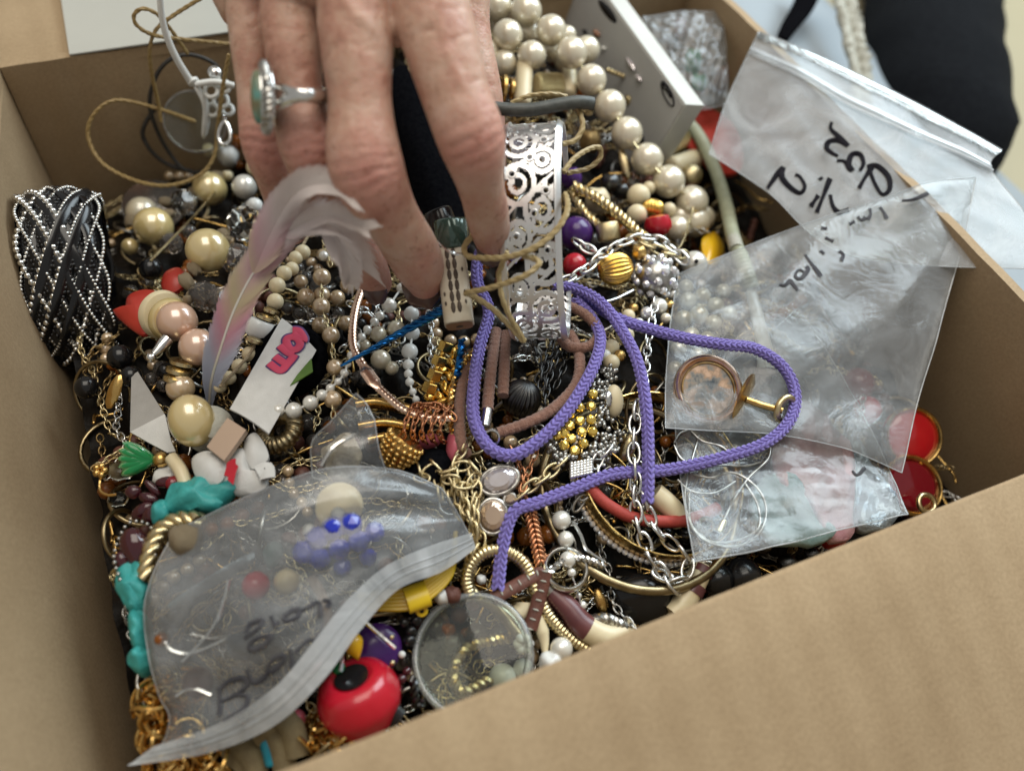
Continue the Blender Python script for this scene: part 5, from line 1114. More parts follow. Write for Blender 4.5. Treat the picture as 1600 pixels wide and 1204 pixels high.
# tortoise and ivory bracelet
tt = thing('tortoise_bracelet', 'ivory and maroon segmented bracelet curving into the front wall', 'bracelet', S(930, 975, 4))
P = crom(SP([(862, 925, 5), (888, 950, 6), (912, 978, 6), (950, 995, 5), (985, 985, 3)]), 12); n_ = len(P)
obj('maroon_segment', MB().tube(P[:n_*9//16], .0043*np.linspace(.75, 1, n_*9//16), 14), M['turtle'], tt); obj('ivory_segment', MB().tube(P[n_*9//16-1:], .0042, 14), M['ivory'], tt)
obj('silver_collar', MB().tube(crom(SP([(850, 912, 5), (866, 928, 5)]), 8), .0030, 10), M['antsilver'], tt)
t3 = thing('tortoise_bracelet', 'ivory bracelet with maroon patches leaning on the front wall, right of centre', 'bracelet', S(1080, 930, 3))
P = crom(SP([(1098, 885, 6), (1088, 905, 6), (1072, 935, 5), (1050, 960, 4)]), 10); obj('ivory_segment', MB().tube(P, .0038, 14), M['ivory'], t3)
for i0, i1 in ((2, 8), (13, 18)): obj('maroon_patch', MB().tube(P[i0:i1]+IR*.0004-IF*.0002, .0039, 14), M['turtle'], t3)
t4 = tag(obj('ivory_stick_bead', MB().tube(crom(SP([(1022, 770, 7), (1045, 790, 7), (1066, 815, 6)]), 8), .0038, 12), M['ivory']), 'thick ivory horn bead right of the purple cord end', 'bead')
# black stone, gold oval
p = S(1000, 935, 2); tag(inst('black_cabochon', bead_mesh('sphere', 'black'), None, p, (pm(p, 52), pm(p, 40), pm(p, 28)), [IR, IU, -IF]), 'large glossy black cabochon below the brass bangle', 'stone')
p = S(938, 938, 5); tag(inst('gold_oval_bead', bead_mesh('sphere', 'gold'), None, p, (pm(p, 9), pm(p, 20), pm(p, 9)), [IR, nrm(IU-.7*IR), -IF]), 'gold oval bead beside the black cabochon', 'bead')
P = crom(SP([(920, 972, 6), (945, 966, 7), (978, 980, 6)]), 10); m_ = MB(); rope(m_, P, .0010, 3, .005, .0011); tag(obj('rope_hoop', m_, M['antsilver']), 'dark silver rope hoop above the ivory bracelet end', 'hoop')
wb = thing('white_pearl_drop', 'short drop of white pearls hanging through the silver hoop', 'bead strand', S(880, 850, 6))
pearl_row(wb, [(877, 812, 15, 8), (884, 842, 13, 8), (887, 874, 13, 9), (893, 894, 7, 9), (910, 945, 7, 7), (904, 930, 5, 7), (912, 958, 4, 7)], 'pearlpale'); string(wb, [(877, 812), (884, 842), (888, 874), (893, 894), (904, 930), (912, 960)], 'silver', .0003, 8)
# brown stitched leather
ls = thing('stitched_leather_strip', 'dark brown leather strip with white stitches crossing below the purple cord end', 'leather strip', S(830, 920, 6))
for pts in ([(770, 934, 8), (800, 918, 9), (840, 896, 9), (852, 900, 9)], [(852, 892, 10), (846, 920, 9), (838, 950, 8), (828, 982, 7)]):
    P = crom(SP(pts), 8); o = obj('strip', MB().tube(P, .0022, 8, flat=.4, up=True), M['leather'], ls); Q = resample(P, .0030); T_, A_, B_ = up_frames(Q); m_ = MB()
    for i in range(len(Q)): m_.ell(Q[i]+B_[i]*.0010, .0011, .0003, .0003, M=[A_[i], T_[i], B_[i]], seg=6, rings=4)
    obj('stitches', m_, M['lacegrey'], o)
# snake coil bracelet
P = crom(SP([(735, 930, 5), (729, 905, 6), (738, 878, 7), (765, 860, 8), (798, 864, 8), (822, 885, 8), (838, 925, 7), (860, 965, 6), (895, 1000, 5), (925, 1018, 4)]), 12); P = resample(P, .00025)
tag(obj('coil_bracelet', MB().tube(P, .0021+.00016*np.sin(np.arange(len(P))*1.25), 10), M['palegold']), 'pale gold coiled snake bracelet winding below the purple cord end', 'bracelet')
P = crom(SP([(732, 915, 4), (750, 935, 5), (775, 950, 6), (800, 980, 6), (825, 1010, 6)]), 10); tag(obj('brass_bangle', MB().tube(P, .0018, 10), M['brass']), 'thin brass bangle passing in front of the coiled bracelet', 'bangle')
p = S(800, 940, 3); tag(obj('ivory_crescent', MB().torus(p, pm(p, 20), .0030, iv(0, -.3, -1), 30, 10, a0=-2.6, a1=.2), M['ivory']), 'pale ivory crescent bead below the leather strip', 'bead')
P = crom(SP([(838, 935, 6), (844, 970, 6), (850, 1000, 5), (852, 1025, 5)]), 8); tag(obj('spindle_bead', MB().tube(P, np.interp(np.linspace(0, 1, len(P)), [0, .5, 1], [.0006, .0022, .0006]), 10), M['ivory']), 'slim ivory spindle bead right of the clear disc', 'bead')
p = S(818, 1005, 8); rv = thing('white_rose_bead', 'small white rose shaped bead at the edge of the clear disc', 'bead', p)
for k in range(6): d = IR*math.cos(k*1.05)+IU*math.sin(k*1.05); obj('petal', MB().ell(p+d*.0017, .0016, .0016, .0012, seg=10, rings=7), M['milkbead'], rv)
p = S(877, 1013, 6); tag(inst('pearl', bead_mesh('sphere', 'pearlpale'), None, p, pm(p, 18)), 'single white pearl resting against the front wall', 'pearl')
p = S(860, 1037, 5); tag(inst('white_bead', bead_mesh('nugget', 'milkbead'), None, p, pm(p, 20)), 'pale glass bead half hidden by the front rim', 'bead')
# ---- clear disc with loop
p = S(738, 1022, 9); cd = thing('clear_disc', 'large clear glass disc at the front with a rope seen through it', 'disc', p); nd = iv(-.12, -.42, -.90)
obj('disc', MB().lathe(p, nd, [(pm(p, 84), -.0012), (pm(p, 92), -.0006), (pm(p, 92), .0006), (pm(p, 84), .0012)], 56), M['clearthin'], cd)
obj('rim', MB().torus(p, pm(p, 90), .0013, nd, 70, 8), M['clearrim'], cd)
P = crom(SP([(765, 1060, 2), (722, 1080, 3), (708, 1050, 4), (728, 1012, 4), (770, 1000, 4), (800, 996, 3)]), 8); m_ = MB(); rope(m_, P, .0009, 2, .0045, .0011); tag(obj('rope_chain', m_, M['palegold']), 'pale gold rope chain seen through the clear disc', 'chain')
for x, y, r, lab in ((700, 985, 12, 'small amber nugget seen through the clear disc, upper'), (706, 1000, 11, 'small amber nugget seen through the clear disc, lower')): tag(bead(None, 'amber_nugget', x, y, r, 'amberglass', 'nugget', dz=2), lab, 'bead')
for x, y, r, lab in ((785, 1058, 22, 'milky glass bead seen through the lower right of the disc'), (818, 1045, 17, 'small milky glass bead right of the disc')): tag(bead(None, 'milky_bead', x, y, r, 'milkbead', 'sphere', dz=0), lab, 'bead')
# ---- red bead, yellow drop, purple disc, yellow hoops
p = S(560, 1086, 7); rdb = thing('red_bead', 'big glossy red round bead with dark hole at the front left', 'bead', p); axr = iv(-.22, -.90, -.40)
pr = [(pm(p, 27), .0066), (pm(p, 38), .0072), (pm(p, 54), .0055), (pm(p, 65), .0008), (pm(p, 64), -.003), (pm(p, 50), -.0085), (pm(p, 20), -.0105)]
pr = [tuple(x) for x in crom([np.array([a, b, 0]) for a, b in pr], 5)[:, :2]]
obj('body', MB().lathe(p, axr, [(r_, z) for r_, z in reversed(pr)], 48), M['red'], rdb); obj('hole', MB().lathe(p+axr*.0064, axr, [(pm(p, 27), 0), (pm(p, 27), .0009)], 28), M['black'], rdb)
p = S(612, 1112, 8); tag(obj('black_tube_bead', MB().tube(np.array(SP([(594, 1096, 9), (622, 1122, 7)])), .0032, 12), M['black']), 'short black tube bead leaning on the red bead', 'bead')
p = S(552, 1006, 12); tag(inst('yellow_drop_bead', bead_mesh('drop', 'yellow'), None, p, pm(p, 17), [*basis(iv(-.35, -1, .1))]), 'glossy yellow drop bead above the red bead', 'bead')
p = S(590, 1012, 5); tag(obj('purple_disc_bead', MB().lathe(p, iv(.2, -.3, -1), [(pm(p, 20), -.002), (pm(p, 36), -.0012), (pm(p, 38), 0), (pm(p, 30), .0014), (pm(p, 5), .0016)], 36), M['purple']), 'dark purple round disc behind the yellow drop', 'bead')
p = S(530, 1045, 7); tag(inst('green_bead', bead_mesh('sphere', 'greenglass'), None, p, pm(p, 11)), 'dark green bead above the hole of the red bead', 'bead')
yh = thing('yellow_hoop_bundle', 'bundle of bright yellow wire hoops held by a yellow clamp', 'hoop', S(640, 930, 8))
for k in range(6):
    o_ = k*6; P = crom(SP([(560, 948-o_*.6, 7), (600, 951-o_*.9, 8), (645, 948-o_, 9), (682, 925-o_, 9), (705, 897-o_*.8, 8), (712, 860-o_, 6)]), 10); obj('hoop', MB().tube(P, .00075, 7), M['yellowwire'], yh)
a, b = S(634, 938, 10), S(668, 926, 10); obj('clamp', MB().tube(np.array([a, b]), .0042, 16, flat=.7), M['yellowwire'], yh); p = S(659, 954, 9); obj('eye', MB().torus(p, .0013, .0006, -IF, 18, 6), M['yellowwire'], yh)
# wire pins near
for i, pts in enumerate(([(562, 963), (590, 988), (618, 1012)], [(535, 1020), (534, 1034), (532, 1048)])):
    tag(obj('head_pin', MB().tube(crom(SP(pts, 12), 5), .0006, 6), M['silver']), ('silver head pin lying across the purple disc', 'short silver pin beside the green bead')[i], 'pin')
dk = thing('dark_bead_chain', 'thin chain of small dark beads between purple disc and clear disc', 'chain', S(620, 1030, 4))
for x, y, r, mk in ((612, 995, 5, 'palegold'), (628, 1022, 6, 'milkbead'), (613, 1035, 5, 'palegold'), (636, 1048, 7, 'darkglass'), (640, 1000, 10, 'black'), (628, 1060, 8, 'darkglass'), (642, 985, 9, 'black'), (632, 972, 9, 'black'), (650, 968, 9, 'black'), (622, 1075, 7, 'darkglass')): bead(dk, 'bead', x, y, r, mk, 'small', dz=6)
P = crom(SP([(648, 1090, 4), (646, 1060, 5), (652, 1100, 5), (664, 1095, 5)]), 8); tag(obj('dark_twisted_hoop', rope(MB(), P, .0007, 2, .004, .0008), M['gunmetal']), 'dark twisted hoop beside the lower edge of the disc', 'hoop')
for x, y, r, mk, lab in ((778, 935, 9, 'milkbead', 'tiny milky bead under the purple cord end'), (690, 932, 13, 'milkbead', 'flat pale bead right of the yellow clamp'), (706, 930, 15, 'leather', 'brown bead above the clear disc'), (752, 905, 8, 'milkbead', 'small pale teardrop inside the coiled bracelet')): tag(bead(None, 'loose_bead', x, y, r, mk, 'nugget', dz=5), lab, 'bead')
# gold wire curls at front left, tan suede, turquoise capsule
def curls(name, label, boxes, N, mk, r, dz):
    mb = MB()
    for _ in range(N):
        x0, y0, x1, y1 = random.choice(boxes); p = S(random.uniform(x0, x1), random.uniform(y0, y1), random.uniform(*dz)); a0 = random.uniform(0, 6); mb.torus(p, random.uniform(.0022, .0058), r, rdir(.9), 20, 6, a0=a0, a1=a0+random.uniform(2.5, 5.5))
    o = obj(name, mb, M[mk]); return tag(o, label, 'chain')
curls('gold_wire_necklace', 'tangled gold wire necklace in the front left corner', [(232, 1062, 262, 1130), (236, 1120, 270, 1204), (250, 1180, 360, 1215), (240, 1060, 300, 1200)], 95, 'gold', .0006, (0, 9))
curls('gold_wire_necklace', 'tangled gold wire necklace in front of the red bead', [(470, 1110, 560, 1170), (500, 1130, 560, 1165)], 40, 'gold', .0006, (0, 6))
ts = thing('tan_suede_strips', 'folded tan suede strips beside the turquoise capsule at the front', 'leather strip', S(430, 1150, 3))
for pts in ([(370, 1160, 5), (392, 1180, 6), (402, 1210, 5)], [(424, 1135, 6), (438, 1160, 7), (446, 1200, 5)], [(440, 1118, 7), (458, 1140, 8), (466, 1180, 6)], [(400, 1150, 6), (415, 1138, 7), (425, 1128, 7)]): obj('strip', MB().tube(crom(SP(pts), 8), .0034, 10, flat=.6), M['tansuede'], ts)
tag(obj('turquoise_capsule', MB().tube(crom(SP([(416, 1152, 6), (422, 1172, 6), (428, 1196, 5)]), 8), np.array([.0010, .0019]+[.0023]*13+[.0019, .001]), 12), M['turqbright']), 'bright turquoise capsule bead between tan suede strips', 'bead')
tag(obj('beige_tag', MB().poly([S(x, y, 6) for x, y in ((344, 1168), (380, 1170), (396, 1204), (380, 1215), (350, 1190))], (0, 0, 1), .0008), M['tansuede']), 'beige card tag below the zip of the front left bag', 'tag')
p = S(464, 1122, 5); tag(inst('pink_bead', bead_mesh('sphere', 'pinkleaf'), None, p, pm(p, 14)), 'dull pink bead beside the tan suede strips', 'bead')
# ================================================================== right of the bangle
c3 = lambda x, y, r: (700+.2908*x, .2908*y, r*.2908)
wpn = thing('white_pearl_necklace', 'necklace of big white pearls sweeping from the top edge to the red bead', 'necklace', S(960, 200, 6))
for x, y, r, d in ((150, 40, 62, 8), (265, 38, 80, 12), (420, 60, 85, 16), (555, 165, 82, 18), (320, 190, 82, 14), (665, 285, 85, 20), (745, 268, 72, 14), (450, 300, 78, 13), (300, 340, 70, 8), (205, 275, 65, 10), (430, 170, 60, 8), (640, 190, 50, 10),
                (770, 430, 82, 19), (870, 570, 86, 19), (960, 715, 86, 18), (1070, 855, 86, 17), (1185, 975, 88, 16), (1310, 1085, 88, 14), (1375, 1165, 60, 7), (1250, 1165, 70, 6), (190, 120, 60, 4), (560, 270, 60, 6), (620, 330, 50, 5)):
    px, py, rr = c3(x, y, r); bead(wpn, 'pearl', px, py, rr, 'pearlwhite', P=at(px, py, S(px, py, d-2)[2]+max(0, (200-py)/200)*.006))
string(wpn, [c3(*q)[:2]+(d,) for *q, d in ((265, 38, 80, 12), (420, 60, 0, 16), (555, 165, 0, 18), (665, 285, 0, 20), (770, 430, 0, 19), (870, 570, 0, 19), (960, 715, 0, 18), (1070, 855, 0, 17), (1185, 975, 0, 16), (1310, 1085, 0, 14), (1300, 1200, 0, 12))], 'palegold', .0004)
ivn = thing('ivory_gold_necklace', 'necklace of ivory tubes and engraved gold beads below the white pearls', 'necklace', S(930, 160, 4))
def tubebead(x0, y0, x1, y1, w_, mk, d, nm, par):
    a, b = S(*c3(x0, y0, 0)[:2], d), S(*c3(x1, y1, 0)[:2], d); c = (a+b)/2; L = np.linalg.norm(b-a)/2; r_ = pm(c, w_*.2908/2)
    return inst(nm, bead_mesh('tube', mk), par, c, (r_, r_, L), [*basis(b-a)])
M['engraved'] = mottled('engraved_gold', (.80, .66, .36), (.42, .30, .12), .30, 1, 500, 420, .9, .0012, lo=.4, hi=.6)
tubebead(415, 330, 400, 560, 92, 'ivory', 12, 'ivory_tube', ivn); tubebead(470, 460, 610, 462, 135, 'engraved', 11, 'gold_bead', ivn); tubebead(650, 370, 650, 510, 80, 'ivory', 10, 'ivory_tube', ivn)
tubebead(1085, 700, 1195, 655, 105, 'ivory', 9, 'ivory_tube', ivn); tubebead(1130, 800, 1260, 740, 120, 'engraved', 10, 'gold_bead', ivn); tubebead(1200, 900, 1340, 850, 110, 'ivory', 8, 'ivory_tube', ivn)
for x, y, r in ((300, 480, 75), (345, 480, 50), (250, 470, 50)):
    px, py, rr = c3(x, y, r); p = S(px, py, 11); obj('gold_rondelle', MB().lathe(p, iv(1, .05, .2), [(pm(p, rr*.6), -.0012), (pm(p, rr), -.0006), (pm(p, rr), .0006), (pm(p, rr*.6), .0012)], 24), M['gold'], ivn)
for x, y, r, mk, kd, d in ((1305, 945, 62, 'palegold', 'sphere', 11), (760, 760, 62, 'antgold', 'nugget', 5), (1020, 600, 30, 'palegold', 'nugget', 9), (1060, 630, 36, 'palegold', 'nugget', 9), (1000, 570, 30, 'palegold', 'nugget', 9), (970, 540, 26, 'palegold', 'nugget', 10)):
    bead(ivn, 'gold_bead', *c3(x, y, r), mk, kd, dz=d)
px, py, _ = c3(950, 880, 0); p = S(px, py, 7); obj('gold_leaf', MB().ell(p, .0022, .0072, .0012, M=[IR, nrm(IU-.25*IR), -IF], seg=12, rings=10), M['palegold'], ivn)
for x, y, r, mk, lab in ((870, 990, 56, 'gunmetal', 'dark grey stone bead right of the bangle'), (800, 1080, 70, 'ivory', 'pale ivory nugget under the rope chain'), (930, 1030, 46, 'black', 'small black bead under the white pearls'), (1040, 760, 40, 'black', 'black bead behind the white pearls'), (720, 700, 50, 'smoke', 'smoky bead behind the tan cord loop'), (660, 960, 60, 'purple', 'dark violet bead right of the bangle'), (1000, 960, 36, 'glass', 'clear bead among the white pearls')):
    tag(bead(None, 'stone_bead', *c3(x, y, r), mk, 'nugget', dz=5), lab, 'bead')
c7 = lambda x, y, r: (700+.2658*x, 250+.2658*y, r*.2658)
rbn = thing('ivory_round_beads', 'row of matte ivory round beads beside the red bead', 'bead strand', S(980, 315, 5))
for x, y, r in ((1120, 210, 68), (1110, 320, 60), (1300, 290, 40), (1180, 165, 40)): bead(rbn, 'bead', *c7(x, y, r), 'ivory', dz=9)
wpx = thing('pale_pearl_strand', 'strand of pale pearls under the end of the white pearl necklace', 'pearl strand', S(1085, 350, 4))
for x, y, r in ((1450, 360, 95), (1350, 400, 70), (1500, 340, 70), (1400, 300, 60)): bead(wpx, 'pearl', *c7(x, y, r), 'pearlwhite', dz=6)
rdn = thing('red_and_gold_bead', 'bright red bead with fluted gold cap below the white pearls', 'bead', S(1028, 350, 8))
px, py, r = c7(1235, 385, 82); p = S(px, py, 12); obj('red_body', MB().lathe(p, iv(.2, 1, .2), [(tuple(x)) for x in [(pm(p, 8), -.0042), (pm(p, 18), -.0036), (pm(p, 22), -.0005), (pm(p, 21), .0016), (pm(p, 13), .0038), (pm(p, 5), .0042)]], 28), M['red'], rdn)
px, py, r = c7(1205, 280, 72); p = S(px, py, 12); inst('gold_cap', bead_mesh('melon', 'brightgold'), rdn, p, (pm(p, 19), pm(p, 19), pm(p, 15)), [*basis(iv(-.2, 1, .2))])
p = S(962, 420, 11); gmb = thing('gold_melon_bead', 'ribbed bright gold ball under the rope chain', 'bead', p); inst('body', bead_mesh('melon', 'brightgold'), gmb, p, (pm(p, 27), pm(p, 27), pm(p, 31)), [*basis(iv(1, -.25, .15))])
for x, y, r in ((840, 640, 22), ): bead(gmb, 'end_knob', *c7(x, y, r), 'gold', dz=11)
tag(bead(None, 'gold_bead', 998, 395, 12, 'gold', 'nugget', dz=14), 'small gold faceted bead touching the rhinestone ball', 'bead')
p = S(1024, 433, 9); rbl = thing('rhinestone_ball', 'round silver ball studded with clear rhinestones', 'bead', p); R_ = pm(p, 34)
obj('ball', MB().ell(p, R_*.93, seg=30, rings=20), M['antsilver'], rbl); g = math.pi*(3-math.sqrt(5))
for i in range(34):
    z = 1-2*(i+.5)/34; r_ = math.sqrt(1-z*z); d = np.array([r_*math.cos(g*i), r_*math.sin(g*i), z]); s_ = inst('rhinestone', bead_mesh('facet', 'rhine'), rbl, p+d*R_*.93, R_*.20, [*basis(d)])
    obj('setting', MB().torus(p+d*R_*.95, R_*.23, R_*.05, d, 14, 5), M['silver'], s_)
p = S(950, 362, 11); gcy = thing('gold_barrel_bead', 'plain gold barrel bead above the gold melon bead', 'bead', p); inst('barrel', bead_mesh('tube', 'palegold'), gcy, p, (pm(p, 18), pm(p, 18), pm(p, 15)), [*basis(iv(.15, 1, .1))])
tag(bead(None, 'red_round_bead', 898, 414, 19, 'red', dz=8), 'dark red round bead just right of the bangle', 'bead')
tag(bead(None, 'purple_round_bead', 900, 365, 27, 'purple', dz=8), 'dark purple round bead right of the bangle', 'bead')
sp_ = thing('grey_pearl', 'drilled silver grey pearl at the edge of the zip bag', 'pearl', S(1085, 412, 6)); bead(sp_, 'body', 1085, 412, 20, 'pearlpale', dz=8)
p = S(1088, 408, 12.2); obj('hole', MB().ell(p, .0009, seg=10, rings=6), M['black'], sp_)
def ropechain(name, label, runs, mk, Rr=.0014, rs=.00095, pitch=.0075):
    t = thing(name, label, 'chain', S(*runs[0][0][:2], 6))
    for pts in runs: obj('rope', rope(MB(), crom(SP(pts), 8), Rr, 3, pitch, rs, 7), M[mk], t)
    return t
k7 = lambda pts, d: [c7(x, y, 0)[:2]+(d,) for x, y in pts]
ropechain('rope_chain', 'thick pale gold rope chain running from bangle to the rhinestone ball', [k7([(735, 150), (820, 195), (900, 240), (990, 310), (1060, 370), (1120, 430), (1160, 455)], 13)], 'palegold')
ropechain('rope_chain', 'shorter dull gold rope chain ending at the gold barrel bead', [k7([(735, 195), (780, 270), (830, 330), (885, 380)], 10)], 'palegold', .0010, .0008)
curb = thing('silver_curb_chain', 'chunky silver curb chain draped across the gold melon bead', 'chain', S(980, 380, 14))
chain_parts(curb, crom(SP(k7([(1370, 570), (1300, 510), (1220, 465), (1150, 455), (1060, 475), (980, 510), (900, 560), (850, 610), (800, 650), (740, 685), (700, 700)], 15)), 6), .0052, 'silver')
chain_parts(curb, crom(SP(k7([(1370, 555), (1280, 545), (1180, 500), (1100, 470)], 14)), 6), .0046, 'palegold'); chain_parts(curb, crom(SP(k7([(770, 490), (820, 520), (880, 545)], 12)), 6), .0046, 'silver')
P = crom(SP(k7([(1415, 345), (1400, 430), (1370, 500), (1345, 530)], 14)), 6); tag(obj('wire_pin', MB().tube(P, .00045, 6), M['palegold']), 'thin wire hanging from the last white pearl', 'wire')
P = crom(SP(k7([(1090, 765), (1000, 810), (930, 832)], 10)), 6); tag(obj('wire_pin', MB().tube(P, .0004, 6), M['silver']), 'thin silver wire below the rhinestone ball', 'wire')
pw = thing('white_bead_cluster', 'cluster of small pearls and gold beads below the rhinestone ball', 'bead strand', S(1010, 480, 4))
for x, y, r, mk in ((1240, 860, 50, 'pearlpale'), (1280, 930, 32, 'pearlwhite'), (1305, 850, 26, 'gold'), (1060, 915, 40, 'ivory'), (1040, 1030, 55, 'ivory'), (960, 1100, 48, 'ivory'), (1090, 870, 30, 'gold'), (960, 1190, 50, 'ivory'), (1120, 960, 34, 'pearlpale'), (1320, 790, 30, 'pearlpale'), (1010, 1150, 36, 'gold'), (1170, 900, 40, 'rhine'), (920, 1150, 40, 'milkbead')): bead(pw, 'bead', *c7(x, y, r), mk, dz=6)
# sage leather cord with bound end
sg = thing('sage_leather_cord', 'thick sage green leather cord with bound end arching beside the pearls', 'cord', S(1090, 210, 10))
P = crom([S(1000, 150, 14), S(1030, 166, 15), S(1063, 182, 16), S(1093, 214, 17), S(1116, 262, 18), S(1134, 318, 18), S(1146, 372, 18), S(1160, 410, 16), S(1172, 445, 13)], 10); obj('cord', MB().tube(P, .0030, 14), M['sage'], sg)
P = crom([S(1146, 372, 18), S(1151, 390, 17.5)], 6); obj('dark_band', MB().tube(P, .0030, 14), M['lacegrey'], sg)
P = resample(crom([S(1155, 398, 17), S(1165, 425, 15), S(1174, 452, 12)], 10), .0004); obj('thread_binding', MB().tube(P, .0034+.0002*np.sin(np.arange(len(P))*1.5), 12), M['sage'], sg)
P = crom([S(1172, 448, 12), S(1182, 490, 10), S(1194, 540, 9), S(1200, 580, 8)], 8); obj('pale_tail', MB().tube(P, np.interp(np.linspace(0, 1, len(P)), [0, .6, 1], [.0022, .0030, .0042]), 12, flat=.6), M['milkbead'], sg)
P = crom([S(950, 110, 14), S(985, 125, 15), S(1010, 148, 16), S(1032, 176, 16)], 10); m_ = MB()
for i, q_ in enumerate(resample(P, .0021)): m_.ell(q_, .0012, seg=8, rings=6)
tag(obj('silver_bead_trim', m_, M['palegold']), 'pale gold beaded strip along the top of the sage cord', 'bead strand')
# ---- white display box
wb_ = thing('white_display_card', 'white display box edge with small oval logo leaning behind the pearls', 'display card', S(1000, 120, 8))
zt = .117; e0, e1 = at(1086, 164, zt), at(962, -6, zt+.007); ed = nrm(e1-e0); L = np.linalg.norm(e1-e0)*1.5; sdw = nrm(np.cross(ed, [0, 0, 1])); sdw = sdw if sdw@IR > 0 else -sdw
dn_ = nrm(np.array([-.25, .05, -.97])); dn_ = nrm(dn_-ed*(dn_@ed)); tk = nrm(np.cross(ed, dn_)); tk = tk if tk@IR > 0 else -tk
wd = pm(e0, 19); cc_ = e0+ed*L/2+dn_*.026
mbx = MB().box(cc_, ed*L/2, dn_*.026, tk*wd); obj('card_body', mbx, M['cardwhite'], wb_, angle=20)
M['cardshade'] = mottled('white_card_shade', (.40, .40, .39), (.37, .37, .36), .5, 0, 60)  # same white card, shade of its front face put into the colour
obj('card_face', MB().box(cc_-tk*(wd+.0003)+dn_*.0005, ed*L/2*.99, dn_*.0255, tk*.0002), M['cardshade'], wb_, angle=20)
def onface(px, py, lift=.0007):
    d_ = ray(px, py); o_ = cc_-tk*(wd+lift); t_ = ((o_-CAM)@tk)/(d_@tk); return CAM+d_*t_
def fstroke(par, nm, pts, r, mk, closed=False):
    P = crom([onface(x, y) for x, y in pts], 5, closed); obj(nm, MB().tube(P, r, 6, closed=closed, flat=.5), M[mk], par)
th = np.linspace(0, 2*math.pi, 18, endpoint=False); fstroke(wb_, 'logo_oval', [(1043+8*math.cos(t)+11*math.sin(t)*.55, 147+19*math.sin(t)+4*math.cos(t)) for t in th], .0005, 'ink', True)
for i, gl in enumerate(([(0, 0), (0, 8), (5, 6), (0, 4), (5, 0)], [(0, 0), (5, 0), (5, 8), (0, 8), (0, 0)], [(0, 0), (0, 8), (3, 3), (6, 8), (6, 0)], [(0, 0), (3, 8), (6, 0)], [(0, 0), (0, 8), (5, 0), (5, 8)])):
    ux, uy = .58, .81; fstroke(wb_, 'logo_letter', [(1033+ux*(i*7.2+x)*.72+uy*(8-y)*-.0+y*.45, 133+uy*(i*7.2+x)*.72-y*.32) for x, y in gl], .0004, 'ink')
p = onface(949, 18, .0006); obj('hang_hole', MB().ell(p, pm(p, 11), pm(p, 30), .0004, M=[nrm(IR-tk*(IR@tk)), ed, tk], seg=18, rings=8), M['black'], wb_)
for (x, y, rx, ry, mk) in ((932, 52, 7, 9, 'amberglass'), (914, 50, 5, 6, 'black'), (985, 100, 6, 16, 'foil'), (998, 122, 5, 9, 'foil'), (943, 75, 3, 4, 'white')):
    p = onface(x, y, .0012); obj('glued_stone', MB().ell(p, pm(p, rx), pm(p, ry), .0012, M=[nrm(IR-tk*(IR@tk)), nrm(ed+.2*IU), tk], seg=10, rings=7), M[mk], wb_)
# things in the back right corner, behind the card
leafshape('red_cloth', 'bright red cloth under the clear bags at the back right', [(1075, 178), (1100, 165), (1150, 200), (1160, 262), (1120, 270), (1090, 240), (1068, 215)], .002, 'redmatte', 'cloth', bulge=.004, dz=12)
tag(bead(None, 'green_bead', 1082, 98, 17, 'greenglass', 'nugget', dz=16, sc=(.8, 1, 1.2)), 'bright green glass bead inside the crumpled clear bag', 'bead')
tag(bead(None, 'green_bead', 1092, 130, 14, 'greenglass', 'nugget', dz=12), 'dark green glass bead below the bright green one', 'bead')
tag(bead(None, 'amber_bead', 1124, 125, 18, 'amberglass', 'nugget', dz=14, sc=(.7, .7, 1.2)), 'reddish amber bead in the back right corner', 'bead')
tag(bead(None, 'amber_bead', 1065, 45, 16, 'amberglass', 'nugget', dz=14), 'pale amber bead high in the crumpled clear bag', 'bead')
leafshape('yellow_bead_mat', 'patch of yellow beadwork between sage cord and pearls', [(1098, 372), (1118, 362), (1132, 385), (1125, 405), (1108, 412), (1098, 395)], .003, 'yellow', 'beadwork', bulge=.003, dz=6)
# red gold-rimmed discs by the right wall
M['redenamel'] = mottled('red_enamel', (.62, .008, .015), (.40, .004, .01), .12, 0, 40, Coat_Weight=.8)
def rdisc(px, py, rx, label, mk, nv_, dz):
    p = S(px, py, dz); t = thing('red_disc_pendant', label, 'pendant', p); r_ = pm(p, rx)
    obj('enamel', MB().lathe(p, nv_, [(r_*.9, -.003), (r_*.95, 0), (r_*.80, .0010), (r_*.4, .0014), (r_*.02, .0015)], 40 if mk == 'redenamel' else 12), M[mk], t, smooth=mk == 'redenamel'); obj('gold_rim', MB().torus(p, r_, .0012, nv_, 50, 8, tall=1.8), M['gold'], t); return p
rdisc(1425, 682, 44, 'round red enamel disc with gold rim by the right wall', 'redenamel', iv(.1, -.1, -1), 16)
p = rdisc(1425, 758, 45, 'faceted dark red glass disc with gold rim below the enamel one', 'redglass', iv(.15, -.3, -1), 12)
p = S(1448, 786, 18); tag(obj('gold_ring', MB().torus(p, pm(p, 14), .0010, iv(.2, -.3, -1), 26, 8), M['palegold']), 'small gold jump ring on the dark red disc', 'ring')
for x, y, r, mk, lab in ((1340, 600, 26, 'redglass', 'red glass bead seen through the large bag, upper'), (1355, 640, 22, 'red', 'bright red bead seen through the large bag, lower'), (1230, 880, 16, 'gunmetal', 'dark metallic bead below the chain bag'), (1268, 866, 14, 'gunmetal', 'second dark metallic bead below the chain bag'), (1300, 838, 22, 'redmatte', 'dull red bead under the chain bag at the front wall'), (1160, 900, 30, 'black', 'big black bead below the chain bag'), (1120, 905, 26, 'black', 'black bead right of the spotted ivory bracelet')):
    tag(bead(None, 'loose_bead', x, y, r, mk, 'sphere', dz=4), lab, 'bead')
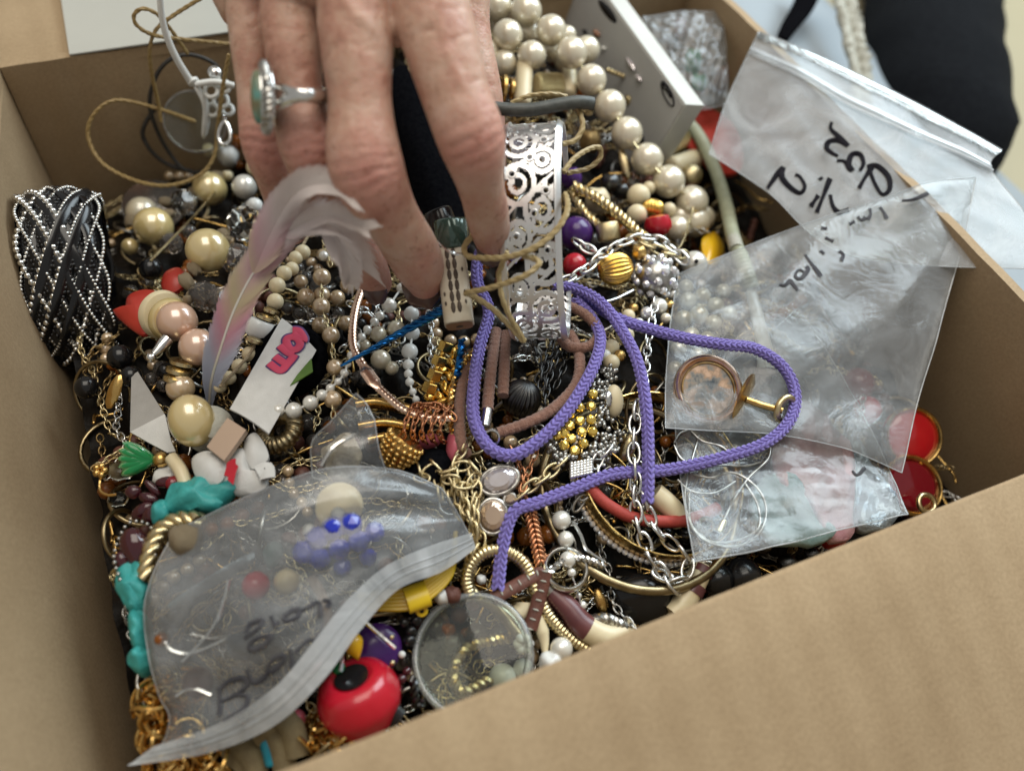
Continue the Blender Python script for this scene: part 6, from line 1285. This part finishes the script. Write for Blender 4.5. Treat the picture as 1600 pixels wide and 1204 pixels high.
P = crom(SP([(1104, 905, 5), (1120, 914, 5), (1140, 918, 5)]), 6); tag(obj('green_bead_string', MB().tube(P, .0007, 6), M['greenglass']), 'thin green bead string at the front wall', 'bead strand')
# ================================================================== zip bags
from mathutils.bvhtree import BVHTree
M['filmA'] = film('hazy_bag_film', .26, .25, wr=.15, spec=.6); M['filmB'] = film('large_bag_film', .14, .2, wr=.3, spec=1.2); M['filmD'] = film('worn_bag_film', .15, .22, wr=.35, spec=1.4)
M['film'] = film('clear_bag_film', .085, .13, wr=.25); M['filmclear'] = film('glossy_bag_film', .10, .14, wr=.5, spec=.9); M['filmmilky'] = film('milky_zip_strip', .42, .3, wr=.1)
def coons(top, right, bottom, left, n, m2):                  # edge point lists: top L-R, right T-B, bottom L-R, left T-B
    def ed(P, k): Q = crom(P, 12); L = np.concatenate([[0], np.cumsum(np.linalg.norm(np.diff(Q, axis=0), axis=1))]); s = np.linspace(0, L[-1], k); return np.stack([np.interp(s, L, Q[:, i]) for i in range(3)], 1)
    T, B, Lf, Rg = ed(top, n), ed(bottom, n), ed(left, m2), ed(right, m2); G = np.zeros((n, m2, 3))
    for i in range(n):
        for j in range(m2):
            u, v = i/(n-1), j/(m2-1)
            G[i, j] = (1-v)*T[i]+v*B[i]+(1-u)*Lf[j]+u*Rg[j]-((1-u)*(1-v)*T[0]+u*(1-v)*T[-1]+(1-u)*v*B[0]+u*v*B[-1])
    return G
def bag(name, label, top, right, bottom, left, seed, amp=.0016, puff=.003, m='film', n=70, fold=16.):
    G = coons(top, right, bottom, left, n, n); r = np.random.default_rng(seed); K = r.normal(size=(10, 2))*fold; ph = r.uniform(0, 6.3, 10); A = r.uniform(.2, 1, 10)
    u = np.linspace(0, 1, n); U, Vv = np.meshgrid(u, u, indexing='ij'); q = U[..., None]*K[:, 0]*.5+Vv[..., None]*K[:, 1]*.5+ph
    wv = (A*(1-2*np.sqrt(np.sin(q)**2+.01))).sum(-1)/5; edge = np.minimum(1, 6*np.minimum(np.minimum(U, 1-U), np.minimum(Vv, 1-Vv)))
    N = np.cross(np.gradient(G, axis=0), np.gradient(G, axis=1)); N /= np.linalg.norm(N, axis=2)[..., None]; N = N*np.sign(-(N@IF))[..., None]
    env = (16*U*(1-U)*Vv*(1-Vv))**.5
    Fr = G+N*(amp*wv*(.35+.65*edge)+puff*env)[..., None]; Bk = G+N*(amp*.8*np.roll(wv, 7, 0)*edge-puff*.8*env-.0003)[..., None]
    t = thing(name, label, 'zip bag', G[n//2, n//2]); a = MB().grid(Fr); o = obj('front_film', a, M[m], t, angle=None); obj('back_film', MB().grid(Bk), M[m], t, angle=None)
    ring = np.vstack([Fr[:, 0], Fr[-1, 1:], Fr[-2::-1, -1], Fr[0, -2:0:-1]]); obj('sealed_edge', MB().tube(ring, .00022, 5, closed=True), M['filmmilky'], t)
    bv = BVHTree.FromPolygons([Vector(x) for x in Fr.reshape(-1, 3)], [f for f in a.f]); return t, Fr, bv
def onbag(bv, px, py, lift=.0005):
    d = Vector(ray(px, py)).normalized(); hit = bv.ray_cast(Vector(CAM), d)
    return None if hit[0] is None else np.array(hit[0]-d*lift)
def write(t, bv, strokes, r=.0008, mk='ink'):
    for pts in strokes:
        n_ = len(pts); C2 = crom([np.array([x, y, 0.]) for x, y in pts], 6); P = [onbag(bv, x, y) for x, y, _ in C2]; P = np.array([p for p in P if p is not None])
        if len(P) < 3: continue
        rr = r*(1+.25*np.sin(np.linspace(0, 5, len(P))+n_)); obj('handwritten_stroke', ribbon(MB(), P, rr, IF), M[mk], t)
def zipstrip(t, Fr, rows, axis, mk='filmmilky', lift=.0004):
    G = Fr[:, rows[0]:rows[1]] if axis else Fr[rows[0]:rows[1]]; obj('zip_strip', MB().grid(G-IF*lift, .0003), M[mk], t)
    k = (rows[0]+rows[1])//2
    for kk_ in (k, k+2): P = (Fr[:, kk_] if axis else Fr[kk_])-IF*(lift+.0004); obj('zip_ridge', MB().tube(P, .00045, 6), M[mk], t)
A_ = lambda pts: [at(x, y, z) for x, y, z in pts]
# bag A: sterling
tA, FA, bA = bag('zip_bag', 'clear zip bag marked 925 in marker, leaning over the right rim', A_([(1187, 48, .124), (1300, 96, .126), (1440, 164, .127), (1566, 234, .126)]), A_([(1566, 234, .126), (1548, 262, .124), (1600, 330, .121), (1640, 420, .119)]),
    A_([(1108, 240, .104), (1200, 300, .105), (1330, 400, .105), (1640, 420, .119)]), A_([(1187, 48, .124), (1165, 92, .120), (1134, 160, .112), (1108, 240, .104)]), 3, .0012, .002, 'filmA', fold=9)
zipstrip(tA, FA, (1, 6), True, 'film'); zipstrip(tA, FA, (11, 15), True)
w4 = lambda pts: cv(1040, 0, .35, pts)
write(tA, bA, [w4(s) for s in ([(742, 545), (738, 575), (775, 612), (815, 652)], [(815, 652), (770, 628), (728, 635), (720, 662), (745, 685), (770, 697)], [(765, 718), (800, 722), (822, 752), (836, 762)], [(836, 762), (818, 730), (832, 692), (868, 690), (884, 728), (868, 762)],
   [(864, 840), (895, 785), (922, 748)], [(900, 748), (945, 742), (995, 790), (1000, 845), (968, 868), (935, 820), (912, 760)], [(440, 972), (418, 925), (440, 865), (490, 790), (525, 745)], [(525, 745), (520, 790), (555, 835), (600, 862), (622, 832), (600, 790), (578, 780)], [(648, 922), (682, 872)], [(688, 792), (698, 802)], [(675, 948), (706, 870), (735, 796)], [(735, 868), (748, 920), (778, 950), (820, 938)])], .0010)
# bag C: snake chain
tC, FC, bC = bag('zip_bag', 'small clear bag with coiled silver chain near the front wall', A_([(1052, 612, .088), (1150, 560, .087), (1248, 480, .086)]), A_([(1248, 480, .086), (1300, 560, .085), (1362, 670, .084), (1420, 802, .088)]),
    A_([(1086, 877, .094), (1212, 852, .093), (1330, 822, .091), (1420, 802, .088)]), A_([(1052, 612, .088), (1058, 700, .090), (1070, 790, .092), (1086, 877, .094)]), 11, .0030, .0022, 'filmclear', fold=26)
c6 = lambda pts: cv(1100, 300, .3157, pts)
write(tC, bC, [c6(s) for s in ([(475, 750), (515, 748), (555, 735)], [(555, 800), (580, 785), (604, 792), (598, 812)], [(598, 860), (625, 858), (650, 872)], [(490, 960), (520, 985), (560, 960)], [(640, 1115), (690, 1090), (735, 1058)], [(640, 1110), (670, 1075)], [(680, 1162), (710, 1150), (740, 1155), (760, 1175), (790, 1170)])]+[[(1332, 735), (1338, 742), (1345, 738), (1352, 730)]], .0006, 'fadedink')
zA = lambda pts, z: [at(x, y, z) for x, y in pts]
sch = thing('snake_chain_coil', 'fine silver snake chain coiled inside the small clear bag', 'chain', at(1140, 790, .09)); zc = .0905; c5 = lambda pts: cv(1020, 620, .3, pts)
for pts in ([(210, 400), (300, 420), (420, 395), (540, 470), (590, 580), (560, 700), (460, 770), (330, 770), (220, 700), (170, 560), (180, 420), (240, 200)], [(200, 180), (260, 230), (360, 260), (430, 330)], [(130, 430), (200, 490), (320, 500), (430, 440)], [(610, 230), (600, 320), (500, 420), (430, 520), (370, 640)], [(480, 450), (545, 560), (550, 680), (440, 745), (300, 750), (200, 660), (190, 500)], [(110, 240), (140, 190), (190, 170)], [(110, 250), (160, 330), (300, 350), (470, 360), (560, 340)]):
    obj('chain_run', MB().tube(crom(zA(c5(pts), zc), 10), .00045, 8), M['antsilver'], sch)
p = at(*c5([(275, 668)])[0], zc); obj('clasp_ring', MB().torus(p, pm(p, 11), .0007, -IF, 22, 6), M['silver'], sch); P = np.array(zA(c5([(375, 640), (345, 700)]), zc)); obj('end_tab', MB().tube(P, [.0009, .0016], 8, flat=.4), M['palegold'], sch)
def crumple(name, label, pts, z, mk, cat, seed, amp=.004):
    O = crom(zA(pts, z), 5, closed=True); c = O.mean(0); r = np.random.default_rng(seed); n = len(O); V_ = []; K = r.normal(size=(6, 3))*300; ph = r.uniform(0, 6, 6)
    for s_ in np.linspace(1, .03, 9): V_.append(c+(O-c)*s_)
    V_ = np.vstack(V_); V_ = V_+np.array([0, 0, 1])*(amp*(np.sin(V_@K.T+ph).sum(1)/4)-.004)[:, None]
    f = [(i*n+k, i*n+(k+1) % n, (i+1)*n+(k+1) % n, (i+1)*n+k) for i in range(8) for k in range(n)]+[tuple(8*n+k for k in range(n))]
    mb = MB().add(V_, f); mb2 = MB().add(np.vstack([V_, V_[:n]-np.array([0, 0, .003])]), f+[(k, 9*n+k, 9*n+(k+1) % n, (k+1) % n) for k in range(n)]+[tuple(9*n+k for k in range(n-1, -1, -1))])
    return tag(obj(name, mb2, M[mk], angle=None), label, cat)
M['tealcloth'] = mottled('teal_tissue', (.16, .26, .25), (.28, .36, .33), .7, 0, 120, 300, .6, .002); M['pinkcloth'] = mottled('pink_tissue', (.52, .24, .26), (.62, .40, .38), .7, 0, 90, 300, .6, .002); M['bluegrey'] = mottled('blue_grey_foil', (.30, .36, .42), (.44, .50, .55), .25, .5, 120, 260, .8, .002)
crumple('teal_tissue', 'crumpled teal tissue inside the small clear bag', [(1190, 745), (1235, 730), (1290, 790), (1310, 828), (1215, 846), (1180, 800)], .087, 'tealcloth', 'tissue', 1)
crumple('pink_tissue', 'crumpled pink tissue inside the small clear bag', [(1215, 690), (1250, 610), (1300, 640), (1345, 720), (1350, 815), (1305, 825), (1270, 770), (1225, 745)], .0865, 'pinkcloth', 'tissue', 2)
crumple('foil_scrap', 'crumpled blue grey foil at the corner of the small clear bag', [(1340, 660), (1362, 690), (1412, 796), (1355, 812), (1345, 740)], .0865, 'bluegrey', 'foil', 3)
# bag B: large one with cufflinks
tB, FB, bB = bag('zip_bag', 'large clear bag with cufflinks and faded marker writing over the right side', A_([(1060, 428, .097), (1150, 391, .102), (1268, 345, .110), (1380, 310, .117), (1450, 285, .122), (1526, 276, .124)]), A_([(1526, 276, .124), (1500, 400, .112), (1466, 520, .101), (1436, 625, .092), (1410, 738, .086)]),
    A_([(1040, 668, .096), (1120, 672, .095), (1215, 678, .0945), (1320, 700, .090), (1410, 738, .086)]), A_([(1060, 428, .097), (1048, 500, .097), (1041, 590, .0965), (1040, 668, .096)]), 21, .0026, .003, 'filmB', fold=11)
write(tB, bB, [c6(s) for s in ([(500, 308), (530, 350), (560, 390), (580, 418)], [(505, 368), (515, 385), (490, 420), (465, 430), (452, 408), (470, 385), (495, 395)], [(372, 458), (400, 462), (425, 440), (440, 455), (465, 486)], [(575, 290), (595, 305)], [(668, 292), (690, 310), (680, 338)], [(580, 178), (608, 182)], [(720, 160), (745, 145)], [(760, 120), (780, 140), (800, 125)], [(820, 80), (825, 110), (810, 135)], [(870, 75), (890, 100), (905, 130)], [(980, 42), (1030, 38), (1075, 22), (1110, 5)], [(600, 225), (640, 245)])], .0007, 'fadedink')
cu = thing('cameo_cufflink', 'round gold rimmed cufflink with grey and brown picture in the large bag', 'cufflink', at(1106, 608, .097)); p = at(1106, 608, .0968); nc = iv(.12, -.2, -1)
def cameo():
    m = mat('cameo_picture', (.5, .4, .3), .35); nt, b = nodes(m); r = ramp(nt, noise(nt, 190, 4).outputs['Fac'], [(.36, (.05, .07, .09)), (.46, (.26, .24, .21)), (.53, (.40, .26, .17)), (.60, (.62, .42, .29))]); r.color_ramp.interpolation = 'LINEAR'; nt.links.new(r.outputs[0], b.inputs['Base Color']); return m
M['cameo'] = cameo(); r_ = pm(p, 50)
obj('face', MB().lathe(p, nc, [(r_*.93, -.001), (r_*.93, .0004), (r_*.02, .0005)], 40), M['cameo'], cu); obj('rim', MB().torus(p, r_, .0013, nc, 56, 8, tall=1.6), M['rosegold'], cu); obj('inner_rim', MB().torus(p+nc*.0006, r_*.84, .0004, nc, 50, 6), M['antgold'], cu)
c2_ = thing('gold_cufflink', 'gold cufflink with disc seen on edge and toggle bar in the large bag', 'cufflink', at(1165, 620, .098)); p = at(1163, 622, .0972); nx = iv(.82, .35, -.45)
obj('disc', MB().lathe(p, nx, [(pm(p, 10), -.0007), (pm(p, 40), -.0004), (pm(p, 41), 0), (pm(p, 34), .0006), (pm(p, 6), .0009)], 40), M['gold'], c2_); P = np.array(zA([(1166, 624), (1192, 633), (1222, 641)], .0975)); obj('post', MB().tube(crom(P, 6), .0012, 8), M['gold'], c2_)
p = at(1228, 640, .0965); obj('toggle', MB().torus(p, pm(p, 20), .0012, iv(.5, .2, -.8), 30, 8), M['palegold'], c2_)
bp = thing('bagged_pearls', 'cluster of pale pearls seen through the left side of the large bag', 'pearl strand', at(1090, 490, .088))
for x, y, r in ((1075, 470, 14), (1098, 462, 13), (1118, 478, 14), (1068, 498, 14), (1092, 492, 15), (1115, 505, 13), (1080, 525, 14), (1105, 530, 13), (1060, 545, 13), (1090, 555, 12), (1130, 455, 12), (1055, 575, 12), (1140, 490, 12), (1072, 448, 12)): p = at(x, y, .093); inst('pearl', bead_mesh('sphere', 'pearlwhite'), bp, p, pm(p, r))
# crumpled clear bag in the back corner
tF, FF, bF = bag('clear_bag', 'crumpled glossy clear bag of green beads in the back right corner', A_([(1005, 25, .112), (1060, 18, .112), (1128, 15, .110)]), A_([(1128, 15, .110), (1135, 80, .104), (1138, 160, .095)]), A_([(1060, 165, .096), (1100, 170, .096), (1138, 160, .095)]), A_([(1005, 25, .112), (1030, 90, .106), (1060, 165, .096)]), 31, .004, .004, 'filmclear', n=50, fold=22)
# ---- front left bag
tD, FD, bD = bag('zip_bag', 'front left clear zip bag of mixed jewellery with curved milky zip and marker writing', [S(x, y, z) for x, y, z in ((272, 826, 12), (340, 796, 16), (430, 756, 20), (520, 730, 22), (620, 734, 20), (690, 762, 16))], [S(x, y, z) for x, y, z in ((690, 762, 16), (715, 800, 14), (742, 852, 12))],
    [S(x, y, z) for x, y, z in ((200, 1194, 14), (300, 1172, 16), (380, 1140, 18), (452, 1080, 20), (520, 1008, 20), (590, 930, 18), (660, 892, 16), (742, 852, 12))], [S(x, y, z) for x, y, z in ((272, 826, 12), (235, 905, 13), (224, 975, 13), (246, 1080, 13), (264, 1120, 13), (250, 1165, 13), (200, 1194, 14))], 41, .0022, .004, 'filmD', n=80, fold=13)
ZO = [S(x, y, z) for x, y, z in ((200, 1196, 15), (330, 1174, 18), (430, 1132, 20), (505, 1062, 22), (562, 985, 22), (622, 920, 20), (690, 893, 17), (743, 856, 13))]
ZI = [S(x, y, z) for x, y, z in ((240, 1166, 16), (345, 1128, 20), (430, 1072, 22), (490, 1002, 24), (540, 940, 24), (600, 886, 22), (665, 855, 19), (736, 832, 14))]
ZG = coons(ZI, [ZI[-1], ZO[-1]], ZO, [ZI[0], ZO[0]], 70, 9); obj('zip_strip', MB().grid(ZG, .0004), M['filmmilky'], tD)
for k_ in (3, 5): obj('zip_ridge', MB().tube(ZG[:, k_]-IF*.0002, .0003, 6), M['filmmilky'], tD)
w6 = lambda pts: cv(180, 900, .2625, pts)
write(tD, bD, [w6(s) for s in ([(618, 665), (622, 740), (622, 825)], [(618, 672), (680, 622), (765, 608), (782, 650), (715, 705), (630, 742)], [(715, 705), (785, 715), (768, 785), (700, 830), (640, 862)], [(785, 555), (800, 600), (832, 632), (885, 602), (905, 572)], [(908, 540), (922, 572), (990, 512), (1002, 470), (945, 488), (908, 540)], [(1040, 430), (1050, 500), (1062, 552), (1125, 538), (1192, 412)], [(1070, 455), (1150, 378), (1195, 400)],
   [(768, 368), (858, 302), (872, 258), (800, 288), (780, 335)], [(788, 432), (850, 432), (912, 380), (922, 348), (822, 380), (788, 425)], [(925, 235), (940, 270), (962, 302)], [(945, 290), (975, 275)], [(1002, 240), (1060, 200), (1092, 202), (1080, 242), (1012, 266), (1000, 242)], [(1092, 208), (1150, 182), (1182, 160)], [(1182, 160), (1215, 158), (1222, 240)], [(1200, 372), (1232, 342), (1292, 330)], [(1235, 142), (1275, 150), (1262, 186)])], .00060, 'fadedink')
# contents of the front left bag
bl_ = thing('blue_faceted_beads', 'string of bright blue faceted beads inside the front left bag', 'bead strand', S(540, 840, 8))
for x, y, r, d in ((475, 862, 20, 12), (495, 840, 20, 13), (520, 825, 20, 14), (548, 818, 20, 14), (500, 872, 18, 12), (530, 858, 18, 13), (560, 845, 18, 13), (585, 830, 17, 12), (535, 885, 15, 10), (575, 870, 15, 10)): bead(bl_, 'bead', x, y, r, 'blueglass', 'facet', dz=d+6, axis=rdir(1))
for x, y, r, mk, kd, lab, d in ((400, 914, 22, 'red', 'sphere', 'pinkish red round bead inside the front left bag', 9), (448, 908, 20, 'ivory', 'sphere', 'beige oval bead beside the red one in the front left bag', 9), (290, 845, 26, 'lace', 'nugget', 'rough beige stone at the corner of the front left bag', 9), (483, 828, 11, 'white', 'facet', 'white faceted bead above the blue beads', 14), (528, 802, 12, 'white', 'facet', 'second white faceted bead above the blue beads', 15), (252, 998, 11, 'amberglass', 'sphere', 'small orange bead at the left edge of the front left bag', 8), (310, 1065, 24, 'leather', 'sphere', 'dull brown bead low in the front left bag', 6), (375, 1010, 22, 'bluegrey', 'nugget', 'pale blue foil bead under the writing in the front left bag', 9)):
    tag(bead(None, 'bagged_bead', x, y, r, mk, kd, dz=d+5), lab, 'bead')
p = S(530, 790, 18); tag(obj('cream_shell_disc', MB().lathe(p, iv(.1, -.3, -1), [(pm(p, 30), -.0015), (pm(p, 37), 0), (pm(p, 28), .0016), (pm(p, 5), .0022)], 36), M['ivory']), 'round cream shell disc inside the front left bag', 'disc')
P = crom(SP([(485, 900, 10), (500, 925, 10), (510, 950, 9), (514, 985, 9)]), 8); tag(obj('amber_stick', MB().tube(P, [.0016]*len(P), 8), M['amberwood']), 'amber coloured stick bead inside the front left bag', 'bead')
leafshape('teal_leaf', 'pale teal leaf charm inside the front left bag', [(410, 862), (425, 845), (442, 852), (438, 870), (420, 888)], .001, 'tealcloth', 'charm', dz=11); leafshape('grey_shell', 'long pale grey shell inside the front left bag', [(262, 944), (300, 920), (365, 878), (395, 862), (390, 880), (330, 915), (280, 945)], .001, 'bluegrey', 'shell', dz=9)
for i, pts in enumerate(([(258, 1002), (270, 1016), (300, 1020), (345, 1002), (362, 992)], [(285, 1034), (330, 985), (350, 940), (358, 905)], [(300, 990), (330, 997), (362, 992)], [(275, 1088), (300, 1075), (330, 1085)])): tag(obj('silver_wire', MB().tube(crom(SP(pts, 15), 8), .0006, 6), M['silver']), ('curved silver ear wire', 'long straight silver wire', 'short silver wire', 'lowest curved silver wire')[i]+' inside the front left bag', 'wire')
# small bag E
tE, FE, bE = bag('zip_bag', 'small clear bag corner standing up with beige lace inside', [S(556, 614, 26), S(572, 630, 26), S(585, 655, 24)], [S(585, 655, 24), S(592, 700, 20), S(604, 738, 16)], [S(488, 745, 14), S(545, 760, 15), S(604, 738, 16)], [S(556, 614, 26), S(520, 655, 22), S(488, 690, 18), S(488, 745, 14)], 51, .0016, .003, 'film', n=44, fold=9)
crumple('beige_lace', 'crumpled beige lace inside the small standing bag', [(500, 700), (520, 672), (548, 668), (565, 700), (552, 728), (520, 735)], .103, 'lace', 'lace', 6, .003)
P = crom([S(503, 728, 20), S(520, 700, 22), S(545, 684, 22), S(562, 676, 22)], 8); tag(obj('silver_bar', MB().tube(P, .0007, 6), M['silver']), 'thin bright silver bar across the small standing bag', 'wire')
